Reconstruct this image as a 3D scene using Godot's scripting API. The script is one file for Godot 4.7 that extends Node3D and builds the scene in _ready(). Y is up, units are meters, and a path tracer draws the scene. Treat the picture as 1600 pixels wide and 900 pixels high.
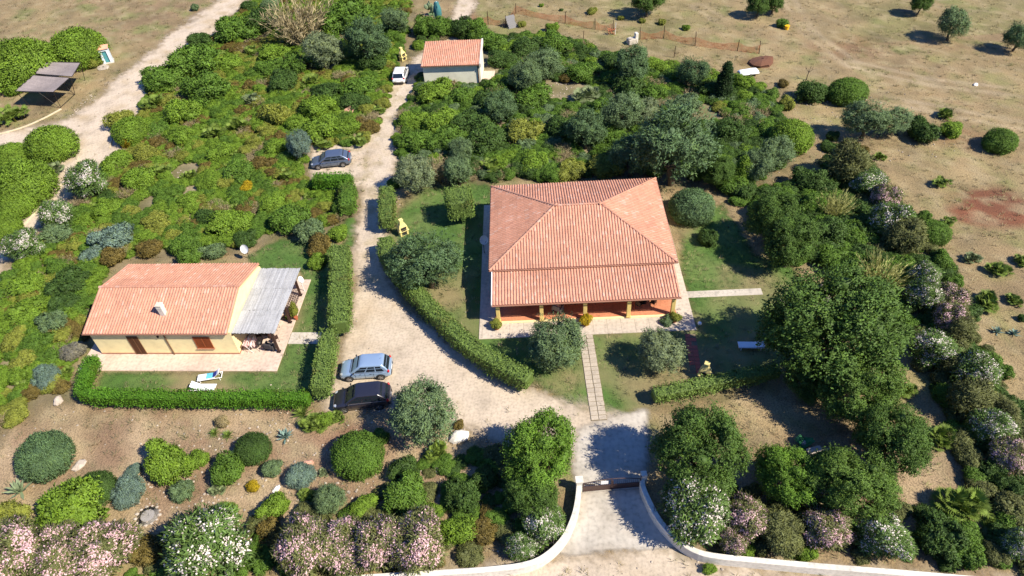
extends Node3D

# Aerial view of a villa, a bungalow and a garage in Mediterranean scrub. World coordinates in metres, y up.

const VILLA_AT := Vector3(6.2, 0, -48.9)
const VILLA_YAW := -0.0489
const BUNG_AT := Vector3(-33.75, 0, -40.2)
const BUNG_YAW := -0.1047
const GAR_AT := Vector3(-8.75, 0, -81.7)
const GAR_YAW := -0.0960
const TAU4 := TAU / 4.0
var rng := RandomNumberGenerator.new()
var names := {}
var mats := {}
var noise_a: NoiseTexture2D
var noise_b: NoiseTexture2D
var noise_c: NoiseTexture2D
var noise_v: NoiseTexture2D
var noise_w: NoiseTexture2D
var fbm := FastNoiseLite.new()
var fbm2 := FastNoiseLite.new()

# ------------------------------------------------------------------ mesh builder
class MB:
	var v := PackedVector3Array()
	var n := PackedVector3Array()
	var c := PackedColorArray()

	func tri3(a: Vector3, b: Vector3, d: Vector3, na: Vector3, nb: Vector3, nd: Vector3, col := Color.WHITE) -> void:
		if (b - a).cross(d - a).dot(na + nb + nd) > 0.0:
			v.append(a); v.append(d); v.append(b)
			n.append(na); n.append(nd); n.append(nb)
		else:
			v.append(a); v.append(b); v.append(d)
			n.append(na); n.append(nb); n.append(nd)
		c.append(col); c.append(col); c.append(col)

	func tri(a: Vector3, b: Vector3, d: Vector3, nr: Vector3, col := Color.WHITE) -> void:
		tri3(a, b, d, nr, nr, nr, col)

	func quad(a: Vector3, b: Vector3, d: Vector3, e: Vector3, nr: Vector3, col := Color.WHITE) -> void:
		tri(a, b, d, nr, col)
		tri(a, d, e, nr, col)

	func poly(p: PackedVector3Array, nr: Vector3, col := Color.WHITE) -> void:
		for i in range(1, p.size() - 1):
			tri(p[0], p[i], p[i + 1], nr, col)

	# box with chamfered edges: ch is the chamfer
	func box(at: Vector3, size: Vector3, b := Basis(), col := Color.WHITE, ch := 0.0) -> void:
		var h := size * 0.5
		for ax in 3:
			for s in [-1.0, 1.0]:
				var u := (ax + 1) % 3
				var w := (ax + 2) % 3
				var pts := PackedVector3Array()
				for q in [[-1, -1], [1, -1], [1, 1], [-1, 1]]:
					var p := Vector3()
					p[ax] = h[ax] * s
					p[u] = (h[u] - ch) * q[0]
					p[w] = (h[w] - ch) * q[1]
					pts.append(at + b * p)
				var nr := Vector3()
				nr[ax] = s
				quad(pts[0], pts[1], pts[2], pts[3], b * nr, col)
		if ch > 0.0:
			for ax in 3:
				var u := (ax + 1) % 3
				var w := (ax + 2) % 3
				for su in [-1.0, 1.0]:
					for sw in [-1.0, 1.0]:
						var pts := PackedVector3Array()
						for q in [[-1, 0], [1, 0], [1, 1], [-1, 1]]:
							var p := Vector3()
							p[ax] = (h[ax] - ch) * q[0]
							p[u] = su * (h[u] - (ch if q[1] == 0 else 0.0))
							p[w] = sw * (h[w] - (0.0 if q[1] == 0 else ch))
							pts.append(at + b * p)
						var nr := Vector3()
						nr[u] = su
						nr[w] = sw
						quad(pts[0], pts[1], pts[2], pts[3], (b * nr).normalized(), col)
			for sx in [-1.0, 1.0]:
				for sy in [-1.0, 1.0]:
					for sz in [-1.0, 1.0]:
						var s := Vector3(sx, sy, sz)
						tri(at + b * (s * (h - Vector3(0, ch, ch))), at + b * (s * (h - Vector3(ch, 0, ch))), at + b * (s * (h - Vector3(ch, ch, 0))), (b * s).normalized(), col)

	func tube(a: Vector3, e: Vector3, ra: float, rb: float, seg := 8, col := Color.WHITE, caps := true) -> void:
		var d := (e - a).normalized()
		var x := d.cross(Vector3.UP if absf(d.y) < 0.9 else Vector3.RIGHT).normalized()
		var y := d.cross(x)
		for i in seg:
			var t0 := TAU * i / seg
			var t1 := TAU * (i + 1) / seg
			var n0 := x * cos(t0) + y * sin(t0)
			var n1 := x * cos(t1) + y * sin(t1)
			tri3(a + n0 * ra, a + n1 * ra, e + n1 * rb, n0, n1, n1, col)
			tri3(a + n0 * ra, e + n1 * rb, e + n0 * rb, n0, n1, n0, col)
			if caps:
				tri(a, a + n0 * ra, a + n1 * ra, -d, col)
				tri(e, e + n0 * rb, e + n1 * rb, d, col)

	# rings of equal length joined into a skin with smooth normals; each ring closed
	func loft(rings: Array, cap_lo := true, cap_hi := true, flat := false, col := Color.WHITE) -> void:
		var m: int = rings[0].size()
		var cen := PackedVector3Array()
		for r in rings:
			var s := Vector3()
			for p in r:
				s += p
			cen.append(s / m)
		var nr := []
		for i in rings.size():
			var a := PackedVector3Array()
			a.resize(m)
			nr.append(a)
		for i in rings.size() - 1:
			var mid := (cen[i] + cen[i + 1]) * 0.5
			for j in m:
				var k := (j + 1) % m
				var p0: Vector3 = rings[i][j]
				var p1: Vector3 = rings[i][k]
				var p2: Vector3 = rings[i + 1][k]
				var p3: Vector3 = rings[i + 1][j]
				var f := (p2 - p0).cross(p3 - p1)
				if f.dot((p0 + p1 + p2 + p3) * 0.25 - mid) < 0.0:
					f = -f
				if flat:
					quad(p0, p1, p2, p3, f.normalized(), col)
				else:
					nr[i][j] += f
					nr[i][k] += f
					nr[i + 1][k] += f
					nr[i + 1][j] += f
		if not flat:
			for i in rings.size() - 1:
				for j in m:
					var k := (j + 1) % m
					var a: Vector3 = nr[i][j].normalized()
					var b: Vector3 = nr[i][k].normalized()
					var d: Vector3 = nr[i + 1][k].normalized()
					var e: Vector3 = nr[i + 1][j].normalized()
					tri3(rings[i][j], rings[i][k], rings[i + 1][k], a, b, d, col)
					tri3(rings[i][j], rings[i + 1][k], rings[i + 1][j], a, d, e, col)
		var last := rings.size() - 1
		if cap_lo:
			var dn := (cen[0] - cen[1]).normalized()
			for j in m:
				tri(cen[0], rings[0][j], rings[0][(j + 1) % m], dn, col)
		if cap_hi:
			var up := (cen[last] - cen[last - 1]).normalized()
			for j in m:
				tri(cen[last], rings[last][j], rings[last][(j + 1) % m], up, col)

	# the outline (x, y) pulled to a depth along z, centred
	func prism(outline: PackedVector2Array, depth: float, xf := Transform3D(), col := Color.WHITE) -> void:
		var ids := Geometry2D.triangulate_polygon(outline)
		for s in [-0.5, 0.5]:
			for i in range(0, ids.size(), 3):
				var p := []
				for k in 3:
					p.append(xf * Vector3(outline[ids[i + k]].x, outline[ids[i + k]].y, depth * s))
				tri(p[0], p[1], p[2], xf.basis * Vector3(0, 0, signf(s)), col)
		var area := 0.0
		for i in outline.size():
			area += outline[i].cross(outline[(i + 1) % outline.size()])
		for i in outline.size():
			var a := outline[i]
			var b := outline[(i + 1) % outline.size()]
			var e := (b - a).normalized() * signf(area)
			quad(xf * Vector3(a.x, a.y, -depth * 0.5), xf * Vector3(b.x, b.y, -depth * 0.5), xf * Vector3(b.x, b.y, depth * 0.5), xf * Vector3(a.x, a.y, depth * 0.5), xf.basis * Vector3(e.y, -e.x, 0), col)

	# a sphere stretched to radii r
	func ball(at: Vector3, r: Vector3, seg := 10, rows := 6, b := Basis(), col := Color.WHITE) -> void:
		for i in rows:
			for j in seg:
				var q := []
				for w in [[i, j], [i, j + 1], [i + 1, j + 1], [i + 1, j]]:
					var la: float = PI * w[0] / rows
					var lo: float = TAU * w[1] / seg
					q.append(Vector3(sin(la) * cos(lo), cos(la), sin(la) * sin(lo)))
				var nn := []
				for k in 4:
					nn.append((b * (q[k] / r)).normalized())
				if i > 0:
					tri3(at + b * (q[0] * r), at + b * (q[1] * r), at + b * (q[2] * r), nn[0], nn[1], nn[2], col)
				if i < rows - 1 or i == 0:
					tri3(at + b * (q[0] * r), at + b * (q[2] * r), at + b * (q[3] * r), nn[0], nn[2], nn[3], col)

	# a pointed leaf of two triangles from its base p along axis a
	func leaf(p: Vector3, a: Vector3, nr: Vector3, l: float, w: float, col: Color) -> void:
		var s := a.cross(nr).normalized() * w * 0.5
		var t := p + a * l
		var m := p + a * (l * 0.45) + nr * (w * 0.12)
		v.append(p); v.append(t); v.append(m + s)
		v.append(p); v.append(m - s); v.append(t)
		for i in 6:
			n.append(nr)
			c.append(col)

	func done() -> ArrayMesh:
		var a := []
		a.resize(Mesh.ARRAY_MAX)
		a[Mesh.ARRAY_VERTEX] = v
		a[Mesh.ARRAY_NORMAL] = n
		a[Mesh.ARRAY_COLOR] = c
		var m := ArrayMesh.new()
		m.add_surface_from_arrays(Mesh.PRIMITIVE_TRIANGLES, a)
		return m

# ------------------------------------------------------------------ scene helpers
func numbered(called: String) -> String:
	var k: int = names.get(called, -1) + 1
	names[called] = k
	return called if k == 0 else "%s_%03d" % [called, k]

func thing(called: String, label: String, category: String, at := Vector3.ZERO, turn := 0.0, group := "") -> Node3D:
	var o := Node3D.new()
	o.name = numbered(called)
	add_child(o)
	o.position = at
	o.rotation.y = turn
	tag(o, label, category, group)
	return o

func tag(o: Node, label: String, category: String, group := "") -> void:
	o.set_meta("label", label)
	o.set_meta("category", category)
	if group:
		o.set_meta("group", group)

func part(parent: Node, called: String, m: Mesh, mt: Material, kind := "", label := "") -> MeshInstance3D:
	var o := MeshInstance3D.new()
	o.name = called
	var k := 0
	while parent.has_node(NodePath(str(o.name))):
		k += 1
		o.name = "%s_%03d" % [called, k]
	o.mesh = m
	o.material_override = mt
	if kind:
		o.set_meta("kind", kind)
	if label:
		o.set_meta("label", label)
	parent.add_child(o)
	return o

func structure(called: String, m: Mesh, mt: Material) -> MeshInstance3D:
	var o := part(self, called, m, mt, "structure")
	return o

func many(parent: Node, called: String, m: Mesh, mt: Material, where: Array, cols: Array) -> MultiMeshInstance3D:
	var mm := MultiMesh.new()
	mm.transform_format = MultiMesh.TRANSFORM_3D
	mm.use_colors = not cols.is_empty()
	mm.mesh = m
	mm.instance_count = where.size()
	for i in where.size():
		mm.set_instance_transform(i, where[i])
		if mm.use_colors:
			mm.set_instance_color(i, cols[i])
	var o := MultiMeshInstance3D.new()
	o.name = called
	o.multimesh = mm
	o.material_override = mt
	o.set_meta("kind", "stuff")
	parent.add_child(o)
	return o

func noise_tex(sd: int, freq: float, ramp: Array, octaves := 4, size := 512, kind := FastNoiseLite.TYPE_SIMPLEX_SMOOTH) -> NoiseTexture2D:
	var f := FastNoiseLite.new()
	f.seed = sd
	f.noise_type = kind
	f.frequency = freq
	f.fractal_octaves = octaves
	var g := Gradient.new()
	g.offsets = PackedFloat32Array([0.0, 0.35, 0.65, 1.0])
	var cc := PackedColorArray()
	for x in ramp:
		cc.append(Color(x, x, x))
	g.colors = cc
	var t := NoiseTexture2D.new()
	t.width = size
	t.height = size
	t.seamless = true
	t.noise = f
	t.color_ramp = g
	return t

func base_mat(key: String, col: Color, rough := 0.85) -> StandardMaterial3D:
	var m := StandardMaterial3D.new()
	m.resource_name = key
	m.albedo_color = col
	m.roughness = rough
	m.cull_mode = BaseMaterial3D.CULL_DISABLED
	mats[key] = m
	return m

# a surface with mottled colour and fine relief
func rough_mat(key: String, col: Color, rough := 0.9, scale := 0.5, relief := 0.0, tex: Texture2D = null) -> StandardMaterial3D:
	var m := base_mat(key, col, rough)
	m.albedo_texture = tex if tex else noise_a
	m.uv1_triplanar = true
	m.uv1_world_triplanar = true
	m.uv1_scale = Vector3.ONE * scale
	m.vertex_color_use_as_albedo = true
	m.detail_enabled = true
	m.detail_albedo = noise_w if tex == noise_w and tex else noise_v
	m.detail_blend_mode = BaseMaterial3D.BLEND_MODE_MUL
	m.detail_uv_layer = BaseMaterial3D.DETAIL_UV_2
	m.uv2_triplanar = true
	m.uv2_world_triplanar = true
	m.uv2_scale = Vector3.ONE * scale * 0.17
	if relief > 0.0:
		m.heightmap_enabled = true
		m.heightmap_texture = noise_b
		m.heightmap_scale = relief
	return m

func rgb8(r: float, g: float, b: float) -> Color:
	return Color(r / 255.0, g / 255.0, b / 255.0)

func rv() -> Vector3:
	var z := rng.randf_range(-1.0, 1.0)
	var t := rng.randf() * TAU
	var s := sqrt(1.0 - z * z)
	return Vector3(s * cos(t), z, s * sin(t))

# ------------------------------------------------------------------ foliage
# lumps: [centre, radius]. Sprigs of leaves stand on the lumps' skins where no other lump covers them.
func crown_mesh(lumps: Array, sprigs: int, per: int, ll: float, lw: float, ragged: float, core := 0.72, up_bias := 0.25, gaps := 0.35) -> ArrayMesh:
	var mb := MB.new()
	var area := []
	var total := 0.0
	for l in lumps:
		total += l[1] * l[1]
		area.append(total)
	var tone := []
	for l in lumps:
		tone.append(rng.randf_range(0.72, 1.0))
	var made := 0
	var tries := 0
	while made < sprigs and tries < sprigs * 6:
		tries += 1
		var pick := rng.randf() * total
		var k := 0
		while area[k] < pick:
			k += 1
		var cen: Vector3 = lumps[k][0]
		var r: float = lumps[k][1]
		var d := rv()
		d.y = d.y + up_bias
		d = d.normalized()
		var depth := 1.0
		if core < 0.5 and rng.randf() < 0.3:
			depth = rng.randf_range(0.35, 0.85)
		var p := cen + d * r * depth * (1.0 + rng.randf_range(-0.10, 0.06) + (rng.randf() * rng.randf() * ragged))
		if p.y < 0.02:
			continue
		var hidden := false
		for j in lumps.size():
			if depth == 1.0 and j != k and p.distance_squared_to(lumps[j][0]) < lumps[j][1] * lumps[j][1] * 0.74:
				hidden = true
				break
		if hidden:
			continue
		var patch := fbm2.get_noise_3d(p.x * 30.0 + lumps.size(), p.y * 30.0, p.z * 30.0)
		if patch < -0.02 and rng.randf() < gaps * (0.4 - patch * 4.0):
			made += 1 if rng.randf() < 0.6 else 0
			continue
		made += 1
		var sp: float = tone[k] * rng.randf_range(0.66, 0.92) * (1.0 + patch * 0.35)
		var young := rng.randf() < 0.14
		for q in per:
			var a := (d * 0.75 + rv() * 0.95).normalized()
			var nr := (d * 0.75 + rv() * 0.6 + Vector3(0, 0.25, 0)).normalized()
			if absf(nr.dot(a)) > 0.93:
				continue
			var t := clampf(sp * rng.randf_range(0.7, 1.08), 0.0, 1.0)
			var z := ll * rng.randf_range(0.65, 1.2)
			var lc := Color(t, t, clampf(t * rng.randf_range(0.8, 1.05), 0, 1))
			if young:
				lc = Color(minf(t * 1.25, 1.0), minf(t * 1.18, 1.0), t * 0.8)
			mb.leaf(p + rv() * ll * 0.55, a, nr, z, lw * z / ll, lc)
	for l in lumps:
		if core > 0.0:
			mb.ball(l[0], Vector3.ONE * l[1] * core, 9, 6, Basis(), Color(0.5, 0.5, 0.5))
	return mb.done()

func lumps_round(n: int, flat: float, spread: float, r0: float, r1: float, y0: float) -> Array:
	var out := [[Vector3(0, y0, 0), 0.62 * minf(1.0, flat + 0.15)]]
	for i in n:
		var t := TAU * (i * 0.618034 + rng.randf() * 0.12)
		var h := rng.randf_range(-0.75, 1.0)
		var rr := spread * sqrt(maxf(0.05, 1.0 - h * h * 0.85))
		var r := rng.randf_range(r0, r1)
		out.append([Vector3(cos(t) * rr, maxf(y0 + h * flat * spread, r * 0.55), sin(t) * rr), r])
	return out

func lumps_mounds(n: int) -> Array:
	var out := [[Vector3(0, 0.4, 0), 0.46]]
	for i in n:
		var t := TAU * (i * 0.618034 + rng.randf() * 0.15)
		var d := rng.randf_range(0.3, 0.62)
		var r := rng.randf_range(0.26, 0.40)
		var c := Vector3(cos(t) * d, rng.randf_range(0.32, 0.78) * (1.2 - d * 0.7), sin(t) * d)
		out.append([c, r])
		for k in 4:
			var q := rv()
			q.y = absf(q.y) * 0.8 + 0.1
			out.append([c + q.normalized() * r * 0.8, rng.randf_range(0.12, 0.21)])
	return out

func flower_mesh(lumps: Array, heads: int, size: float) -> ArrayMesh:
	var mb := MB.new()
	var total := 0.0
	for l in lumps:
		total += l[1] * l[1]
	for i in heads:
		var pick := rng.randf() * total
		var k := 0
		var s: float = lumps[0][1] * lumps[0][1]
		while s < pick and k < lumps.size() - 1:
			k += 1
			s += lumps[k][1] * lumps[k][1]
		var d := rv()
		d.y = absf(d.y) * 0.9 + 0.1
		d = d.normalized()
		var p: Vector3 = lumps[k][0] + d * lumps[k][1] * rng.randf_range(1.0, 1.22)
		if fbm2.get_noise_3d(p.x * 34.0, p.y * 34.0, p.z * 34.0) < rng.randf_range(-0.3, 0.12):
			continue
		var inside := false
		for j in lumps.size():
			if j != k and p.distance_squared_to(lumps[j][0]) < lumps[j][1] * lumps[j][1] * 0.9:
				inside = true
		if inside:
			continue
		for q in 5:
			var a := (rv() + d * 0.5).normalized()
			var nr := (d + rv() * 0.6).normalized()
			if absf(nr.dot(a)) > 0.9:
				continue
			var t := rng.randf_range(0.7, 1.0)
			mb.leaf(p + rv() * size * 1.1, a, nr, size * rng.randf_range(0.7, 1.2), size * 0.7, Color(t, t * rng.randf_range(0.88, 1.0), t))
	return mb.done()

func limbs_mesh(h: float, r: float, n: int, spread: float, top: float) -> ArrayMesh:
	var mb := MB.new()
	var lean := Vector3(rng.randf_range(-0.15, 0.15), 0, rng.randf_range(-0.15, 0.15))
	var fork := Vector3(lean.x, h, lean.z)
	var mid := fork * 0.5 + Vector3(lean.z * 0.3, 0, -lean.x * 0.3)
	mb.tube(Vector3(0, -0.05, 0), mid, r * 1.35, r, 8)
	mb.tube(mid, fork, r, r * 0.8, 8)
	for i in n:
		var t := TAU * i / n + rng.randf()
		var e := fork + Vector3(cos(t) * spread, (top - h) * rng.randf_range(0.7, 1.0), sin(t) * spread)
		var m := fork.lerp(e, 0.5) + Vector3(cos(t), -0.3, sin(t)) * 0.1
		mb.tube(fork, m, r * 0.7, r * 0.45, 6)
		mb.tube(m, e, r * 0.45, r * 0.15, 6)
		for k in 2:
			mb.tube(m, m + rv() * 0.3 + Vector3(cos(t) * 0.25, 0.25, sin(t) * 0.25), r * 0.3, r * 0.08, 5)
	return mb.done()

func palm_mesh(heads: int, fronds: int) -> ArrayMesh:
	var mb := MB.new()
	for hd in heads:
		var t0 := rng.randf() * TAU
		var off := Vector3(cos(t0), 0, sin(t0)) * (0.0 if hd == 0 else rng.randf_range(0.3, 0.55))
		var base := off + Vector3(0, rng.randf_range(0.1, 0.4), 0)
		mb.tube(off * 0.9, base, 0.06, 0.05, 6, Color(0.35, 0.25, 0.2))
		for f in fronds:
			var t := TAU * f / fronds * 2.618 + rng.randf() * 0.5
			var el := rng.randf_range(-0.15, 1.35)
			var d := Vector3(cos(t) * cos(el), sin(el), sin(t) * cos(el))
			var pl := rng.randf_range(0.2, 0.36)
			var tip := base + d * pl
			mb.tube(base, tip, 0.012, 0.008, 3, Color(0.7, 0.8, 0.6), false)
			var side := d.cross(Vector3.UP).normalized()
			var nr := side.cross(d).normalized()
			if nr.y < 0.0:
				nr = -nr
			var tn := rng.randf_range(0.55, 1.0)
			for k in 11:
				var an := (k - 5) * 0.29
				var a := (d * cos(an) + side * sin(an) - nr * 0.15).normalized()
				var q := clampf(tn * rng.randf_range(0.8, 1.05), 0, 1)
				mb.leaf(tip, a, (nr + a * 0.15 + rv() * 0.12).normalized(), rng.randf_range(0.26, 0.36) * (1.0 - absf(an) * 0.15), 0.055, Color(q, q, q * 0.9))
	return mb.done()

func blade_mesh(count: int, l: float, w: float, droop: float, el0: float) -> ArrayMesh:
	var mb := MB.new()
	for i in count:
		var t := i * 2.39996 + rng.randf() * 0.3
		var el := lerpf(el0, 1.35, sqrt(float(i) / count))
		var d := Vector3(cos(t) * cos(el), sin(el), sin(t) * cos(el))
		var s := d.cross(Vector3.UP).normalized() * w
		var len := l * rng.randf_range(0.8, 1.1)
		var m := Vector3(0, 0.05, 0) + d * len * 0.55
		var tip := m + d * len * 0.45 - Vector3(0, droop * len, 0)
		var nr := s.cross(d).normalized()
		if nr.y < 0.0:
			nr = -nr
		var q := rng.randf_range(0.7, 1.0)
		var col := Color(q, q, q)
		var b := Vector3(0, 0.02, 0)
		mb.quad(b - s * 0.6, b + s * 0.6, m + s, m - s, nr, col)
		mb.tri(m - s, m + s, tip, nr, col)
		var under := nr * -w * 0.5
		mb.quad(b - s * 0.6 , b + under, m + under, m - s, (under - s).normalized(), col)
		mb.quad(b + s * 0.6 , b + under, m + under, m + s, (under + s).normalized(), col)
	return mb.done()

func twig_mesh(count: int, plume: bool) -> ArrayMesh:
	var mb := MB.new()
	for i in count:
		var t := rng.randf() * TAU
		var off := Vector3(cos(t), 0, sin(t)) * rng.randf() * 0.35
		var d := (Vector3(cos(t) * 0.6, 1.2, sin(t) * 0.6) * rng.randf_range(0.6, 1.0) + rv() * 0.35).normalized()
		var l := rng.randf_range(0.9, 1.7)
		var q := rng.randf_range(0.55, 1.0)
		var col := Color(q, q, q)
		var e := off + d * l
		mb.tube(off, e, 0.012, 0.004, 3, col, false)
		for k in (14 if plume else 10):
			var p := off.lerp(e, rng.randf_range(0.35, 1.0))
			var a := (d + rv() * (0.35 if plume else 0.8)).normalized()
			mb.leaf(p, a, (rv() + Vector3.UP * 0.6 + d * 0.1).normalized(), rng.randf_range(0.14, 0.32), 0.03 if not plume else 0.022, col * rng.randf_range(0.8, 1.0))
	return mb.done()

# a hedge along a line: leaves on a clipped rounded box section
func hedge_mesh(path: PackedVector3Array, w: float, h: float, density: float) -> Array:
	var mb := MB.new()
	var core := MB.new()
	for i in path.size() - 1:
		var a := path[i]
		var b := path[i + 1]
		var d := (b - a).normalized()
		var s := d.cross(Vector3.UP)
		var ln := a.distance_to(b)
		var per := w + 2.0 * h
		var e0 := 0.35 if i == 0 else 0.0
		var first := i == 0
		var last := i == path.size() - 2
		for q in int(ln * per * density):
			var u := rng.randf() * ln
			var t := rng.randf() * per
			var p: Vector3
			var out: Vector3
			if t < h:
				p = s * -w * 0.5 + Vector3(0, t, 0)
				out = -s
			elif t < h + w:
				p = s * (t - h - w * 0.5) + Vector3(0, h, 0)
				out = Vector3.UP
			else:
				p = s * w * 0.5 + Vector3(0, t - h - w, 0)
				out = s
			hedge_sprig(mb, a + d * u, p, out, w, h)
		for cap in 2:
			if (cap == 0 and first) or (cap == 1 and last):
				for q in int(w * h * density):
					hedge_sprig(mb, a if cap == 0 else b, s * rng.randf_range(-0.5, 0.5) * w + Vector3(0, rng.randf() * h, 0), -d if cap == 0 else d, w, h)
		var ci := w * 0.42
		core.box((a + b) * 0.5 + Vector3(0, h * 0.46, 0), Vector3(ln + (0.0 if first and last else 0.3), h * 0.9, w * 0.84), Basis(d, Vector3.UP, d.cross(Vector3.UP)), Color(0.5, 0.5, 0.5), 0.1)
	return [mb.done(), core.done()]

func hedge_sprig(mb: MB, at: Vector3, p: Vector3, out: Vector3, w: float, h: float) -> void:
	var lumpy := fbm2.get_noise_3d((at.x + p.x) * 12.0, p.y * 12.0, (at.z + p.z) * 12.0)
	var bulge := 0.2 * lumpy + rng.randf_range(-0.08, 0.07) + (rng.randf_range(0.08, 0.28) if rng.randf() < 0.03 else 0.0)
	# round the shoulders
	var sh := clampf((p.y - h * 0.75) / (h * 0.25), 0.0, 1.0)
	var q := p
	if out.y < 0.5:
		q -= out * sh * sh * 0.1
	else:
		var ed := clampf((absf(Vector2(p.x, p.z).length()) - w * 0.3) / (w * 0.2), 0.0, 1.0)
		q.y -= ed * ed * 0.1
	var pos := at + q + out * bulge
	if pos.y < 0.02:
		return
	var thin := fbm2.get_noise_3d((at.x + p.x) * 5.0 + 70.0, p.y * 5.0, (at.z + p.z) * 5.0)
	var tn := rng.randf_range(0.62, 0.95) * (1.0 + 0.3 * thin)
	var sear := thin < -0.3 and rng.randf() < 0.5
	for k in 3:
		var a := (out * 0.6 + rv()).normalized()
		var nr := (out * 0.8 + rv() * 0.6 + Vector3(0, 0.2, 0)).normalized()
		if absf(a.dot(nr)) > 0.92:
			continue
		var t := tn * rng.randf_range(0.8, 1.0)
		mb.leaf(pos + rv() * 0.07, a, nr, rng.randf_range(0.1, 0.17), 0.075, Color(minf(t * (1.15 if sear else 1.0), 1.0), minf(t, 1.0) * (0.85 if sear else 1.0), minf(t, 1.0) * rng.randf_range(0.75, 1.0)))

# ------------------------------------------------------------------ ground sheets
func seg_d(p: Vector2, a: Vector2, b: Vector2) -> float:
	return p.distance_to(Geometry2D.get_closest_point_to_segment(p, a, b))

# signed distance to a band of changing half width: rows of [point, half width]
func band_d(p: Vector2, band: Array) -> float:
	var best := 1e9
	for i in band.size() - 1:
		var a: Vector2 = band[i][0]
		var b: Vector2 = band[i + 1][0]
		var ab := b - a
		var t := clampf((p - a).dot(ab) / maxf(ab.length_squared(), 1e-6), 0.0, 1.0)
		best = minf(best, p.distance_to(a + ab * t) - lerpf(band[i][1], band[i + 1][1], t))
	return best

func poly_d(p: Vector2, poly: PackedVector2Array) -> float:
	var d := 1e9
	for i in poly.size():
		d = minf(d, seg_d(p, poly[i], poly[(i + 1) % poly.size()]))
	return -d if Geometry2D.is_point_in_polygon(p, poly) else d

func grid_mesh(xs: PackedFloat32Array, zs: PackedFloat32Array, y: float, col_at: Callable) -> ArrayMesh:
	var v := PackedVector3Array()
	var n := PackedVector3Array()
	var c := PackedColorArray()
	var idx := PackedInt32Array()
	for z in zs:
		for x in xs:
			v.append(Vector3(x, y, z))
			n.append(Vector3.UP)
			c.append(col_at.call(x, z))
	var w := xs.size()
	for j in zs.size() - 1:
		for i in w - 1:
			var q := j * w + i
			if c[q].a + c[q + 1].a + c[q + w].a + c[q + w + 1].a <= 0.0:
				continue
			idx.append_array([q, q + 1, q + w + 1, q, q + w + 1, q + w])
	var a := []
	a.resize(Mesh.ARRAY_MAX)
	a[Mesh.ARRAY_VERTEX] = v
	a[Mesh.ARRAY_NORMAL] = n
	a[Mesh.ARRAY_COLOR] = c
	a[Mesh.ARRAY_INDEX] = idx
	var m := ArrayMesh.new()
	m.add_surface_from_arrays(Mesh.PRIMITIVE_TRIANGLES, a)
	return m

func span(a: float, b: float, step: float) -> PackedFloat32Array:
	var out := PackedFloat32Array()
	var n := int(ceil((b - a) / step))
	for i in n + 1:
		out.append(a + (b - a) * i / n)
	return out

func sheet(called: String, y: float, lo: Vector2, hi: Vector2, cell: float, dist: Callable, soft: float, wob: float, col: Callable, mt: Material) -> void:
	var f := func(x: float, z: float) -> Color:
		var d: float = dist.call(Vector2(x, z)) + wob * (fbm.get_noise_2d(x * 6.0, z * 6.0) + 0.6 * fbm2.get_noise_2d(x * 22.0, z * 22.0))
		var k: Color = col.call(x, z, d)
		k.a = clampf(0.5 - d / soft, 0.0, 1.0)
		return k
	structure(called, grid_mesh(span(lo.x, hi.x, cell), span(lo.y, hi.y, cell), y, f), mt)

func mixc(a: Color, b: Color, t: float) -> Color:
	return a.lerp(b, clampf(t, 0.0, 1.0))

func bump01(p: Vector2, c: Vector2, r: Vector2) -> float:
	var q := (p - c) / r
	return clampf(1.5 - q.length() * 1.5 + 0.8 * fbm.get_noise_2d(p.x * 5.0, p.y * 5.0), 0.0, 1.0)

var thicket_a := PackedVector2Array([Vector2(-38.96, -104.99), Vector2(-36.20, -117.19), Vector2(-12.08, -108.52), Vector2(-12.32, -88.42), Vector2(-13.92, -74.05), Vector2(-14.71, -68.94), Vector2(-21.83, -70.24), Vector2(-20.56, -62.15), Vector2(-15.27, -61.44), Vector2(-14.75, -54.78), Vector2(-20.01, -55.44), Vector2(-24.54, -53.27), Vector2(-37.92, -52.28), Vector2(-36.14, -42.88), Vector2(-35.93, -40.00), Vector2(-35.26, -36.01), Vector2(-38.94, -33.25), Vector2(-40.95, -33.44), Vector2(-46.96, -45.56), Vector2(-45.80, -53.03), Vector2(-44.79, -58.77), Vector2(-43.65, -65.27), Vector2(-42.26, -71.32), Vector2(-41.91, -76.11), Vector2(-44.58, -83.39), Vector2(-43.65, -92.85)])
var thicket_b := PackedVector2Array([Vector2(-10.10, -95.79), Vector2(1.80, -93.63), Vector2(7.92, -93.53), Vector2(18.24, -83.18), Vector2(28.65, -77.22), Vector2(31.12, -72.92), Vector2(31.33, -63.90), Vector2(25.28, -55.43), Vector2(22.23, -59.16), Vector2(17.21, -57.06), Vector2(13.90, -59.74), Vector2(-1.43, -60.13), Vector2(-5.71, -61.29), Vector2(-9.82, -63.97), Vector2(-11.58, -67.97), Vector2(-11.70, -74.44), Vector2(-9.90, -81.10)])
var thicket_c := PackedVector2Array([Vector2(33.56, -61.70), Vector2(35.79, -58.99), Vector2(36.44, -46.69), Vector2(36.46, -40.09), Vector2(34.21, -30.32), Vector2(34.60, -24.89), Vector2(29.62, -16.66), Vector2(26.98, -17.25), Vector2(28.93, -25.41), Vector2(29.58, -33.22), Vector2(31.45, -43.03), Vector2(29.65, -51.28)])
var thicket_d := PackedVector2Array([Vector2(-36.54, -25.43), Vector2(-27.38, -23.76), Vector2(-23.67, -23.90), Vector2(-17.14, -24.70), Vector2(-6.11, -23.76), Vector2(-2.77, -23.92), Vector2(1.74, -23.08), Vector2(0.71, -20.66), Vector2(-2.10, -20.07), Vector2(-14.76, -20.61), Vector2(-33.95, -20.14)])
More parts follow.
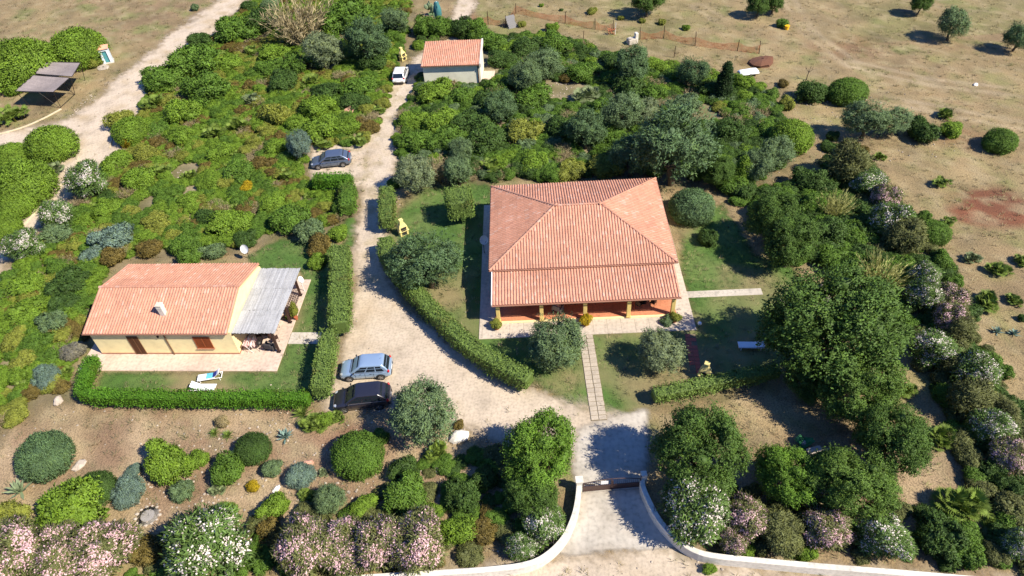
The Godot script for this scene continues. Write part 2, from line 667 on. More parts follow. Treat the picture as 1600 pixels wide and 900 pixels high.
var thicket_g := PackedVector2Array([Vector2(21.40, -58.48), Vector2(25.58, -55.39), Vector2(31.71, -55.10), Vector2(33.96, -48.82), Vector2(33.32, -41.22), Vector2(31.30, -41.45), Vector2(24.27, -44.29), Vector2(22.51, -47.51), Vector2(22.45, -53.21)])
var thicket_f := PackedVector2Array([Vector2(-10.07, -26.22), Vector2(-7.95, -27.02), Vector2(-2.64, -28.86), Vector2(0.38, -27.02), Vector2(2.15, -23.05), Vector2(-2.80, -23.02), Vector2(-9.47, -24.04)])
var thicket_e := PackedVector2Array([Vector2(8.50, -23.87), Vector2(13.52, -23.89), Vector2(20.26, -21.94), Vector2(27.40, -20.88), Vector2(28.99, -17.47), Vector2(24.92, -17.61), Vector2(17.86, -18.85), Vector2(10.87, -20.07)])

func soil_at(x: float, z: float) -> Color:
	var p := Vector2(x, z)
	var n1 := fbm.get_noise_2d(x * 1.3, z * 1.3)
	var n2 := fbm2.get_noise_2d(x * 3.0, z * 3.0)
	var n3 := fbm.get_noise_2d(x * 7.0 + 90.0, z * 7.0)
	var straw := Color(0.405, 0.31, 0.155)
	var soil := Color(0.325, 0.23, 0.125)
	var green := Color(0.25, 0.25, 0.09)
	var c := mixc(straw, soil, 0.35 + n1 * 1.2 + n2 * 0.5)
	c = mixc(c, green, (n3 * 1.7 + n2 * 0.9 + 0.02))
	# mown field beyond the net fence is greener, with wheel tracks
	if z < -84.0 and x > -2.0:
		c = mixc(c, green, 0.28 + n1 * 1.1)
		c = mixc(c, Color(0.42, 0.30, 0.17), 0.5 * bump01(p, Vector2(42.54, -90.16), Vector2(9, 14)))
	if x > 27.0 and z > -80.0:
		c = mixc(c, straw, 0.3)
	# garden earth before the houses
	var g := bump01(p, Vector2(-29.93, -30.85), Vector2(17, 7)) + bump01(p, Vector2(-17.81, -28.16), Vector2(14, 7)) + bump01(p, Vector2(-7.99, -27.78), Vector2(10, 6)) + bump01(p, Vector2(21.19, -23.22), Vector2(12, 8))
	c = mixc(c, Color(0.37, 0.245, 0.148).lerp(Color(0.45, 0.335, 0.205), clampf(0.5 + n2 * 2.0, 0, 1)), g)
	# red soil
	var red := Color(0.24, 0.085, 0.042)
	c = mixc(c, red, clampf(1.7 * bump01(p, Vector2(44.15, -49.60), Vector2(5.4, 3.2)), 0.0, 0.95))
	c = mixc(c, red, 0.75 * bump01(p, Vector2(32.64, -80.71), Vector2(3.0, 2.2)))
	c = mixc(c, red, 0.35 * bump01(p, Vector2(45.13, -83.87), Vector2(6.0, 4.0)))
	c = mixc(c, red, 0.35 * bump01(p, Vector2(47.45, -61.52), Vector2(5.0, 2.5)))
	c = mixc(c, red, 0.3 * bump01(p, Vector2(-11.73, -29.70), Vector2(4.0, 3.0)))
	c = mixc(c, Color(0.40, 0.15, 0.08), 0.5 * bump01(p, Vector2(-2.05, -98.52), Vector2(1.5, 5.0)))
	# wheel ruts: two long bands across the mown field and an arc by the mound
	for q in [[Vector2(42.38, -101.21), Vector2(41.23, -88.40)], [Vector2(41.23, -88.40), Vector2(43.14, -78.91)], [Vector2(43.14, -78.91), Vector2(49.76, -73.25)], [Vector2(49.76, -73.25), Vector2(60.78, -68.17)], [Vector2(37.93, -73.34), Vector2(46.00, -68.37)], [Vector2(46.00, -68.37), Vector2(56.68, -61.40)], [Vector2(29.40, -99.14), Vector2(34.37, -85.80)]]:
		var dd := absf(seg_d(p, q[0], q[1]) - 0.8 + 0.3 * n2)
		c = mixc(c, Color(0.54, 0.43, 0.27), 0.9 * clampf(1.0 - dd / 0.6, 0.0, 1.0) * clampf(0.75 + n1 * 2.0, 0.0, 1.0))
	# patches of dead grass
	c = mixc(c, Color(0.47, 0.385, 0.22), clampf(fbm2.get_noise_2d(x * 7.0 + 300.0, z * 7.0) * 2.2 - 0.25, 0.0, 0.6))
	var v := 0.86 + 0.3 * n2 + 0.12 * fbm2.get_noise_2d(x * 30.0, z * 30.0)
	return Color(c.r * v, c.g * v, c.b * v, 1.0)

# ------------------------------------------------------------------ roofs
func tile_mesh() -> ArrayMesh:
	var mb := MB.new()
	var seg := 6
	for i in seg:
		var t0 := PI * i / seg
		var t1 := PI * (i + 1) / seg
		var n0 := Vector3(cos(t0), sin(t0), 0)
		var n1 := Vector3(cos(t1), sin(t1), 0)
		var s := Vector3(1, 0.62, 1)
		var z := Vector3(0, 0, 0.43)
		mb.tri3(n0 * s * 0.078, n1 * s * 0.078, n1 * s * 0.098 + z, n0, n1, n1)
		mb.tri3(n0 * s * 0.078, n1 * s * 0.098 + z, n0 * s * 0.098 + z, n0, n1, n0)
		mb.quad(n0 * s * 0.098 + z, n1 * s * 0.098 + z, n1 * s * 0.08 + z, n0 * s * 0.08 + z, Vector3(0, 0, 1), Color(0.7, 0.65, 0.6))
	return mb.done()

func terracotta(dull := 0.0) -> Color:
	var k := rng.randf()
	var c := Color(0.70, 0.345, 0.225).lerp(Color(0.74, 0.395, 0.275), k)
	if rng.randf() < 0.10:
		c = Color(0.65, 0.32, 0.22)
	if rng.randf() < 0.07:
		c = Color(0.76, 0.47, 0.36)
	var v := rng.randf_range(0.91, 1.04) * (1.0 - dull)
	return Color(c.r * v, c.g * v, c.b * v)

# corners[0] to corners[1] is the eave; tiles run up the slope inside the polygon
func tile_face(corners: PackedVector3Array, where: Array, cols: Array, pitch := 0.235, course := 0.36) -> void:
	var u := (corners[1] - corners[0]).normalized()
	var nr := (corners[1] - corners[0]).cross(corners[2] - corners[0]).normalized()
	if nr.y < 0.0:
		nr = -nr
	var w := nr.cross(u).normalized()
	if w.y < 0.0:
		w = -w
	var poly := PackedVector2Array()
	var lo := Vector2(1e9, 1e9)
	var hi := -lo
	for p in corners:
		var q := Vector2((p - corners[0]).dot(u), (p - corners[0]).dot(w))
		poly.append(q)
		lo = lo.min(q)
		hi = hi.max(q)
	var cnt := int((hi.x - lo.x) / pitch)
	var step := (hi.x - lo.x) / cnt
	for i in cnt:
		var x := lo.x + (i + 0.5) * step
		var shade := rng.randf_range(0.0, 0.05)
		for j in int((hi.y - lo.y) / course) + 1:
			var y := lo.y + (j + 0.5) * course
			if not Geometry2D.is_point_in_polygon(Vector2(x, y), poly):
				continue
			var b := Basis(u, nr, -w).orthonormalized()
			if b.determinant() < 0.0:
				b.x = -b.x
			b = b * Basis.from_euler(Vector3(0.035, rng.randf_range(-0.02, 0.02), rng.randf_range(-0.02, 0.02)))
			where.append(Transform3D(b * Basis.from_euler(Vector3(0, rng.randf_range(-0.08, 0.08), 0)) if rng.randf() < 0.04 else b, corners[0] + u * (x + rng.randf_range(-0.006, 0.006)) + w * (y + course * 0.62) + nr * 0.014))
			var at: Vector3 = where[-1].origin
			cols.append(terracotta(shade + maxf(0.0, fbm2.get_noise_3d(at.x * 4.0, at.y * 4.0, at.z * 4.0)) * 0.3))

func cap_line(a: Vector3, b: Vector3, where: Array, cols: Array) -> void:
	var d := (b - a).normalized()
	var n := int(a.distance_to(b) / 0.36)
	var s := d.cross(Vector3.UP).normalized()
	var up := s.cross(d)
	for i in n + 1:
		where.append(Transform3D(Basis(s * 1.35, up * 1.3, -d) if true else Basis(), a + d * (0.36 * i + 0.40) + up * 0.02))
		cols.append(terracotta(0.12))

# a sloping slab: the polygon pulled straight down
func slab_mesh(top: PackedVector3Array, thick: float) -> ArrayMesh:
	var mb := MB.new()
	var nr := (top[1] - top[0]).cross(top[2] - top[0]).normalized()
	if nr.y < 0.0:
		nr = -nr
	mb.poly(top, nr)
	var low := PackedVector3Array()
	var cen := Vector3()
	for p in top:
		low.append(p - Vector3(0, thick, 0))
		cen += p / top.size()
	mb.poly(low, -nr)
	for i in top.size():
		var k := (i + 1) % top.size()
		var e := (top[k] - top[i]).cross(Vector3.UP).normalized()
		if e.dot(top[i] - cen) < 0.0:
			e = -e
		mb.quad(top[i], top[k], low[k], low[i], e)
	return mb.done()

func box_mesh(at: Vector3, size: Vector3, ch := 0.0) -> ArrayMesh:
	var mb := MB.new()
	mb.box(at, size, Basis(), Color.WHITE, ch)
	return mb.done()

func tube_mesh(a: Vector3, b: Vector3, r: float, r2 := -1.0, seg := 8) -> ArrayMesh:
	var mb := MB.new()
	mb.tube(a, b, r, r if r2 < 0.0 else r2, seg)
	return mb.done()

# window with louvred shutters in a wall facing dir (local), at its lower middle
func shuttered(parent: Node3D, called: String, at: Vector3, w: float, h: float, dir: Vector3, mt: Material) -> void:
	var s := Vector3.UP.cross(dir)
	var b := Basis(s, Vector3.UP, dir)
	var mb := MB.new()
	mb.box(at + Vector3(0, h * 0.5, 0) + dir * 0.01, Vector3(w, h, 0.03), b, Color(0.6, 0.6, 0.6))
	var o := part(parent, called, mb.done(), mt)
	var fr := MB.new()
	for x in [-w * 0.5, 0.0, w * 0.5]:
		fr.box(at + s * x + Vector3(0, h * 0.5, 0) + dir * 0.035, Vector3(0.07, h + 0.07, 0.05), b, Color.WHITE, 0.008)
	for y in [0.0, h]:
		fr.box(at + Vector3(0, y, 0) + dir * 0.0375, Vector3(w - 0.07, 0.07, 0.045), b, Color.WHITE, 0.008)
	part(o, "frame", fr.done(), mt)
	var sl := MB.new()
	for k in int(h / 0.075) - 1:
		for sd in [-1.0, 1.0]:
			sl.box(at + s * sd * w * 0.25 + Vector3(0, 0.075 * (k + 1), 0) + dir * 0.034, Vector3(w * 0.5 - 0.08, 0.05, 0.016), b * Basis.from_euler(Vector3(0.5, 0, 0)), Color(0.9, 0.9, 0.9))
	part(o, "louvre_slats", sl.done(), mt, "stuff")

func build_villa() -> void:
	var v := thing("villa", "large pale yellow villa with terracotta hip roof and long columned veranda", "house", VILLA_AT, VILLA_YAW)
	var wall: Material = mats.villa_wall
	var walls := part(v, "wall", box_mesh(Vector3(0, 1.44, 0), Vector3(14.4, 2.88, 10.9), 0.02), wall)
	part(v, "plinth", box_mesh(Vector3(0, 0.06, 0), Vector3(14.44, 0.4, 10.94), 0.01), mats.plinth)
	# main hip roof
	var ex := 7.66
	var ez := 5.88
	var eh := 3.02
	var rh := 4.86
	var rx := 2.0
	var f := [PackedVector3Array([Vector3(-ex, eh, ez), Vector3(ex, eh, ez), Vector3(rx, rh, 0), Vector3(-rx, rh, 0)]),
		PackedVector3Array([Vector3(ex, eh, -ez), Vector3(-ex, eh, -ez), Vector3(-rx, rh, 0), Vector3(rx, rh, 0)]),
		PackedVector3Array([Vector3(-ex, eh, -ez), Vector3(-ex, eh, ez), Vector3(-rx, rh, 0)]),
		PackedVector3Array([Vector3(ex, eh, ez), Vector3(ex, eh, -ez), Vector3(rx, rh, 0)])]
	var mb := MB.new()
	var where := []
	var cols := []
	for q in f:
		var nr: Vector3 = (q[1] - q[0]).cross(q[2] - q[0]).normalized()
		if nr.y < 0:
			nr = -nr
		mb.poly(q, nr)
		tile_face(q, where, cols)
	var under := PackedVector3Array([Vector3(-ex, eh - 0.12, -ez), Vector3(ex, eh - 0.12, -ez), Vector3(ex, eh - 0.12, ez), Vector3(-ex, eh - 0.12, ez)])
	mb.poly(under, Vector3.DOWN)
	for i in 4:
		var a := under[i]
		var b := under[(i + 1) % 4]
		mb.quad(a, b, b + Vector3(0, 0.12, 0), a + Vector3(0, 0.12, 0), (b - a).cross(Vector3.UP).normalized() * signf((b - a).cross(Vector3.UP).dot(a + b)))
	var roof := part(v, "roof", mb.done(), mats.roof_pan)
	many(roof, "roof_tiling", tile_mesh(), mats.tile, where, cols)
	var cw := []
	var cc := []
	for p in [Vector3(-ex, eh, ez), Vector3(-ex, eh, -ez)]:
		cap_line(p, Vector3(-rx, rh, 0), cw, cc)
	for p in [Vector3(ex, eh, ez), Vector3(ex, eh, -ez)]:
		cap_line(p, Vector3(rx, rh, 0), cw, cc)
	cap_line(Vector3(-rx, rh, 0), Vector3(rx, rh, 0), cw, cc)
	many(roof, "ridge_tiling", tile_mesh(), mats.tile, cw, cc)
	var gut := MB.new()
	gut.tube(Vector3(-ex - 0.03, eh - 0.08, ez + 0.06), Vector3(ex + 0.03, eh - 0.08, ez + 0.06), 0.055, 0.055, 8)
	gut.tube(Vector3(-ex - 0.06, eh - 0.08, -ez - 0.03), Vector3(-ex - 0.06, eh - 0.08, ez + 0.03), 0.055, 0.055, 8)
	gut.tube(Vector3(ex + 0.06, eh - 0.08, -ez - 0.03), Vector3(ex + 0.06, eh - 0.08, ez + 0.03), 0.055, 0.055, 8)
	part(v, "gutter", gut.done(), mats.gutter)
	# veranda roof
	var q2 := PackedVector3Array([Vector3(-7.42, 2.46, 9.4), Vector3(7.42, 2.46, 9.4), Vector3(7.42, 2.84, 5.5), Vector3(-7.42, 2.84, 5.5)])
	var vr := part(v, "veranda_roof", slab_mesh(q2, 0.09), mats.roof_pan)
	where = []
	cols = []
	tile_face(q2, where, cols)
	many(vr, "roof_tiling", tile_mesh(), mats.tile, where, cols)
	part(v, "gutter", tube_mesh(Vector3(-7.45, 2.36, 9.46), Vector3(7.45, 2.36, 9.46), 0.05), mats.gutter)
	part(v, "roof_edge", box_mesh(Vector3(-7.47, 2.66, 7.4), Vector3(0.06, 0.1, 3.9)) if false else slab_mesh(PackedVector3Array([Vector3(-7.5, 2.56, 9.42), Vector3(-7.43, 2.56, 9.42), Vector3(-7.43, 2.94, 5.9), Vector3(-7.5, 2.94, 5.9)]), 0.22), mats.white_metal)
	part(v, "eaves_beam", box_mesh(Vector3(0, 2.25, 9.05), Vector3(14.5, 0.2, 0.22), 0.01), mats.villa_wall)
	# veranda floor, columns
	part(v, "veranda_floor", box_mesh(Vector3(0, 0.09, 7.22), Vector3(14.7, 0.18, 3.5), 0.01), mats.veranda_floor)
	part(v, "veranda_step", box_mesh(Vector3(0, 0.07, 9.06), Vector3(14.75, 0.14, 0.18), 0.01), mats.villa_wall)
	for x in [-7.05, -3.55, -0.05, 3.45, 6.98]:
		var c := MB.new()
		c.box(Vector3(x, 1.16, 9.05), Vector3(0.3, 1.98, 0.3), Basis(), Color.WHITE, 0.015)
		c.box(Vector3(x, 0.25, 9.05), Vector3(0.36, 0.16, 0.36), Basis(), Color(0.9, 0.86, 0.8), 0.015)
		c.box(Vector3(x, 2.1, 9.05), Vector3(0.35, 0.08, 0.35), Basis(), Color.WHITE, 0.01)
		part(v, "column", c.done(), mats.column)
	for x in [-5.0, 1.6]:
		shuttered(v, "door", Vector3(x, 0.2, 5.45), 1.1, 2.1, Vector3.BACK, mats.brown_wood)
	for x in [-2.2, 4.9]:
		shuttered(v, "window", Vector3(x, 0.95, 5.45), 1.2, 1.25, Vector3.BACK, mats.brown_wood)
	for z in [-3.2, 0.3, 3.4]:
		shuttered(v, "window", Vector3(-7.2, 0.95, z), 1.0, 1.25, Vector3.LEFT, mats.brown_wood)
		shuttered(v, "window", Vector3(7.2, 0.95, z), 1.0, 1.25, Vector3.RIGHT, mats.brown_wood)
	for x in [-5.0, -1.5, 2.2, 5.4]:
		shuttered(v, "window", Vector3(x, 0.95, -5.45), 1.0, 1.25, Vector3.FORWARD, mats.brown_wood)
	for s in [Vector3(-7.25, 0, 5.3), Vector3(7.25, 0, 5.3), Vector3(7.25, 0, -5.3)]:
		part(v, "downpipe", tube_mesh(s + Vector3(0, 0.1, 0), s + Vector3(0, 2.9, 0), 0.045), mats.gutter)
	# furniture under the veranda
	var vt := v.transform
	table_set(vt * Vector3(4.9, 0.18, 7.5), 0.4, mats.dark_metal, "dark round metal table standing on the terracotta veranda floor near its open end", ["dark metal chair at the veranda table, nearest the last column", "dark metal chair at the veranda table, facing the lawn with loungers", "dark metal chair at the veranda table, backed to the house wall", "dark metal chair at the veranda table, on the middle column side"], "chairs at the veranda table")
	var ch := armchair("grey cushioned armchair with white throw in the second bay of the veranda", vt * Vector3(-2.2, 0.18, 8.1), 2.6, mats.grey_cloth)
	var th := MB.new()
	th.box(Vector3(0.0, 0.44, 0.05), Vector3(0.4, 0.03, 0.5), Basis.from_euler(Vector3(0.05, 0.2, 0)), Color.WHITE, 0.01)
	part(ch, "throw", th.done(), mats.white_cloth)
	var bench := thing("bench", "dark wooden bench in the shaded first bay of the veranda", "bench", vt * Vector3(-5.2, 0.18, 6.1), v.rotation.y)
	part(bench, "seat", box_mesh(Vector3(0, 0.43, 0), Vector3(1.6, 0.05, 0.42), 0.01), mats.brown_wood)
	part(bench, "backrest", box_mesh(Vector3(0, 0.72, -0.2), Vector3(1.6, 0.35, 0.04), 0.01), mats.brown_wood)
	for x in [-0.7, 0.7]:
		part(bench, "leg", box_mesh(Vector3(x, 0.2, 0), Vector3(0.06, 0.4, 0.38)), mats.brown_wood)
	var scr := thing("rolled_sunshade", "dark rolled sunshade hanging under the veranda eaves at its open end", "sunshade", vt * Vector3(6.0, 1.9, 7.4), v.rotation.y)
	part(scr, "cloth", box_mesh(Vector3(0, 0.1, 0), Vector3(1.3, 0.5, 0.06), 0.02), mats.dark_cloth)
	part(scr, "roller", tube_mesh(Vector3(-0.72, 0.4, 0), Vector3(0.72, 0.4, 0), 0.05), mats.dark_metal)

func table_set(at: Vector3, turn: float, mt: Material, label: String, chairs: Array, group: String) -> void:
	var t := thing("table", label, "table", at, turn)
	part(t, "tabletop", tube_mesh(Vector3(0, 0.70, 0), Vector3(0, 0.74, 0), 0.6, 0.6, 20), mt)
	part(t, "pedestal", tube_mesh(Vector3(0, 0.03, 0), Vector3(0, 0.70, 0), 0.05), mt)
	part(t, "foot", tube_mesh(Vector3(0, 0.0, 0), Vector3(0, 0.03, 0), 0.28, 0.2, 14), mt)
	for i in chairs.size():
		var a := turn + TAU * i / chairs.size() + 0.5
		var c := thing("chair", chairs[i], "chair", at + Vector3(sin(a), 0, cos(a)) * 0.85, a + PI, group)
		part(c, "seat", box_mesh(Vector3(0, 0.44, 0), Vector3(0.44, 0.04, 0.44), 0.01), mt)
		part(c, "backrest", box_mesh(Vector3(0, 0.7, -0.21), Vector3(0.44, 0.36, 0.03), 0.01), mt)
		for x in [-0.19, 0.19]:
			for z in [-0.2, 0.19]:
				part(c, "leg", tube_mesh(Vector3(x, 0, z), Vector3(x, 0.46 if z > 0 else 0.6, z), 0.016, 0.016, 6), mt)

func armchair(label: String, at: Vector3, turn: float, mt: Material, group := "") -> Node3D:
	var c := thing("armchair", label, "armchair", at, turn, group)
	part(c, "seat", box_mesh(Vector3(0, 0.33, 0), Vector3(0.6, 0.2, 0.62), 0.04), mt)
	part(c, "backrest", box_mesh(Vector3(0, 0.6, -0.3), Vector3(0.62, 0.5, 0.14), 0.04), mt)
	for x in [-0.36, 0.36]:
		part(c, "armrest", box_mesh(Vector3(x, 0.38, 0), Vector3(0.12, 0.46, 0.66), 0.03), mt)
		part(c, "leg", box_mesh(Vector3(x, 0.08, 0.0), Vector3(0.08, 0.16, 0.56)), mats.dark_metal)
	return c

func build_bungalow() -> void:
	var v := thing("bungalow", "small yellow bungalow with pinkish gable roof and white chimney beside a pergola", "house", BUNG_AT, BUNG_YAW)
	var L := 11.6
	var D := 7.7
	var eh := 2.62
	var rh := 3.86
	var out := PackedVector2Array([Vector2(0, 0), Vector2(D, 0), Vector2(D, eh), Vector2(D * 0.5, rh - 0.1), Vector2(0, eh)])
	var mb := MB.new()
	mb.prism(out, L, Transform3D(Basis(Vector3(0, 0, -1), Vector3.UP, Vector3(1, 0, 0)), Vector3(L * 0.5, 0, 0)))
	part(v, "wall", mb.done(), mats.bung_wall)
	part(v, "plinth", box_mesh(Vector3(L * 0.5, 0.11, -D * 0.5), Vector3(L + 0.03, 0.22, D + 0.03)), mats.plinth_brown)
	var where := []
	var cols := []
	var x0 := -0.32
	var x1 := L - 0.12
	var zf := 0.24
	var hf := 2.76
	var top := rh + 0.08
	var f1 := PackedVector3Array([Vector3(x0, hf, zf), Vector3(x1, hf, zf), Vector3(x1, top, -D * 0.5), Vector3(x0, top, -D * 0.5)])
	var f2 := PackedVector3Array([Vector3(x1, hf, -D - zf), Vector3(x0, hf, -D - zf), Vector3(x0, top, -D * 0.5), Vector3(x1, top, -D * 0.5)])
	var roof := part(v, "roof", slab_mesh(f1, 0.13), mats.roof_pan)
	part(roof, "rear_slope", slab_mesh(f2, 0.13), mats.roof_pan)
	tile_face(f1, where, cols)
	tile_face(f2, where, cols)
	many(roof, "roof_tiling", tile_mesh(), mats.tile, where, cols)
	var cw := []
	var cc := []
	cap_line(Vector3(x0, top, -D * 0.5), Vector3(x1, top, -D * 0.5), cw, cc)
	many(roof, "ridge_tiling", tile_mesh(), mats.tile, cw, cc)
	part(v, "gutter", tube_mesh(Vector3(x0, hf - 0.07, zf + 0.05), Vector3(x1, hf - 0.07, zf + 0.05), 0.05), mats.gutter)
	# chimney with a louvred head
	var ch := MB.new()
	ch.box(Vector3(5.9, 3.35, -1.45), Vector3(0.42, 1.15, 0.42), Basis(), Color.WHITE, 0.015)
	ch.box(Vector3(5.9, 4.3, -1.45), Vector3(0.52, 0.06, 0.52), Basis(), Color(0.95, 0.9, 0.8), 0.015)
	var chimney := part(v, "chimney", ch.done(), mats.white_wall)
	for k in 4:
		part(chimney, "louvre_slat", box_mesh(Vector3(5.9, 3.98 + k * 0.075, -1.45), Vector3(0.46, 0.035, 0.46), 0.008), mats.white_wall)
	part(v, "flue", box_mesh(Vector3(5.9, 4.1, -1.45), Vector3(0.3, 0.34, 0.3)), mats.dark_metal)
	# front: door, shuttered window, pipe
	shuttered(v, "door", Vector3(3.4, 0.02, 0.0), 0.86, 2.15, Vector3.BACK, mats.brown_wood)
	shuttered(v, "window", Vector3(9.05, 0.85, 0.0), 1.3, 1.25, Vector3.BACK, mats.red_wood)
	part(v, "window_sill", box_mesh(Vector3(9.05, 0.8, 0.06), Vector3(1.5, 0.05, 0.16), 0.01), mats.plinth_brown)
	part(v, "downpipe", tube_mesh(Vector3(6.15, 0.02, 0.06), Vector3(6.15, 2.6, 0.06), 0.05), mats.gutter_brown)
	part(v, "downpipe", tube_mesh(Vector3(6.15, 2.6, 0.06), Vector3(6.15, 2.72, 0.3), 0.05), mats.gutter_brown)
	part(v, "wall_lamp", box_mesh(Vector3(5.6, 2.2, 0.08), Vector3(0.14, 0.2, 0.14), 0.03), mats.dark_metal)
	for z in [-2.2, -5.4]:
		shuttered(v, "window", Vector3(0, 0.9, z), 1.0, 1.2, Vector3.LEFT, mats.red_wood)
	for x in [3.0, 8.4]:
		shuttered(v, "window", Vector3(x, 0.9, -D), 1.1, 1.2, Vector3.FORWARD, mats.red_wood)
	shuttered(v, "door", Vector3(L, 0.05, -3.6), 1.2, 2.1, Vector3.RIGHT, mats.brown_wood)
	# pergola with reed mat roof
	var pg := thing("pergola", "dark timber pergola with grey reed roof attached to the bungalow gable", "pergola", BUNG_AT, BUNG_YAW)
	var y0 := 2.44
	for z in [-0.25, -3.5, -6.75]:
		part(pg, "post", box_mesh(Vector3(14.75, 1.22, z), Vector3(0.18, 2.28, 0.18), 0.015), mats.dark_wood)
		part(pg, "base_plate", box_mesh(Vector3(14.75, 0.1, z), Vector3(0.3, 0.05, 0.3)), mats.dark_metal)
		part(pg, "rafter", box_mesh(Vector3(13.25, 2.31, z), Vector3(3.15, 0.16, 0.1), 0.01), mats.dark_wood)
	part(pg, "beam", box_mesh(Vector3(14.75, 2.3, -3.6), Vector3(0.12, 0.14, 7.5), 0.01), mats.dark_wood)
	part(pg, "wall_plate", box_mesh(Vector3(11.7, 2.3, -3.7), Vector3(0.1, 0.14, 7.4), 0.01), mats.dark_wood)
	var reed := MB.new()
	var nn := 44
	for i in nn:
		var x := 11.64 + (i + 0.5) * 3.5 / nn
		for sgm in 3:
			var t := rng.randf_range(0.78, 1.0)
			var za := -0.02 - sgm * 2.52 - rng.randf() * 0.1
			var yy := y0 + rng.randf_range(-0.012, 0.012) + 0.02 * sin(x * 5.0)
			reed.box(Vector3(x, yy, za - 1.26), Vector3(0.074, 0.03, 2.52), Basis.from_euler(Vector3(rng.randf_range(-0.006, 0.006), 0, rng.randf_range(-0.2, 0.2))), Color(t, t, t))
	part(pg, "reed_covering", reed.done(), mats.reed, "stuff")
	# trellis between the two rear posts with a climber
	var tr := MB.new()
	for k in 13:
		var z := -3.65 - k * 0.24
		tr.box(Vector3(14.78, 1.0, z), Vector3(0.02, 1.5, 0.03))
	for k in 7:
		tr.box(Vector3(14.80, 0.3 + k * 0.24, -5.1), Vector3(0.02, 0.03, 3.0))
	part(pg, "trellis", tr.done(), mats.dark_wood, "stuff")
	var rd: Transform3D = v.transform
	# things on the terrace
	var rack := thing("clothes_rack", "small drying rack with white and pink laundry at the bungalow corner", "drying rack", rd * Vector3(12.45, 0.08, -0.55), BUNG_YAW)
	for s in [-0.45, 0.45]:
		part(rack, "leg", tube_mesh(Vector3(-0.25, 0, s), Vector3(0.25, 0.95, s), 0.014, 0.014, 6), mats.white_metal)
		part(rack, "leg", tube_mesh(Vector3(0.25, 0, s), Vector3(-0.25, 0.95, s), 0.014, 0.014, 6), mats.white_metal)
	for k in 5:
		part(rack, "rail", tube_mesh(Vector3(-0.4 + k * 0.2, 0.93, -0.5), Vector3(-0.4 + k * 0.2, 0.93, 0.5), 0.01, 0.01, 5), mats.white_metal)
		for z in [-0.24, 0.22]:
			var cl := MB.new()
			var x := -0.4 + k * 0.2
			var dz := rng.randf_range(0.14, 0.22)
			var dr := rng.randf_range(0.25, 0.55)
			cl.quad(Vector3(x, 0.945, z - dz), Vector3(x, 0.945, z + dz), Vector3(x + 0.06, 0.94 - dr, z + dz * 0.9), Vector3(x + 0.06, 0.94 - dr, z - dz * 0.9), Vector3(1, 0.1, 0).normalized())
			cl.quad(Vector3(x, 0.945, z - dz), Vector3(x, 0.945, z + dz), Vector3(x - 0.05, 0.94 - dr * 0.7, z + dz * 0.9), Vector3(x - 0.05, 0.94 - dr * 0.7, z - dz * 0.9), Vector3(-1, 0.1, 0).normalized())
			part(rack, "laundry", cl.done(), mats.white_cloth if rng.randf() < 0.65 else mats.pink_cloth)
	table_set(rd * Vector3(13.6, 0.08, -1.9), 0.2, mats.dark_wood, "dark round table under the grey reed roof of the pergola", ["dark chair under the reed roof, between table and drying rack", "dark chair under the reed roof on the lawn side of the table", "dark chair under the reed roof at the far side of the table"], "chairs under the pergola")
	armchair("dark wicker armchair beside the front pergola post", rd * Vector3(14.0, 0.08, -0.55), 2.9, mats.dark_cloth)
	var grill := thing("kettle_grill", "small dark kettle grill in pergola shade next to the drying rack", "grill", rd * Vector3(13.2, 0.08, -0.55), 0.3)
	var kb := MB.new()
	kb.ball(Vector3(0, 0.72, 0), Vector3(0.27, 0.22, 0.27), 14, 8)
	part(grill, "kettle", kb.done(), mats.dark_metal)
	for k in 3:
		part(grill, "leg", tube_mesh(Vector3(cos(k * 2.1) * 0.3, 0, sin(k * 2.1) * 0.3), Vector3(cos(k * 2.1) * 0.15, 0.6, sin(k * 2.1) * 0.15), 0.014, 0.014, 6), mats.dark_metal)
	# climber and planters along the trellis
	var cb := thing("climbing_plant", "yellow flowering climber on the trellis of the pergola", "plant", rd * Vector3(14.95, 0.1, -4.4), BUNG_YAW)
	var fo := part(cb, "foliage", mats_mesh.M0, tint("y"))
	fo.scale = Vector3(0.35, 1.05, 0.75)
	var box := thing("planter", "long dark planter with a pink pot at the trellis foot", "planter", rd * Vector3(14.45, 0.08, -3.95), BUNG_YAW)
	part(box, "trough", box_mesh(Vector3(0, 0.14, 0), Vector3(0.8, 0.28, 0.35), 0.02), mats.dark_wood)
	part(box, "pot", tube_mesh(Vector3(0.75, 0, 0.1), Vector3(0.75, 0.3, 0.1), 0.12, 0.17, 12), mats.terracotta_pot)
	part(box, "plant", mats_mesh.M1, tint("g1")).scale = Vector3(0.3, 0.3, 0.3)
	var fan := thing("garden_fan", "white round fan leaning at the rear pergola post", "fan", rd * Vector3(14.95, 0.1, -7.3), BUNG_YAW)
	part(fan, "disc", tube_mesh(Vector3(0, 1.3, 0), Vector3(0.06, 1.34, 0), 0.3, 0.3, 18), mats.white_metal)
	part(fan, "stand", tube_mesh(Vector3(0, 0, 0), Vector3(0, 1.3, 0), 0.03), mats.white_metal)

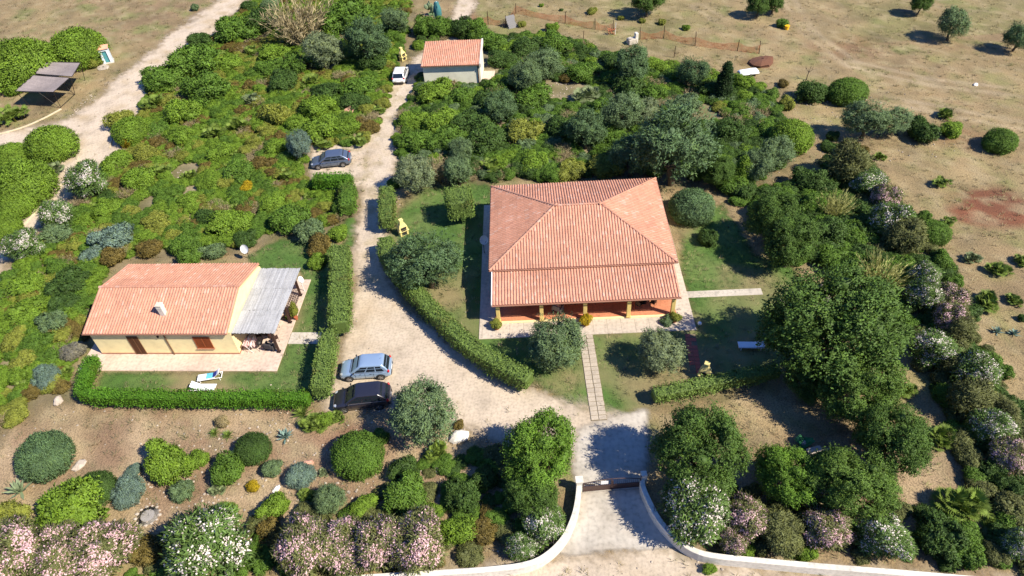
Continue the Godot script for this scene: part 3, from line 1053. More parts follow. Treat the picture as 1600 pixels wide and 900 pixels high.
func build_garage() -> void:
	var v := thing("garage", "white walled garage with sloping orange tiled roof at the end of the drive", "garage", GAR_AT, GAR_YAW)
	var W := 7.0
	var D := 4.7
	var hf := 2.72
	var hb := 3.5
	var mb := MB.new()
	mb.prism(PackedVector2Array([Vector2(0, 0), Vector2(D, 0), Vector2(D, hb), Vector2(0, hf)]), W, Transform3D(Basis(Vector3(0, 0, -1), Vector3.UP, Vector3(1, 0, 0)), Vector3(W * 0.5, 0, 0)))
	part(v, "wall", mb.done(), mats.gar_wall)
	var f := PackedVector3Array([Vector3(-0.15, hf + 0.08, 0.28), Vector3(W - 0.02, hf + 0.08, 0.28), Vector3(W - 0.02, hb + 0.14, -D), Vector3(-0.15, hb + 0.14, -D)])
	var roof := part(v, "roof", slab_mesh(f, 0.12), mats.roof_pan)
	var where := []
	var cols := []
	tile_face(f, where, cols)
	many(roof, "roof_tiling", tile_mesh(), mats.tile, where, cols)
	part(v, "parapet", slab_mesh(PackedVector3Array([Vector3(W - 0.01, hf + 0.2, 0.31), Vector3(W + 0.16, hf + 0.2, 0.31), Vector3(W + 0.16, hb + 0.3, -D - 0.02), Vector3(W - 0.01, hb + 0.3, -D - 0.02)]), 0.5), mats.white_wall)
	part(v, "downpipe", tube_mesh(Vector3(W - 0.25, 0.05, 0.07), Vector3(W - 0.25, hf - 0.1, 0.07), 0.06), mats.gutter_brown)
	part(v, "gutter", tube_mesh(Vector3(-0.15, hf, 0.33), Vector3(W - 0.02, hf, 0.33), 0.045), mats.gutter_brown)
	shuttered(v, "door", Vector3(0, 0.02, -2.4), 2.4, 2.2, Vector3.LEFT, mats.brown_wood)
	part(v, "paved_slab", box_mesh(Vector3(W + 0.75, 0.05, -1.7), Vector3(1.45, 0.1, 3.4), 0.01), mats.terrace)
	var rk := thing("trestle", "weathered wooden trestle against the sunlit garage wall", "trestle", v.transform * Vector3(3.2, 0, 0.55), GAR_YAW)
	part(rk, "top_rail", box_mesh(Vector3(0, 0.85, 0), Vector3(1.3, 0.07, 0.1)), mats.brown_wood)
	for x in [-0.6, 0.6]:
		part(rk, "leg", tube_mesh(Vector3(x, 0, -0.2), Vector3(x, 1.1, 0.05), 0.03, 0.03, 6), mats.brown_wood)

# ------------------------------------------------------------------ vehicles
func ring_plan(x0: float, x1: float, hw: float, y: float, r: float, tilt := 0.0) -> PackedVector3Array:
	var out := PackedVector3Array()
	for q in [[x1, hw, 0.0], [x0, hw, 1.0], [x0, -hw, 2.0], [x1, -hw, 3.0]]:
		var cx: float = q[0] - r * signf(q[0] - (x0 + x1) * 0.5)
		var cz: float = q[1] - r * signf(q[1])
		for k in 4:
			var t: float = TAU4 * (q[2] + k / 3.0)
			out.append(Vector3(cx + cos(t) * r, y + tilt * (cx - x0), cz + sin(t) * r))
	return out

func wheel(o: Node3D, at: Vector3, r: float, side: float) -> void:
	var mb := MB.new()
	var w := 0.2
	var prof := [[-0.5, 0.80], [-0.45, 0.97], [-0.3, 1.0], [0.3, 1.0], [0.45, 0.97], [0.5, 0.80], [0.4, 0.68]]
	var rings := []
	for p in prof:
		var ring := PackedVector3Array()
		for k in 20:
			var t := TAU * k / 20
			ring.append(at + Vector3(cos(t) * r * p[1], sin(t) * r * p[1], p[0] * w * side))
		rings.append(ring)
	mb.loft(rings, true, false)
	var ty := part(o, "wheel", mb.done(), mats.rubber)
	var rim := MB.new()
	rim.tube(at + Vector3(0, 0, 0.30 * w * side), at + Vector3(0, 0, 0.38 * w * side), r * 0.68, r * 0.66, 18, Color(0.35, 0.35, 0.35))
	for k in 5:
		var t := TAU * k / 5
		rim.box(at + Vector3(cos(t) * r * 0.36, sin(t) * r * 0.36, 0.43 * w * side), Vector3(r * 0.58, r * 0.16, 0.02), Basis(Vector3.BACK, t))
	rim.tube(at + Vector3(0, 0, 0.38 * w * side), at + Vector3(0, 0, 0.48 * w * side), r * 0.16, r * 0.12, 10)
	part(ty, "rim", rim.done(), mats.rim)

func car(label: String, at: Vector3, turn: float, paint: Material, L: float, W: float, H: float, hatch: float, nose: float, roof_mat: Material = null) -> void:
	var o := thing("parked_car", label, "car", at, turn)
	var hw := W * 0.5
	var belt := H * 0.62
	# lower body
	var st := [[-0.5, 0.80, 0.40, 0.60], [-0.488, 0.90, 0.30, 0.86], [-0.44, 0.96, 0.22, 0.98], [-0.3, 0.99, 0.19, 1.0], [-0.1, 1.0, 0.18, 0.99], [0.1, 1.0, 0.18, 0.97], [0.22, 1.0, 0.18, 0.94], [0.34, 0.985, 0.19, 0.88], [0.42, 0.95, 0.2, 0.82], [0.47, 0.87, 0.24, 0.74], [0.492, 0.76, 0.30, 0.62], [0.5, 0.62, 0.38, 0.5]]
	var rings := []
	for s in st:
		var x: float = s[0] * L
		var w: float = hw * s[1]
		var y0: float = s[2]
		var y1: float = belt * s[3] * (nose if s[0] > 0.3 else 1.0)
		var r := PackedVector3Array()
		var prof := [[0.80, 0.0], [0.94, 0.12], [0.99, 0.35], [1.0, 0.58], [0.975, 0.80], [0.92, 0.95], [0.80, 1.01], [0.45, 1.04]]
		for p in prof:
			r.append(Vector3(x, lerpf(y0, y1, p[1]), w * p[0]))
		for k in prof.size():
			var p: Array = prof[prof.size() - 1 - k]
			r.append(Vector3(x, lerpf(y0, y1, p[1]), -w * p[0]))
		rings.append(r)
	var mb := MB.new()
	mb.loft(rings)
	var body := part(o, "body", mb.done(), paint)
	# cabin
	var xb := -0.475 * L
	var xf := 0.275 * L
	var rb := xb + hatch
	var rf := 0.085 * L
	var c2 := MB.new()
	var rr := [ring_plan(xb, xf, hw * 0.90, belt - 0.06, 0.12), ring_plan(lerpf(xb, rb, 0.5), lerpf(xf, rf, 0.5), hw * 0.83, lerpf(belt, H, 0.48), 0.13), ring_plan(rb, rf, hw * 0.755, H - 0.06, 0.15), ring_plan(rb + 0.06, rf - 0.07, hw * 0.70, H - 0.015, 0.15), ring_plan(rb + 0.3, rf - 0.3, hw * 0.42, H + 0.012, 0.1), ring_plan(rb + 0.62, rf - 0.62, hw * 0.12, H + 0.018, 0.03)]
	c2.loft(rr, false, true)
	part(o, "roof", c2.done(), roof_mat if roof_mat else paint)
	# glazing set just proud of the cabin's skin
	var b0 := rr[0] as PackedVector3Array
	var yb := belt + 0.01
	var yt := H - 0.11
	var face := func(k: float, s: float) -> Vector3:  # on the side skin: k along the car 0..1 from tail to nose, s height 0..1
		var y := lerpf(yb, yt, s)
		var t := (y - belt + 0.06) / (H - 0.06 - belt + 0.06)
		return Vector3(lerpf(lerpf(xb, rb, t) + 0.14, lerpf(xf, rf, t) - 0.14, k), y, hw * lerpf(0.90, 0.755, t) + 0.012)
	for sd in [1.0, -1.0]:
		var m := Vector3(1, 1, sd)
		for w in [[0.06, 0.30], [0.335, 0.62], [0.655, 0.97]]:
			var g := MB.new()
			var nr: Vector3 = Vector3(0, 0.35, sd).normalized()
			var steps := 4
			for i in steps:
				var s0 := float(i) / steps
				var s1 := float(i + 1) / steps
				g.quad(face.call(w[0], s0) * m, face.call(w[1], s0) * m, face.call(w[1], s1) * m, face.call(w[0], s1) * m, nr)
			part(o, "side_window", g.done(), mats.car_glass)
	var pane := func(ws: MB, x0: float, x1: float, off: float) -> void:
		for i in 6:
			var s0 := i / 6.0
			var s1 := (i + 1) / 6.0
			var p := []
			for s in [s0, s1]:
				var y := lerpf(yb + 0.02, yt, s)
				var t := (y - belt + 0.06) / (H - belt)
				p.append([lerpf(x0, x1, t) + off, y, hw * lerpf(0.80, 0.655, t)])
			ws.quad(Vector3(p[0][0], p[0][1], -p[0][2]), Vector3(p[0][0], p[0][1], p[0][2]), Vector3(p[1][0], p[1][1], p[1][2]), Vector3(p[1][0], p[1][1], -p[1][2]), Vector3(signf(off), 0.9, 0).normalized())
	var front_pane := MB.new()
	pane.call(front_pane, xf, rf, 0.035)
	part(o, "windscreen", front_pane.done(), mats.car_glass)
	var back_pane := MB.new()
	pane.call(back_pane, xb, rb, -0.035)
	part(o, "rear_window", back_pane.done(), mats.car_glass)
	for x in [-0.3, 0.315]:
		for sd in [1.0, -1.0]:
			var r := 0.315
			var arch := MB.new()
			for k in 12:
				var t0 := PI * k / 12 - 0.12
				var t1 := PI * (k + 1) / 12 - 0.12 + (0.24 if k == 11 else 0.0)
				arch.tri(Vector3(x * L, r, sd * (hw + 0.004)), Vector3(x * L + cos(t0) * 0.375, r + sin(t0) * 0.375, sd * (hw + 0.004)), Vector3(x * L + cos(t1) * 0.375, r + sin(t1) * 0.375, sd * (hw + 0.004)), Vector3(0, 0, sd))
			part(o, "wheel_arch", arch.done(), mats.black_plastic)
			wheel(o, Vector3(x * L, r, sd * (hw - 0.065)), r, sd)
	for sd in [1.0, -1.0]:
		var h := MB.new()
		h.ball(Vector3(0.445 * L, belt * 0.72 * nose, sd * hw * 0.70), Vector3(0.2, 0.09, 0.14), 10, 6, Basis(Vector3.UP, sd * 0.45))
		part(o, "headlight", h.done(), mats.lamp_glass)
		var t := MB.new()
		t.ball(Vector3(-0.462 * L, belt * 0.93, sd * hw * 0.84), Vector3(0.1, 0.15, 0.11), 10, 6)
		part(o, "tail_light", t.done(), mats.red_lamp)
		var mi := MB.new()
		mi.ball(Vector3(0.2 * L, belt + 0.08, sd * (hw + 0.07)), Vector3(0.06, 0.075, 0.11), 10, 6)
		part(o, "wing_mirror", mi.done(), mats.black_plastic)
		for x in [-0.12, 0.08]:
			part(o, "door_handle", box_mesh(Vector3(x * L, belt * 0.83, sd * (hw * 0.985)), Vector3(0.17, 0.03, 0.035), 0.008), mats.black_plastic)
		var gap := MB.new()
		for x in [-0.175, -0.01, 0.18]:
			gap.box(Vector3(x * L, belt * 0.62, sd * (hw * 0.99 + 0.0)), Vector3(0.012, belt * 0.5, 0.03))
		part(o, "door_gap", gap.done(), mats.black_plastic)
	var trim := MB.new()
	for sd in [1.0, -1.0]:
		trim.box(Vector3(-0.06 * L, belt - 0.015, sd * hw * 0.955), Vector3(0.6 * L, 0.022, 0.02))
	trim.box(Vector3(-0.492 * L, belt * 0.8, 0), Vector3(0.02, 0.03, hw * 1.0))
	part(o, "chrome_trim", trim.done(), mats.rim)
	part(o, "bonnet_line", box_mesh(Vector3(0.285 * L, belt * 0.965, 0), Vector3(0.02, 0.02, hw * 1.5)), mats.black_plastic)
	var gr := MB.new()
	gr.box(Vector3(0.494 * L, 0.42, 0), Vector3(0.05, 0.14, hw * 0.9), Basis(), Color.WHITE, 0.02)
	part(o, "grille", gr.done(), mats.black_plastic)
	part(o, "number_plate", box_mesh(Vector3(-0.503 * L, 0.55, 0), Vector3(0.02, 0.11, 0.5)), mats.white_metal)
	part(o, "number_plate", box_mesh(Vector3(0.508 * L, 0.32, 0), Vector3(0.02, 0.11, 0.5)), mats.white_metal)
	part(o, "rear_bumper", box_mesh(Vector3(-0.497 * L, 0.36, 0), Vector3(0.06, 0.12, hw * 1.5), 0.02), mats.black_plastic)
	part(o, "aerial", tube_mesh(Vector3(rb + 0.25, H - 0.01, 0), Vector3(rb + 0.1, H + 0.2, 0), 0.008, 0.005, 5), mats.black_plastic)

# ------------------------------------------------------------------ garden objects
func lounger(label: String, at: Vector3, turn: float, raised: float, cloth: Material, towel: bool) -> void:
	var o := thing("sun_lounger", label, "sun lounger", at, turn)
	var f := MB.new()
	for s in [-0.3, 0.3]:
		f.box(Vector3(0, 0.3, s), Vector3(1.9, 0.05, 0.05), Basis(), Color.WHITE, 0.01)
	for x in [-0.92, 0.35, 0.92]:
		f.box(Vector3(x, 0.3, 0), Vector3(0.05, 0.05, 0.56))
	part(o, "frame", f.done(), mats.white_metal)
	for x in [-0.75, 0.75]:
		for s in [-0.29, 0.29]:
			part(o, "leg", box_mesh(Vector3(x, 0.14, s), Vector3(0.05, 0.28, 0.05)), mats.white_metal)
	part(o, "seat", box_mesh(Vector3(-0.3, 0.34, 0), Vector3(1.25, 0.035, 0.58), 0.01), cloth)
	var b := MB.new()
	b.box(Vector3(0.33 + cos(raised) * 0.33, 0.35 + sin(raised) * 0.33, 0), Vector3(0.66, 0.035, 0.58), Basis(Vector3.BACK, raised), Color.WHITE, 0.01)
	part(o, "backrest", b.done(), cloth)
	part(o, "support", tube_mesh(Vector3(0.72, 0.3, 0), Vector3(0.33 + cos(raised) * 0.45, 0.35 + sin(raised) * 0.43, 0), 0.015, 0.015, 6), mats.white_metal)
	if towel:
		var t := thing("beach_towel", "light blue and navy beach towel spread over the raised lounger on the lawn", "towel", at, turn)
		var tw := MB.new()
		tw.box(Vector3(0.0, 0.375, 0), Vector3(0.5, 0.02, 0.54), Basis(), Color(0.15, 0.62, 0.85), 0.006)
		part(t, "pale_half", tw.done(), mats.towel)
		var tn := MB.new()
		tn.box(Vector3(0.30 + cos(raised) * 0.18, 0.38 + sin(raised) * 0.2, 0.02), Vector3(0.40, 0.03, 0.5), Basis(Vector3.BACK, raised * 0.8), Color(0.02, 0.04, 0.3), 0.01)
		part(t, "navy_half", tn.done(), mats.towel)

func barbecue(label: String, at: Vector3, turn: float) -> void:
	var o := thing("masonry_barbecue", label, "barbecue", at, turn)
	part(o, "base", box_mesh(Vector3(0, 0.28, 0), Vector3(0.86, 0.56, 0.56), 0.03), mats.bbq)
	part(o, "fuel_niche", box_mesh(Vector3(0, 0.27, 0.282), Vector3(0.5, 0.34, 0.012)), mats.soot)
	part(o, "hearth", box_mesh(Vector3(0, 0.6, 0.05), Vector3(0.96, 0.09, 0.72), 0.02), mats.bbq)
	var hd := MB.new()
	var rings := []
	for q in [[0.64, 0.43, -0.02, 0.27], [0.95, 0.42, -0.03, 0.26], [1.14, 0.33, -0.06, 0.22], [1.3, 0.21, -0.09, 0.17], [1.62, 0.17, -0.1, 0.15]]:
		var r := PackedVector3Array()
		for c in [[-1, -1], [1, -1], [1, 1], [-1, 1]]:
			for k in 3:
				var a := TAU4 * (k / 2.0) + atan2(c[1], c[0]) - TAU4 * 0.5
				r.append(Vector3(c[0] * (q[1] - 0.06) + cos(a) * 0.06, q[0], q[2] + c[1] * (q[3] - 0.06) + sin(a) * 0.06))
		rings.append(r)
	hd.loft(rings)
	part(o, "hood", hd.done(), mats.bbq)
	part(o, "chimney_cap", box_mesh(Vector3(0, 1.68, -0.1), Vector3(0.4, 0.07, 0.36), 0.02), mats.bbq)
	part(o, "fire_opening", box_mesh(Vector3(0, 0.82, 0.242), Vector3(0.56, 0.26, 0.02)), mats.soot)
	part(o, "grill_grate", box_mesh(Vector3(0, 0.66, 0.3), Vector3(0.5, 0.02, 0.2)), mats.dark_metal)

func dish(label: String, at: Vector3, turn: float, pole: float) -> void:
	var o := thing("satellite_dish", label, "satellite dish", at, turn)
	part(o, "mast", tube_mesh(Vector3(0, 0, 0), Vector3(0, pole, 0), 0.03), mats.dark_metal)
	var m := MB.new()
	var rings := []
	for q in [[0.0, 0.02], [0.02, 0.18], [0.07, 0.32], [0.12, 0.42], [0.10, 0.425], [0.0, 0.2], [-0.03, 0.02]]:
		var r := PackedVector3Array()
		for k in 18:
			var t := TAU * k / 18
			r.append(Vector3(0, pole, 0) + Basis(Vector3.RIGHT, -0.5) * Vector3(cos(t) * q[1], sin(t) * q[1], q[0] + 0.08))
		rings.append(r)
	m.loft(rings)
	part(o, "reflector", m.done(), mats.white_metal)
	part(o, "feed_arm", tube_mesh(Vector3(0, pole - 0.35, 0.2), Vector3(0, pole + 0.25, 0.55), 0.015, 0.015, 6), mats.dark_metal)

func rock(label: String, at: Vector3, r: Vector3, mt: Material, called := "rock", cat := "rock") -> void:
	var o := thing(called, label, cat, at, rng.randf() * TAU)
	part(o, "stone", rock_mesh(r, int(rng.randi() % 1000)), mt)

func rock_mesh(r: Vector3, sd: int) -> ArrayMesh:
	var rings := []
	for i in 6:
		var la := lerpf(0.05, 0.62, i / 5.0) * PI
		var ring := PackedVector3Array()
		for k in 9:
			var t := TAU * k / 9
			var d := Vector3(sin(la) * cos(t), cos(la), sin(la) * sin(t))
			ring.append(d * r * (1.0 + 0.45 * fbm2.get_noise_3d(d.x * 12.0 + sd, d.y * 12.0, d.z * 12.0)) + Vector3(0, r.y * 0.2, 0))
		rings.append(ring)
	var m := MB.new()
	m.loft(rings, true, false, true)
	return m.done()

func sweep_wall(called: String, label: String, pts: PackedVector3Array, w: float, h: float, mt: Material) -> Node3D:
	var o := thing(called, label, "wall")
	# smooth the line
	var cv := Curve3D.new()
	for i in pts.size():
		var t := (pts[mini(i + 1, pts.size() - 1)] - pts[maxi(i - 1, 0)]) / 6.0
		cv.add_point(Vector3(pts[i].x, 0, pts[i].z), -t * Vector3(1, 0, 1), t * Vector3(1, 0, 1))
	cv.bake_interval = 0.4
	var bp := cv.get_baked_points()
	var rings := []
	for i in bp.size():
		var d := (bp[mini(i + 1, bp.size() - 1)] - bp[maxi(i - 1, 0)]).normalized()
		var s := d.cross(Vector3.UP) * w * 0.5
		var hh := h + 0.015 * fbm2.get_noise_1d(i * 9.0)
		rings.append(PackedVector3Array([bp[i] - s, bp[i] - s + Vector3(0, hh - 0.03, 0), bp[i] - s * 0.85 + Vector3(0, hh, 0), bp[i] + s * 0.85 + Vector3(0, hh, 0), bp[i] + s + Vector3(0, hh - 0.03, 0), bp[i] + s]))
	var m := MB.new()
	m.loft(rings, true, true, true)
	part(o, "masonry", m.done(), mt)
	return o

func kerb(label: String, pts: PackedVector3Array) -> void:
	var o := sweep_wall("kerb", label, pts, 0.16, 0.13, mats.kerb)
	o.set_meta("category", "kerb")

func potted(label: String, at: Vector3, r: float, tn: String) -> void:
	var o := thing("potted_shrub", label, "potted plant", at)
	var m := MB.new()
	m.tube(Vector3(0, 0, 0), Vector3(0, 0.36, 0), 0.17, 0.25, 14)
	m.tube(Vector3(0, 0.33, 0), Vector3(0, 0.39, 0), 0.27, 0.27, 14)
	part(o, "pot", m.done(), mats.terracotta_pot)
	var f := part(o, "foliage", mats_mesh.M0, tint(tn))
	f.scale = Vector3.ONE * r
	f.position = Vector3(0, 0.3, 0)
	f.rotation.y = rng.randf() * TAU

# ------------------------------------------------------------------ plants
var mats_mesh := {}
var flower := {}
var limbs := {}
var TINTS := {"g1": rgb8(132, 168, 60), "g2": rgb8(108, 146, 58), "g3": rgb8(84, 116, 56), "y": rgb8(156, 166, 76), "b": rgb8(136, 122, 68), "o": rgb8(124, 152, 110), "og": rgb8(108, 140, 98), "gg": rgb8(142, 160, 124), "gb": rgb8(132, 160, 150), "gr": rgb8(160, 158, 148), "t": rgb8(96, 130, 60), "t2": rgb8(106, 140, 62), "tb": rgb8(118, 160, 60), "p": rgb8(122, 146, 66), "pg": rgb8(134, 150, 112), "gold": rgb8(205, 180, 40), "dry": rgb8(186, 172, 134), "reed": rgb8(190, 192, 122), "cy": rgb8(52, 82, 40), "w": rgb8(110, 142, 76), "n": rgb8(124, 132, 84), "h": rgb8(124, 152, 78), "h2": rgb8(96, 146, 40)}

func tint(k: String) -> StandardMaterial3D:
	var key := "leaf_" + k
	if not mats.has(key):
		var m := base_mat(key, TINTS[k], 0.62)
		m.vertex_color_use_as_albedo = true
		m.metallic_specular = 0.35
		m.backlight_enabled = true
		m.backlight = Color(0.5, 0.5, 0.4)
	return mats[key]

func make_plant_meshes() -> void:
	for i in 6:
		mats_mesh["M%d" % i] = crown_mesh(lumps_mounds(6 + i % 3), 2900, 5, 0.10, 0.045, 0.55, 0.7, 0.25, 0.6)
	for i in 2:
		var l := [[Vector3(0, 0.42, 0), 0.70]]
		for k in 7:
			var t := TAU * k / 7.0
			l.append([Vector3(cos(t) * 0.42, 0.40 + rng.randf() * 0.08, sin(t) * 0.42), 0.50 + rng.randf() * 0.06])
		mats_mesh["D%d" % i] = crown_mesh(l, 6500, 4, 0.058, 0.03, 0.2, 0.86, 0.25, 0.3)
	for i in 3:
		var l := lumps_round(24, 0.85, 0.70, 0.13, 0.30, 1.2)
		mats_mesh["O%d" % i] = crown_mesh(l, 5200, 6, 0.09, 0.026, 0.9, 0.38, 0.25, 0.7)
		limbs["O%d" % i] = limbs_mesh(0.55, 0.075, 4, 0.5, 1.3)
	for i in 2:
		var l := lumps_round(34, 0.85, 0.74, 0.15, 0.30, 1.25)
		for k in 9:
			var t := TAU * k / 9.0 + rng.randf()
			l.append([Vector3(cos(t) * 0.8, rng.randf_range(0.7, 1.5), sin(t) * 0.8), rng.randf_range(0.14, 0.24)])
		mats_mesh["T%d" % i] = crown_mesh(l, 17000, 5, 0.046, 0.025, 0.9, 0.45, 0.25, 0.75)
		limbs["T%d" % i] = limbs_mesh(0.5, 0.07, 5, 0.5, 1.4)
	for i in 3:
		mats_mesh["P%d" % i] = palm_mesh(4 + i * 2, 17)
	for i in 3:
		var l := lumps_round(18, 1.0, 0.60, 0.18, 0.34, 0.85)
		mats_mesh["L%d" % i] = crown_mesh(l, 1700, 5, 0.16, 0.034, 0.4, 0.70, 0.5)
		flower["Lp%d" % i] = flower_mesh(l, 3600, 0.07)
		flower["Lw%d" % i] = flower_mesh(l, 2000, 0.065)
	mats_mesh["G0"] = crown_mesh(lumps_round(9, 0.6, 0.5, 0.3, 0.42, 0.45), 2200, 5, 0.11, 0.026, 0.15, 0.75)
	var cl := []
	for k in 15:
		var h := 0.3 + k * 0.3
		cl.append([Vector3(rng.randf_range(-0.12, 0.12), h, rng.randf_range(-0.12, 0.12)), 0.85 * sqrt(clampf((5.0 - h) / 5.0, 0.05, 1.0)) * (0.7 if k == 0 else 1.0)])
	mats_mesh["C0"] = crown_mesh(cl, 5000, 4, 0.2, 0.08, 0.15, 0.8)
	var kl := []
	for k in 12:
		var h := 0.3 + k * 0.22
		kl.append([Vector3(rng.randf_range(-0.1, 0.1), h, rng.randf_range(-0.1, 0.1)), 0.9 * clampf((3.1 - h) / 2.9, 0.08, 1.0)])
	mats_mesh["K0"] = crown_mesh(kl, 3200, 4, 0.2, 0.06, 0.35, 0.75)
	mats_mesh["A0"] = blade_mesh(26, 1.15, 0.11, 0.05, 0.1)
	mats_mesh["Y0"] = blade_mesh(70, 1.1, 0.035, 0.12, -0.1)
	mats_mesh["E0"] = crown_mesh(lumps_round(8, 0.6, 0.5, 0.25, 0.4, 0.45), 1200, 5, 0.13, 0.04, 0.35, 0.6)
	mats_mesh["R0"] = twig_mesh(150, false)
	mats_mesh["R1"] = twig_mesh(150, true)
	limbs["C0"] = tube_mesh(Vector3(0, -0.05, 0), Vector3(0, 3.0, 0), 0.1, 0.05)
	limbs["K0"] = tube_mesh(Vector3(0, -0.05, 0), Vector3(0, 1.6, 0), 0.08, 0.03)
	limbs["M"] = limbs_mesh(0.22, 0.05, 4, 0.4, 0.7)

const KINDS := {"M": ["shrub", "shrub", 6], "D": ["rounded_shrub", "shrub", 2], "O": ["olive_tree", "tree", 3], "T": ["broadleaf_tree", "tree", 2], "P": ["fan_palm", "palm", 3], "L": ["oleander", "oleander", 3], "G": ["cushion_shrub", "shrub", 1], "C": ["cypress_tree", "tree", 1], "K": ["conifer_tree", "tree", 1], "A": ["agave", "agave", 1], "Y": ["yucca", "yucca", 1], "E": ["tufted_shrub", "shrub", 1], "R": ["reed_clump", "reeds", 1]}
const GROUPS := {"shrub": "shrubs of the scrub and garden", "rounded_shrub": "smooth rounded shrubs", "olive_tree": "grey green trees", "broadleaf_tree": "broadleaf trees", "fan_palm": "fan palms", "oleander": "flowering oleanders", "agave": "agaves", "yucca": "yuccas", "cushion_shrub": "silvery cushion shrubs", "reed_clump": "dry reed clumps", "tufted_shrub": "golden tufts"}
var spots := []

func plant(kind: String, tn: String, x: float, z: float, r: float, label: String) -> void:
	var k: Array = KINDS[kind]
	var o := thing(k[0], label, k[1], Vector3(x, 0, z), 0.0, GROUPS.get(k[0], ""))
	var vi := int(rng.randi() % int(k[2]))
	if kind == "R":
		vi = 1 if tn == "reed" else 0
	var key := "%s%d" % [kind, vi]
	var turn := rng.randf() * TAU
	var oval := rng.randf_range(0.86, 1.16) if kind in ["M", "O", "T", "L"] else rng.randf_range(0.95, 1.05)
	var s := Vector3(oval, (rng.randf_range(0.66, 0.84) if Geometry2D.is_point_in_polygon(Vector2(x, z), thicket_a) or Geometry2D.is_point_in_polygon(Vector2(x, z), thicket_b) else rng.randf_range(0.86, 1.08)) if kind == "M" else rng.randf_range(0.9, 1.05), 1.0 / oval) * r
	var woody := kind in ["O", "T", "C", "K"]
	var leaf_tint := tn
	if kind == "L":
		leaf_tint = "w" if tn == "w" else "n"
	if woody:
		var t := part(o, "trunk", limbs[key], mats.bark)
		t.rotation.y = turn
		t.scale = s
	elif kind in ["M", "L", "D", "H"]:
		var t := part(o, "stem", limbs["M"], mats.bark)
		t.rotation.y = turn
		t.scale = s
	var f := part(o, "crown" if woody else ("fronds" if kind == "P" else ("leaves" if kind in ["A", "Y"] else "foliage")), mats_mesh[key], tint(leaf_tint))
	f.rotation.y = turn
	f.scale = s
	if kind == "L" and tn in ["w", "p"]:
		var b := part(o, "blossom", flower["L%s%d" % [tn, vi]], mats.flower_w if tn == "w" else mats.flower_p)
		b.rotation.y = turn
		b.scale = s
	spots.append([Vector2(x, z), r])

func undergrowth(called: String, poly: PackedVector2Array, gap: float, r0: float, r1: float, palette: Array, clear: Array) -> void:
	var lo := Vector2(1e9, 1e9)
	var hi := -lo
	for p in poly:
		lo = lo.min(p)
		hi = hi.max(p)
	var lists := {}
	var y := lo.y
	while y < hi.y:
		var x := lo.x
		while x < hi.x:
			var p := Vector2(x + rng.randf() * gap, y + rng.randf() * gap)
			x += gap
			if not Geometry2D.is_point_in_polygon(p, poly):
				continue
			var skip := false
			for s in spots:
				if p.distance_to(s[0]) < s[1] * 0.5:
					skip = true
					break
			for c in clear:
				if p.distance_to(c[0]) < c[1]:
					skip = true
			if skip:
				continue
			var r := rng.randf_range(r0, r1)
			var big := fbm.get_noise_2d(p.x * 4.0, p.y * 4.0)
			var pick := int(clampf((big + 0.5 + rng.randf_range(-0.35, 0.35)) * palette.size(), 0, palette.size() - 1))
			var vi := "P%d" % (rng.randi() % 2) if palette[pick].begins_with("p") else "M%d" % (rng.randi() % 6)
			if palette[pick] == "dry":
				vi = "R0"
				r *= 0.8
			var key: String = vi + " " + palette[pick]
			if not lists.has(key):
				lists[key] = []
			lists[key].append(Transform3D(Basis.from_euler(Vector3(0, rng.randf() * TAU, 0)).scaled(Vector3(r, r * rng.randf_range(0.6, 0.9), r)), Vector3(p.x, -0.08, p.y)))
		y += gap
	var top := Node3D.new()
	top.name = numbered(called)
	top.set_meta("kind", "stuff")
	add_child(top)
	for key in lists:
		var q: PackedStringArray = key.split(" ")
		many(top, numbered("low_scrub"), mats_mesh[q[0]], tint(q[1]), lists[key], [])

func tuft_mesh(n: int, h: float, w: float, spread: float) -> ArrayMesh:
	var mb := MB.new()
	for i in n:
		var t := rng.randf() * TAU
		var b := Vector3(cos(t), 0, sin(t)) * rng.randf() * spread
		var d := Vector3(cos(t) * 0.6, 1, sin(t) * 0.6) + rv() * 0.4
		var s := Vector3(-sin(t), 0, cos(t)) * w
		var q := rng.randf_range(0.7, 1.0)
		mb.tri(b - s, b + s, b + d * h * rng.randf_range(0.6, 1.1), Vector3(0, 1, 0.0) * 0.8 + rv() * 0.3, Color(q, q, q))
	return mb.done()

func hedge(label: String, pts: PackedVector3Array, w: float, h: float, tn: String) -> void:
	var o := thing("hedge", label, "hedge", Vector3.ZERO, 0.0, "clipped hedges")
	var m := hedge_mesh(pts, w, h, 62.0)
	part(o, "foliage", m[0], tint(tn))
	part(o, "branches", m[1], tint(tn))
	for i in pts.size() - 1:
		for k in 4:
			spots.append([Vector2(pts[i].x, pts[i].z).lerp(Vector2(pts[i + 1].x, pts[i + 1].z), k / 3.0), w])

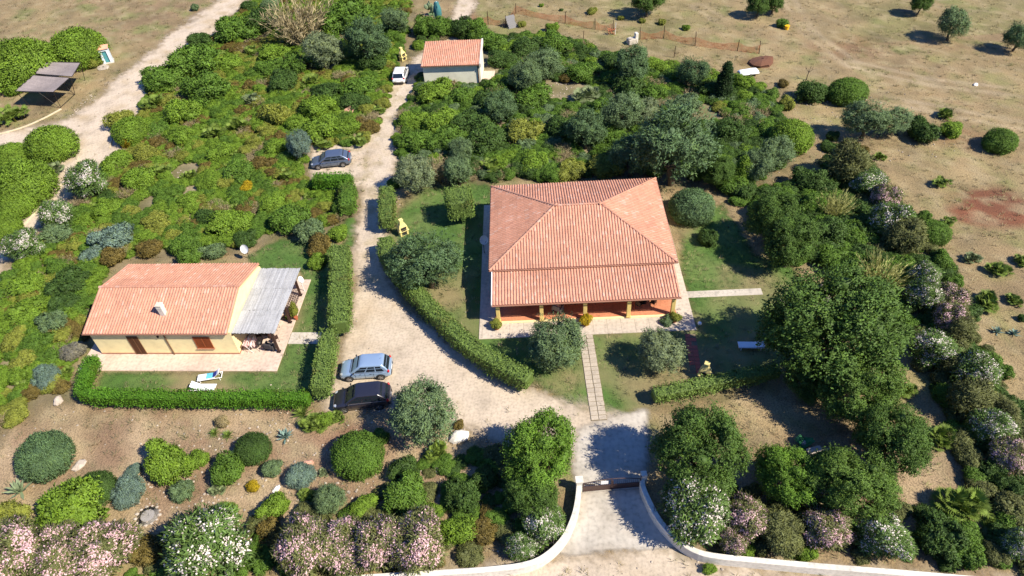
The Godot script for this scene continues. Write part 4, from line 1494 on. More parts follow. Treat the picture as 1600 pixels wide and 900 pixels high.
func make_materials() -> void:
	noise_a = noise_tex(3, 0.012, [0.80, 0.92, 0.97, 1.0], 5)
	noise_b = noise_tex(9, 0.035, [0.0, 0.4, 0.6, 1.0], 4)
	noise_c = noise_tex(21, 0.03, [0.62, 0.88, 0.98, 1.0], 5)
	noise_v = noise_tex(33, 0.008, [0.86, 0.95, 0.98, 1.0], 4)
	noise_w = noise_tex(41, 0.01, [0.93, 0.97, 0.99, 1.0], 4)
	rough_mat("soil", Color.WHITE, 0.95, 0.33, 4.0, noise_c)
	var gv := rough_mat("gravel", Color.WHITE, 0.95, 0.5, 1.0, noise_a)
	gv.transparency = BaseMaterial3D.TRANSPARENCY_ALPHA
	var cs := rough_mat("concrete_sheet", Color.WHITE, 0.85, 0.35, 0.2, noise_a)
	cs.transparency = BaseMaterial3D.TRANSPARENCY_ALPHA
	var lw := rough_mat("lawn", Color.WHITE, 0.9, 0.9, 3.0, noise_c)
	lw.transparency = BaseMaterial3D.TRANSPARENCY_ALPHA
	rough_mat("concrete", rgb8(206, 198, 184), 0.85, 0.35, 0.3)
	rough_mat("terrace", rgb8(222, 200, 182), 0.75, 0.4, 0.2)
	rough_mat("pavement", rgb8(206, 194, 178), 0.8, 0.4, 0.3)
	rough_mat("path_slab", rgb8(196, 184, 166), 0.9, 1.3, 0.5)
	rough_mat("red_slab", rgb8(192, 104, 86), 0.9, 1.3, 0.5, noise_c)
	rough_mat("mortar", rgb8(128, 116, 92), 0.95, 0.8, 0.5)
	rough_mat("villa_wall", rgb8(244, 228, 172), 0.8, 0.25, 0.1, noise_w)
	rough_mat("column", rgb8(232, 206, 128), 0.8, 0.25, 0.1, noise_w)
	rough_mat("bung_wall", rgb8(248, 232, 180), 0.8, 0.25, 0.1, noise_w)
	rough_mat("gar_wall", rgb8(238, 236, 216), 0.8, 0.25, 0.1, noise_w)
	rough_mat("white_wall", rgb8(238, 234, 224), 0.75, 0.4, 0.2)
	rough_mat("plinth", rgb8(206, 180, 130), 0.85, 0.5)
	rough_mat("plinth_brown", rgb8(186, 132, 104), 0.85, 0.5)
	rough_mat("roof_pan", rgb8(226, 164, 136), 0.85, 0.7)
	rough_mat("tile", Color.WHITE, 0.75, 0.9)
	rough_mat("veranda_floor", rgb8(214, 142, 106), 0.6, 0.6)
	rough_mat("brown_wood", rgb8(112, 72, 44), 0.6, 0.9)
	rough_mat("red_wood", rgb8(164, 84, 40), 0.6, 0.9)
	rough_mat("dark_wood", rgb8(66, 40, 34), 0.6, 0.9)
	rough_mat("reed", rgb8(196, 198, 200), 0.85, 0.8)
	rough_mat("bark", rgb8(96, 84, 70), 0.95, 1.5, 1.0)
	rough_mat("bbq", rgb8(242, 226, 150), 0.85, 0.8)
	rough_mat("rock", rgb8(196, 184, 170), 0.95, 0.8, 1.0)
	rough_mat("pink_rock", rgb8(206, 160, 138), 0.95, 0.8, 1.0)
	rough_mat("kerb", rgb8(222, 206, 176), 0.9, 0.9, 0.5)
	rough_mat("red_mound", rgb8(118, 80, 60), 0.95, 0.8, 3.0, noise_c)
	rough_mat("ash", rgb8(168, 164, 160), 0.95, 2.0, 1.0)
	rough_mat("terracotta_pot", rgb8(186, 104, 70), 0.8, 1.5)
	rough_mat("canvas", rgb8(158, 148, 146), 0.85, 0.5)
	rough_mat("grass_blade", Color.WHITE, 0.8, 1.0)
	rough_mat("towel", Color.WHITE, 0.9, 2.0)
	base_mat("flower_w", rgb8(244, 242, 230), 0.6).vertex_color_use_as_albedo = true
	base_mat("flower_p", rgb8(234, 202, 204), 0.6).vertex_color_use_as_albedo = true
	for k in ["flower_w", "flower_p"]:
		mats[k].backlight_enabled = true
		mats[k].backlight = Color(0.6, 0.6, 0.6)
	base_mat("white_metal", rgb8(236, 238, 240), 0.4)
	base_mat("dark_metal", rgb8(52, 48, 48), 0.5).metallic = 0.4
	base_mat("gate_metal", rgb8(84, 66, 62), 0.5).metallic = 0.3
	base_mat("gutter", rgb8(150, 108, 90), 0.45)
	base_mat("gutter_brown", rgb8(104, 78, 58), 0.5)
	base_mat("white_cloth", rgb8(240, 238, 236), 0.9)
	base_mat("lounger_cloth", rgb8(232, 236, 238), 0.8)
	base_mat("pink_cloth", rgb8(226, 180, 176), 0.9)
	base_mat("grey_cloth", rgb8(120, 120, 122), 0.9)
	base_mat("dark_cloth", rgb8(58, 56, 60), 0.9)
	base_mat("soot", rgb8(40, 36, 34), 0.95)
	base_mat("black_plastic", rgb8(34, 34, 36), 0.55)
	base_mat("rubber", rgb8(38, 38, 38), 0.85)
	var rim := base_mat("rim", rgb8(170, 172, 176), 0.35)
	rim.metallic = 0.8
	rim.vertex_color_use_as_albedo = true
	var gl := base_mat("car_glass", rgb8(30, 38, 46), 0.06)
	gl.metallic_specular = 0.7
	base_mat("lamp_glass", rgb8(206, 212, 218), 0.1).metallic = 0.5
	base_mat("red_lamp", rgb8(176, 20, 30), 0.15)
	for p in [["paint_blue", rgb8(150, 176, 206), 0.35], ["paint_black", rgb8(40, 40, 50), 0.15], ["paint_grey", rgb8(92, 106, 128), 0.4], ["paint_white", rgb8(236, 238, 240), 0.1]]:
		var m := base_mat(p[0], p[1], 0.32)
		m.metallic = p[2]
		m.clearcoat_enabled = true
		m.clearcoat = 1.0
		m.clearcoat_roughness = 0.06
	base_mat("net", rgb8(170, 104, 72), 0.8)
	base_mat("teal_net", rgb8(60, 120, 124), 0.8)
	base_mat("teal", rgb8(70, 140, 150), 0.6)
	base_mat("pale_blue", rgb8(206, 220, 232), 0.6)
	base_mat("green_cloth", rgb8(30, 110, 62), 0.6)
	base_mat("yellow_plastic", rgb8(230, 180, 30), 0.5)

# ------------------------------------------------------------------ the scene
func _ready() -> void:
	rng.seed = 20240611
	# camera: a drone 42 m up, looking down at about 43 degrees, slightly rolled
	var cam := Camera3D.new()
	cam.name = "camera"
	var th := deg_to_rad(43.5)
	var ro := deg_to_rad(4.5)
	var fw := Vector3(0, -sin(th), -cos(th))
	var up0 := Vector3(0, cos(th), -sin(th))
	var right := Vector3.RIGHT * cos(ro) - up0 * sin(ro)
	var up := up0 * cos(ro) + Vector3.RIGHT * sin(ro)
	cam.transform = Transform3D(Basis(right, up, -fw), Vector3(0, 42, 0))
	cam.fov = 44.13
	cam.near = 0.5
	cam.far = 3000.0
	add_child(cam)
	cam.current = true
	# sky, sun, exposure
	var env := Environment.new()
	var sm := ProceduralSkyMaterial.new()
	sm.sky_top_color = Color(0.26, 0.42, 0.72)
	sm.sky_horizon_color = Color(0.62, 0.72, 0.82)
	sm.sky_curve = 0.12
	sm.ground_bottom_color = Color(0.30, 0.26, 0.2)
	sm.ground_horizon_color = Color(0.62, 0.70, 0.78)
	sm.sky_energy_multiplier = 0.85
	var sky := Sky.new()
	sky.sky_material = sm
	env.background_mode = Environment.BG_SKY
	env.sky = sky
	env.tonemap_mode = Environment.TONE_MAPPER_LINEAR
	env.tonemap_exposure = 1.62
	env.sdfgi_enabled = true
	env.ssao_enabled = true
	env.ssil_enabled = true
	var we := WorldEnvironment.new()
	we.name = "world_environment"
	we.environment = env
	add_child(we)
	var sun := DirectionalLight3D.new()
	sun.name = "sun"
	sun.light_color = Color(1.0, 0.955, 0.88)
	sun.light_energy = 1.6
	sun.light_angular_distance = 0.5
	sun.shadow_enabled = true
	var el := deg_to_rad(45.5)
	var az := deg_to_rad(-150.5)
	var dirn := Vector3(cos(az) * cos(el), -sin(el), sin(az) * cos(el))
	sun.transform = Transform3D(Basis.looking_at(dirn, Vector3.UP), Vector3(30, 60, 20))
	add_child(sun)

	fbm.seed = 5
	fbm.frequency = 0.03
	fbm.fractal_octaves = 4
	fbm2.seed = 17
	fbm2.frequency = 0.06
	fbm2.fractal_octaves = 3
	make_materials()
	build_setting()
	build_villa()
	make_plant_meshes()
	build_bungalow()
	build_garage()
	build_objects()
	build_plants()
	build_cover()

func build_setting() -> void:
	var xs := PackedFloat32Array([-700.0, -400.0, -220.0, -140.0])
	xs.append_array(span(-105.0, 85.0, 0.6))
	xs.append_array(PackedFloat32Array([120.0, 220.0, 400.0, 700.0]))
	var zs := PackedFloat32Array([-900.0, -500.0, -300.0, -200.0])
	zs.append_array(span(-150.0, -8.0, 0.6))
	zs.append_array(PackedFloat32Array([20.0, 80.0, 200.0, 400.0]))
	structure("ground", grid_mesh(xs, zs, 0.0, soil_at), mats.soil)
	# litter under the scrub
	for p in [["scrub_floor", thicket_a, Vector2(-75, -112), Vector2(-10, -30)], ["scrub_floor", thicket_b, Vector2(-14, -100), Vector2(40, -50)]]:
		var poly: PackedVector2Array = p[1]
		sheet(numbered(p[0]), 0.004, p[2], p[3], 0.8, func(q: Vector2) -> float: return poly_d(q, poly), 2.5, 2.0, func(x: float, z: float, _d: float) -> Color:
			var n := fbm2.get_noise_2d(x * 4.0, z * 4.0)
			return Color(0.17, 0.155, 0.07).lerp(Color(0.31, 0.26, 0.16), clampf(0.5 + n * 1.4, 0, 1)), mats.gravel)
	# dirt track at the left
	var dirt := func(x: float, z: float, d: float) -> Color:
		var n := fbm2.get_noise_2d(x * 5.0, z * 5.0)
		var n2 := fbm.get_noise_2d(x * 2.0, z * 2.0)
		var c := Color(0.64, 0.54, 0.42).lerp(Color(0.51, 0.405, 0.27), clampf(0.1 + n * 1.4 + n2 + maxf(d + 0.8, 0.0) * 0.5, 0, 1))
		return c
	sheet("dirt_track", 0.008, Vector2(-80, -130), Vector2(-20, -45), 0.4, func(q: Vector2) -> float: return minf(band_d(q, tr), band_d(q, tr2)), 1.6, 1.3, dirt, mats.gravel)
	# gravel drive
	var bank := PackedVector2Array([Vector2(-17.66, -76.09), Vector2(-12.56, -73.85), Vector2(-12.87, -68.15), Vector2(-14.88, -68.44)])
	var stone := func(x: float, z: float, d: float) -> Color:
		var n := fbm2.get_noise_2d(x * 6.0, z * 6.0)
		var n2 := fbm.get_noise_2d(x * 2.5, z * 2.5)
		var c := Color(0.62, 0.525, 0.405).lerp(Color(0.52, 0.415, 0.29), clampf(0.15 + n * 0.7 + n2 * 0.9 + maxf(d + 0.9, 0.0) * 0.45, 0, 1))
		# a strip of scanty grass between the wheel tracks and at the rims
		var md := absf(d + 1.5)
		if z < -46.0:
			c = c.lerp(Color(0.40, 0.33, 0.19), clampf(0.55 - md * 1.6 + n * 1.5, 0, 0.6))
		return c
	sheet("gravel_drive", 0.012, Vector2(-32, -135), Vector2(16, -22), 0.3, func(q: Vector2) -> float: return minf(minf(band_d(q, dr), poly_d(q, bay)), minf(poly_d(q, lot), poly_d(q, bank))), 0.9, 0.8, stone, mats.gravel)
	# lawns
	var l1 := PackedVector2Array([Vector2(-11.27, -52.12), Vector2(-9.60, -59.56), Vector2(-5.70, -60.71), Vector2(-1.13, -59.53), Vector2(-1.59, -42.87), Vector2(-2.35, -39.25), Vector2(14.21, -38.03), Vector2(16.01, -53.05), Vector2(20.68, -53.44), Vector2(21.45, -45.89), Vector2(24.14, -43.89), Vector2(24.08, -36.42), Vector2(20.02, -33.27), Vector2(14.18, -31.14), Vector2(8.94, -30.51), Vector2(6.31, -29.92), Vector2(4.46, -29.71), Vector2(1.24, -33.50), Vector2(-2.43, -36.21), Vector2(-6.55, -41.52), Vector2(-8.85, -44.87)])
	var l2 := PackedVector2Array([Vector2(-33.06, -38.16), Vector2(-18.88, -36.72), Vector2(-18.44, -42.45), Vector2(-18.21, -47.17), Vector2(-18.89, -48.52), Vector2(-23.16, -49.02), Vector2(-24.44, -51.40), Vector2(-21.51, -53.38), Vector2(-16.48, -52.28), Vector2(-15.14, -51.19), Vector2(-14.63, -40.00), Vector2(-15.01, -35.25), Vector2(-15.35, -34.17), Vector2(-32.78, -35.76)])
	var l3 := PackedVector2Array([Vector2(-15.77, -56.63), Vector2(-14.55, -56.99), Vector2(-14.22, -51.54), Vector2(-15.44, -51.23)])
	var grass := func(x: float, z: float, d: float) -> Color:
		var n := fbm.get_noise_2d(x * 3.0 + 40.0, z * 3.0)
		var n2 := fbm2.get_noise_2d(x * 4.0, z * 4.0)
		var c := Color(0.088, 0.185, 0.028).lerp(Color(0.15, 0.235, 0.055), clampf(0.5 + n2 * 1.6, 0, 1))
		var p := Vector2(x, z)
		var worn := bump01(p, Vector2(-6.05, -43.37), Vector2(3.0, 4.5)) + bump01(p, Vector2(3.26, -33.42), Vector2(3.0, 3.5)) + bump01(p, Vector2(19.13, -43.66), Vector2(5, 3.5)) * 0.8 + bump01(p, Vector2(13.71, -32.98), Vector2(5, 4)) * 0.8 + bump01(p, Vector2(-25.18, -35.51), Vector2(9.0, 1.3)) * 0.8 + 0.7 * bump01(p, Vector2(11.71, -32.57), Vector2(5.0, 3.5))
		c = c.lerp(Color(0.32, 0.26, 0.13), clampf(worn * 0.85 + n * 1.3 - 0.08 + clampf((d + 0.9) * 0.5, 0.0, 0.4), 0, 0.92))
		return c
	sheet("villa_lawn", 0.008, Vector2(-14, -62), Vector2(28, -28), 0.35, func(q: Vector2) -> float: return poly_d(q, l1), 0.7, 0.7, grass, mats.lawn)
	sheet("bungalow_lawn", 0.008, Vector2(-36, -56), Vector2(-10, -32), 0.3, func(q: Vector2) -> float: return minf(poly_d(q, l2), poly_d(q, l3)), 0.5, 0.4, grass, mats.lawn)
	# concrete ramp and yard at the gate
	var yard := PackedVector2Array([Vector2(3.98, -29.59), Vector2(8.94, -30.51), Vector2(8.08, -25.58), Vector2(7.39, -23.73), Vector2(3.33, -23.95), Vector2(3.20, -25.67)])
	var ramp := PackedVector2Array([Vector2(3.46, -24.31), Vector2(7.45, -24.29), Vector2(8.12, -22.00), Vector2(9.17, -20.21), Vector2(1.45, -20.19), Vector2(2.66, -22.12)])
	var con := func(x: float, z: float, d: float) -> Color:
		var n := fbm2.get_noise_2d(x * 4.0, z * 4.0)
		return Color(0.60, 0.56, 0.49).lerp(Color(0.50, 0.445, 0.365), clampf(0.3 + n * 0.9 + clampf(d + 0.6, 0.0, 0.6), 0, 1))
	sheet("entrance_yard", 0.016, Vector2(1, -34), Vector2(12, -23), 0.25, func(q: Vector2) -> float: return poly_d(q, yard), 0.35, 0.4, con, mats.concrete_sheet)
	sheet("entrance_ramp", 0.020, Vector2(0, -25), Vector2(12, -17), 0.2, func(q: Vector2) -> float: return poly_d(q, ramp), 0.12, 0.15, con, mats.concrete_sheet)
	var road := [[Vector2(-5.21, -17.16), 3.0], [Vector2(4.57, -17.51), 3.0], [Vector2(13.32, -16.64), 2.2], [Vector2(28.37, -14.58), 2.0]]
	sheet("verge_road", 0.008, Vector2(-12, -22), Vector2(32, -10), 0.3, func(q: Vector2) -> float: return band_d(q, road), 1.5, 1.4, stone, mats.gravel)
	# pavement round the villa and the bungalow terrace
	var vt := Transform3D(Basis(Vector3.UP, VILLA_YAW), VILLA_AT)
	var pv := structure("villa_pavement", box_mesh(Vector3(0, 0.02, 1.9), Vector3(17.3, 0.08, 17.7), 0.01), mats.pavement)
	pv.transform = vt
	var pj := MB.new()
	for k in 16:
		pj.box(Vector3(-8.4 + k * 1.12, 0.062, 9.9), Vector3(0.015, 0.004, 1.6))
	part(pv, "joint", pj.done(), mats.mortar, "stuff")
	var bt := Transform3D(Basis(Vector3.UP, BUNG_YAW), BUNG_AT)
	structure("bungalow_terrace", box_mesh(Vector3(6.95, 0.03, -3.5), Vector3(16.4, 0.1, 10.5), 0.01), mats.terrace).transform = bt
	structure("terrace_path", box_mesh(Vector3(17.2, 0.03, -1.75), Vector3(4.0, 0.07, 1.25), 0.01), mats.concrete).transform = bt
	var sp := structure("side_path", box_mesh(Vector3(11.7, 0.02, 6.72), Vector3(6.2, 0.05, 0.75), 0.01), mats.concrete)
	sp.transform = vt
	# slab path from the villa to the yard
	var gp := structure("garden_path", box_mesh(Vector3(0.0, 0.01, 14.9), Vector3(1.15, 0.03, 8.3)), mats.mortar)
	gp.transform = vt * Transform3D(Basis(Vector3.UP, 0.035), Vector3(-0.5, 0, 0))
	var slabs := []
	for i in 4:
		slabs.append(box_mesh(Vector3.ZERO, Vector3(0.53, 0.05, 0.38) + Vector3(rng.randf_range(-0.02, 0.01), 0, rng.randf_range(-0.02, 0.01)), 0.012))
	for i in 20:
		for s in [-0.285, 0.285]:
			var sl := part(gp, "slab", slabs[rng.randi() % 4], mats.path_slab)
			sl.position = Vector3(s + rng.randf_range(-0.01, 0.01), 0.036 + rng.randf_range(-0.006, 0.008), 10.98 + i * 0.412)
			sl.rotation = Vector3(rng.randf_range(-0.012, 0.012), rng.randf_range(-0.03, 0.03), rng.randf_range(-0.012, 0.012))
	# red brick path from the pavement to the barbecue
	var ra := Vector3(13.71, 0.00, -37.40)
	var rb := Vector3(13.24, 0.00, -33.40)
	var rp := structure("brick_path", box_mesh(Vector3(0, 0.008, 0), Vector3(0.85, 0.024, ra.distance_to(rb))), mats.mortar)
	rp.position = (ra + rb) * 0.5
	rp.rotation.y = atan2(rb.x - ra.x, rb.z - ra.z)
	var n := int(ra.distance_to(rb) / 0.4)
	for i in n:
		for s in [-0.21, 0.21]:
			if rng.randf() < 0.1:
				continue
			var sl := part(rp, "slab", slabs[rng.randi() % 4], mats.red_slab)
			sl.scale = Vector3(0.76, 0.9, 0.95)
			sl.position = Vector3(s, 0.024, (i + 0.5 - n * 0.5) * 0.4)
			sl.rotation.y = rng.randf_range(-0.05, 0.05)

func build_objects() -> void:
	# white wall on both sides of the gate
	var lw := sweep_wall("boundary_wall", "curved low white wall sweeping left from the gate along the bottom edge", PackedVector3Array([Vector3(3.40, 0.75, -24.90), Vector3(3.17, 0.75, -23.67), Vector3(2.77, 0.75, -22.36), Vector3(2.02, 0.75, -21.01), Vector3(0.98, 0.75, -20.03), Vector3(-0.22, 0.75, -19.49), Vector3(-2.07, 0.75, -19.32), Vector3(-5.14, 0.75, -19.33), Vector3(-8.98, 0.75, -19.40), Vector3(-13.59, 0.75, -19.46), Vector3(-20.51, 0.75, -19.47)]), 0.34, 0.8, mats.white_wall)
	var rw := sweep_wall("boundary_wall", "curved low white wall sweeping right from the gate along the bottom edge", PackedVector3Array([Vector3(7.67, 0.75, -25.05), Vector3(7.41, 0.75, -24.12), Vector3(7.62, 0.75, -22.83), Vector3(7.98, 0.75, -21.61), Vector3(8.70, 0.75, -20.37), Vector3(9.65, 0.75, -19.48), Vector3(10.88, 0.75, -19.02), Vector3(13.75, 0.75, -18.47), Vector3(17.29, 0.75, -17.83), Vector3(20.76, 0.75, -17.25), Vector3(25.49, 0.75, -16.42), Vector3(30.77, 0.75, -15.57)]), 0.34, 0.8, mats.white_wall)
	var pl := Vector3(3.36, 1.00, -24.57)
	part(lw, "gate_pillar", box_mesh(Vector3(pl.x, 0.6, pl.z), Vector3(0.42, 1.2, 0.42), 0.02), mats.white_wall)
	part(lw, "pillar_cap", box_mesh(Vector3(pl.x, 1.22, pl.z), Vector3(0.5, 0.06, 0.5), 0.015), mats.white_wall)
	var pr := Vector3(7.58, 1.00, -24.66)
	part(rw, "gate_pillar", box_mesh(Vector3(pr.x, 0.6, pr.z), Vector3(0.4, 1.2, 0.4), 0.02), mats.white_wall)
	for q in [Vector3(8.23, 0.80, -20.97), Vector3(9.22, 0.80, -19.81), Vector3(7.77, 0.80, -22.21)]:
		part(rw, "fence_stake", tube_mesh(Vector3(q.x, 0.7, q.z), Vector3(q.x, 1.35, q.z), 0.02, 0.02, 6), mats.dark_metal)
	gate(Vector3(pl.x + 0.2, 0, Vector3(3.46, 0.00, -24.26).z - 0.1), Vector3(pr.x - 0.2, 0, Vector3(7.33, 0.00, -24.30).z - 0.1))
	var mf := thing("metal_fence", "short dark metal fence panel behind the white wall beside the gate tree", "fence")
	var fa := Vector3(-1.51, 0.00, -19.94)
	var fb := Vector3(1.30, 0.00, -20.20)
	for k in 5:
		var p := fa.lerp(fb, k / 4.0) + Vector3(0, 0, -0.35)
		part(mf, "post", tube_mesh(p, p + Vector3(0, 1.5, 0), 0.03, 0.03, 6), mats.dark_metal)
	for h in [0.5, 1.0, 1.45]:
		part(mf, "rail", tube_mesh(fa + Vector3(0, h, -0.35), fb + Vector3(0, h, -0.35), 0.018, 0.018, 6), mats.dark_metal)
	# hedges
	hedge("long clipped hedge beside the drive in front of the bungalow pergola", PackedVector3Array([Vector3(-14.98, 0.75, -49.22), Vector3(-14.65, 0.75, -45.95), Vector3(-13.96, 0.75, -39.80)]), 1.6, 1.5, "h")
	hedge("short clipped hedge beside the blue and black cars", PackedVector3Array([Vector3(-14.67, 0.75, -38.90), Vector3(-14.56, 0.75, -33.27)]), 1.25, 1.4, "h")
	hedge("bright green clipped hedge closing the bungalow lawn towards the bare earth", PackedVector3Array([Vector3(-33.56, 0.45, -38.69), Vector3(-33.38, 0.45, -36.34), Vector3(-33.09, 0.45, -35.32), Vector3(-31.66, 0.45, -34.88), Vector3(-23.61, 0.45, -33.91), Vector3(-15.61, 0.45, -33.13)]), 0.95, 1.05, "h2")
	hedge("long curved clipped hedge between villa lawn and drive", PackedVector3Array([Vector3(-11.11, 0.55, -50.51), Vector3(-10.76, 0.55, -48.07), Vector3(-8.74, 0.55, -44.28), Vector3(-6.03, 0.55, -40.13), Vector3(-3.37, 0.55, -36.48), Vector3(-0.99, 0.55, -34.32), Vector3(0.66, 0.55, -33.12)]), 1.3, 1.2, "h")
	hedge("small clipped hedge block by the drive at the back of the villa lawn", PackedVector3Array([Vector3(-11.49, 0.70, -57.76), Vector3(-11.14, 0.70, -52.86)]), 1.35, 1.5, "h")
	hedge("broad tall clipped hedge block on the villa lawn beside the villa side wall", PackedVector3Array([Vector3(-4.46, 1.10, -55.46), Vector3(-4.16, 1.10, -53.02)]), 2.3, 2.1, "h")
	hedge("low clipped hedge behind the yellow barbecue of the villa lawn", PackedVector3Array([Vector3(9.57, 0.45, -31.07), Vector3(12.34, 0.45, -31.44), Vector3(15.75, 0.45, -31.99), Vector3(18.76, 0.45, -32.34)]), 0.95, 0.9, "h")
	hedge("clipped hedge along the lower rim of the bay of the grey hatchback", PackedVector3Array([Vector3(-19.19, 0.60, -61.12), Vector3(-15.45, 0.60, -60.61)]), 1.3, 1.2, "h2")
	hedge("short hedge by the drive between the parking bay and bungalow garden", PackedVector3Array([Vector3(-15.59, 0.60, -59.52), Vector3(-15.23, 0.60, -55.78)]), 1.4, 1.3, "g2")
	# cars
	car("pale blue hatchback parked nose to the short clipped hedge", Vector3(-11.67, 0.60, -36.06) * Vector3(1, 0, 1), PI - 0.0 - 0.02, mats.paint_blue, 3.95, 1.72, 1.48, 0.42, 1.0)
	car("black hatchback parked beside the pale blue one, under the grey olive", Vector3(-11.69, 0.60, -33.22) * Vector3(1, 0, 1), PI + 0.03, mats.paint_black, 4.25, 1.8, 1.5, 0.62, 0.98)
	car("dark grey hatchback parked in the gravel bay of the scrub", Vector3(-18.30, 0.60, -65.84) * Vector3(1, 0, 1), PI + 0.06, mats.paint_grey, 4.3, 1.8, 1.43, 0.75, 0.97)
	car("small white car parked beside the garage in its shadow", Vector3(-11.89, 0.60, -84.29) * Vector3(1, 0, 1), PI * 0.5 - 0.1, mats.paint_white, 3.7, 1.7, 1.5, 0.4, 1.0)
	trailer(Vector3(30.28, 0.00, -78.08), 0.12)
	# loungers, barbecues, dishes
	lounger("white sun lounger carrying a blue towel on the bungalow lawn", Vector3(-23.98, 0.30, -36.67) * Vector3(1, 0, 1), 0.1, 0.7, mats.lounger_cloth, true)
	lounger("bare white sun lounger with its back to the hedge side on the bungalow lawn", Vector3(-24.21, 0.30, -35.61) * Vector3(1, 0, 1), PI - 0.1, 0.6, mats.lounger_cloth, false)
	lounger("pale sun lounger in the shade of the huge tree on the villa lawn", Vector3(17.91, 0.30, -35.53) * Vector3(1, 0, 1), -0.12, 0.15, mats.lounger_cloth, false)
	barbecue("yellow masonry barbecue on the villa lawn next to the small hedge block", Vector3(-9.80, 0.00, -52.79), 0.5)
	barbecue("yellow masonry barbecue at the end of the red brick path", Vector3(13.68, 0.00, -32.86), -0.5)
	barbecue("yellow masonry barbecue at the shrubs opposite the garage", Vector3(-11.96, 0.00, -89.47), 0.9)
	dish("white satellite dish on a mast behind the bungalow", Vector3(-24.05, 0.00, -50.99), -0.3, 1.2)
	dish("white satellite dish at the shaded side wall of the villa", Vector3(-2.25, 0.00, -49.09), 0.6, 1.6)
	potted("potted green shrub at the corner column on the drive side of the veranda", Vector3(-1.45, 0.00, -39.58), 0.55, "y")
	potted("potted yellow green shrub at the middle column of the veranda", Vector3(5.69, 0.00, -39.24), 0.62, "gold")
	potted("potted green shrub at the corner column on the barbecue side of the veranda", Vector3(12.76, 0.00, -38.83), 0.55, "y")
	plant("M", "o", Vector3(12.22, 0.00, -38.74).x, Vector3(12.22, 0.00, -38.74).z, 0.65, "small grey green bush beside the potted shrub at the veranda corner")
	var gl := thing("garden_lamp", "white globe garden lamp at the pavement corner of the villa", "lamp", Vector3(14.56, 0.00, -38.00))
	var gm := MB.new()
	gm.ball(Vector3(0, 0.5, 0), Vector3(0.16, 0.16, 0.16), 14, 10)
	part(gl, "globe", gm.done(), mats.white_metal)
	part(gl, "post", tube_mesh(Vector3.ZERO, Vector3(0, 0.38, 0), 0.03), mats.dark_metal)
	# rocks and ash ring
	rock("pale pink boulder on the verge of the drive", Vector3(-17.51, 0.00, -76.81), Vector3(0.85, 0.6, 0.6), mats.pink_rock)
	rock("white boulder between the grey olive and the gate tree", Vector3(-4.53, 0.00, -29.35), Vector3(0.8, 0.4, 0.5), mats.white_wall)
	rock("pale rock under the corner of the clipped bungalow hedge", Vector3(-35.46, 0.00, -35.53), Vector3(0.45, 0.35, 0.35), mats.rock)
	rock("small pale rock beside the agave of the bare earth", Vector3(-31.49, 0.00, -29.50), Vector3(0.5, 0.25, 0.4), mats.rock)
	rock("small rock on the red earth near the grey olive", Vector3(-6.10, 0.00, -26.85), Vector3(0.25, 0.18, 0.2), mats.rock)
	rock("pink stone behind the silvery blue cushion shrub", Vector3(-15.04, 0.00, -28.11), Vector3(0.4, 0.3, 0.3), mats.pink_rock)
	rock("flat white stone on the bed beside the golden shrub", Vector3(-16.94, 0.00, -26.34), Vector3(0.35, 0.12, 0.22), mats.white_wall)
	rock("pale stone in the shade of the stone wall row", Vector3(25.26, 0.00, -39.85), Vector3(0.6, 0.35, 0.4), mats.rock)
	rock("white stone at the dark shrub that starts the stone wall row", Vector3(26.12, 0.00, -41.43), Vector3(0.3, 0.3, 0.3), mats.rock)
	rock("pale stone below the red soil mound", Vector3(21.79, 0.00, -39.94), Vector3(0.4, 0.25, 0.3), mats.rock)
	rock("white stone alone on the mown field", Vector3(54.44, 0.00, -71.72), Vector3(0.35, 0.15, 0.25), mats.white_wall)
	rock("pale flat slab of stone in front of the small white kiosk", Vector3(-53.40, 0.00, -94.32), Vector3(1.1, 0.12, 0.7), mats.rock, "stone_slab", "stone")
	rock("mound of red soil beside the field fence end", Vector3(32.89, 0.00, -81.01), Vector3(1.7, 0.5, 1.3), mats.red_mound, "soil_mound", "soil mound")
	var ring := thing("ash_ring", "round patch of grey ashes with stones on the bare earth", "fire pit", Vector3(-25.27, 0.00, -25.12))
	part(ring, "ashes", tube_mesh(Vector3(0, 0.004, 0), Vector3(0, 0.05, 0), 0.72, 0.45, 18), mats.ash)
	for k in 13:
		var t := TAU * k / 13
		var st := part(ring, "stone", rock_mesh(Vector3(0.13, 0.09, 0.1) * rng.randf_range(0.7, 1.3), k), mats.rock)
		st.position = Vector3(cos(t) * 0.78, 0, sin(t) * 0.72)
	# kerbs of the dirt track
	kerb("pale kerb along the dirt track below the shade sails", PackedVector3Array([Vector3(-60.35, 0.00, -77.98), Vector3(-58.00, 0.00, -79.10), Vector3(-56.13, 0.00, -80.93), Vector3(-54.68, 0.00, -83.21)]))
	kerb("pale kerb on the field side of the lower track arm", PackedVector3Array([Vector3(-47.80, 0.00, -71.32), Vector3(-47.22, 0.00, -67.31), Vector3(-47.95, 0.00, -64.67), Vector3(-48.30, 0.00, -61.35), Vector3(-48.68, 0.00, -58.64), Vector3(-49.22, 0.00, -55.13)]))
	kerb("short pale kerb at the thicket corner of the track fork", PackedVector3Array([Vector3(-46.35, 0.00, -77.06), Vector3(-45.41, 0.00, -75.06), Vector3(-44.87, 0.00, -72.91)]))
	shade_sails()
	kiosk(Vector3(-53.39, 0.00, -96.24), 0.35)
	net_fence()
	far_things()
	swing()

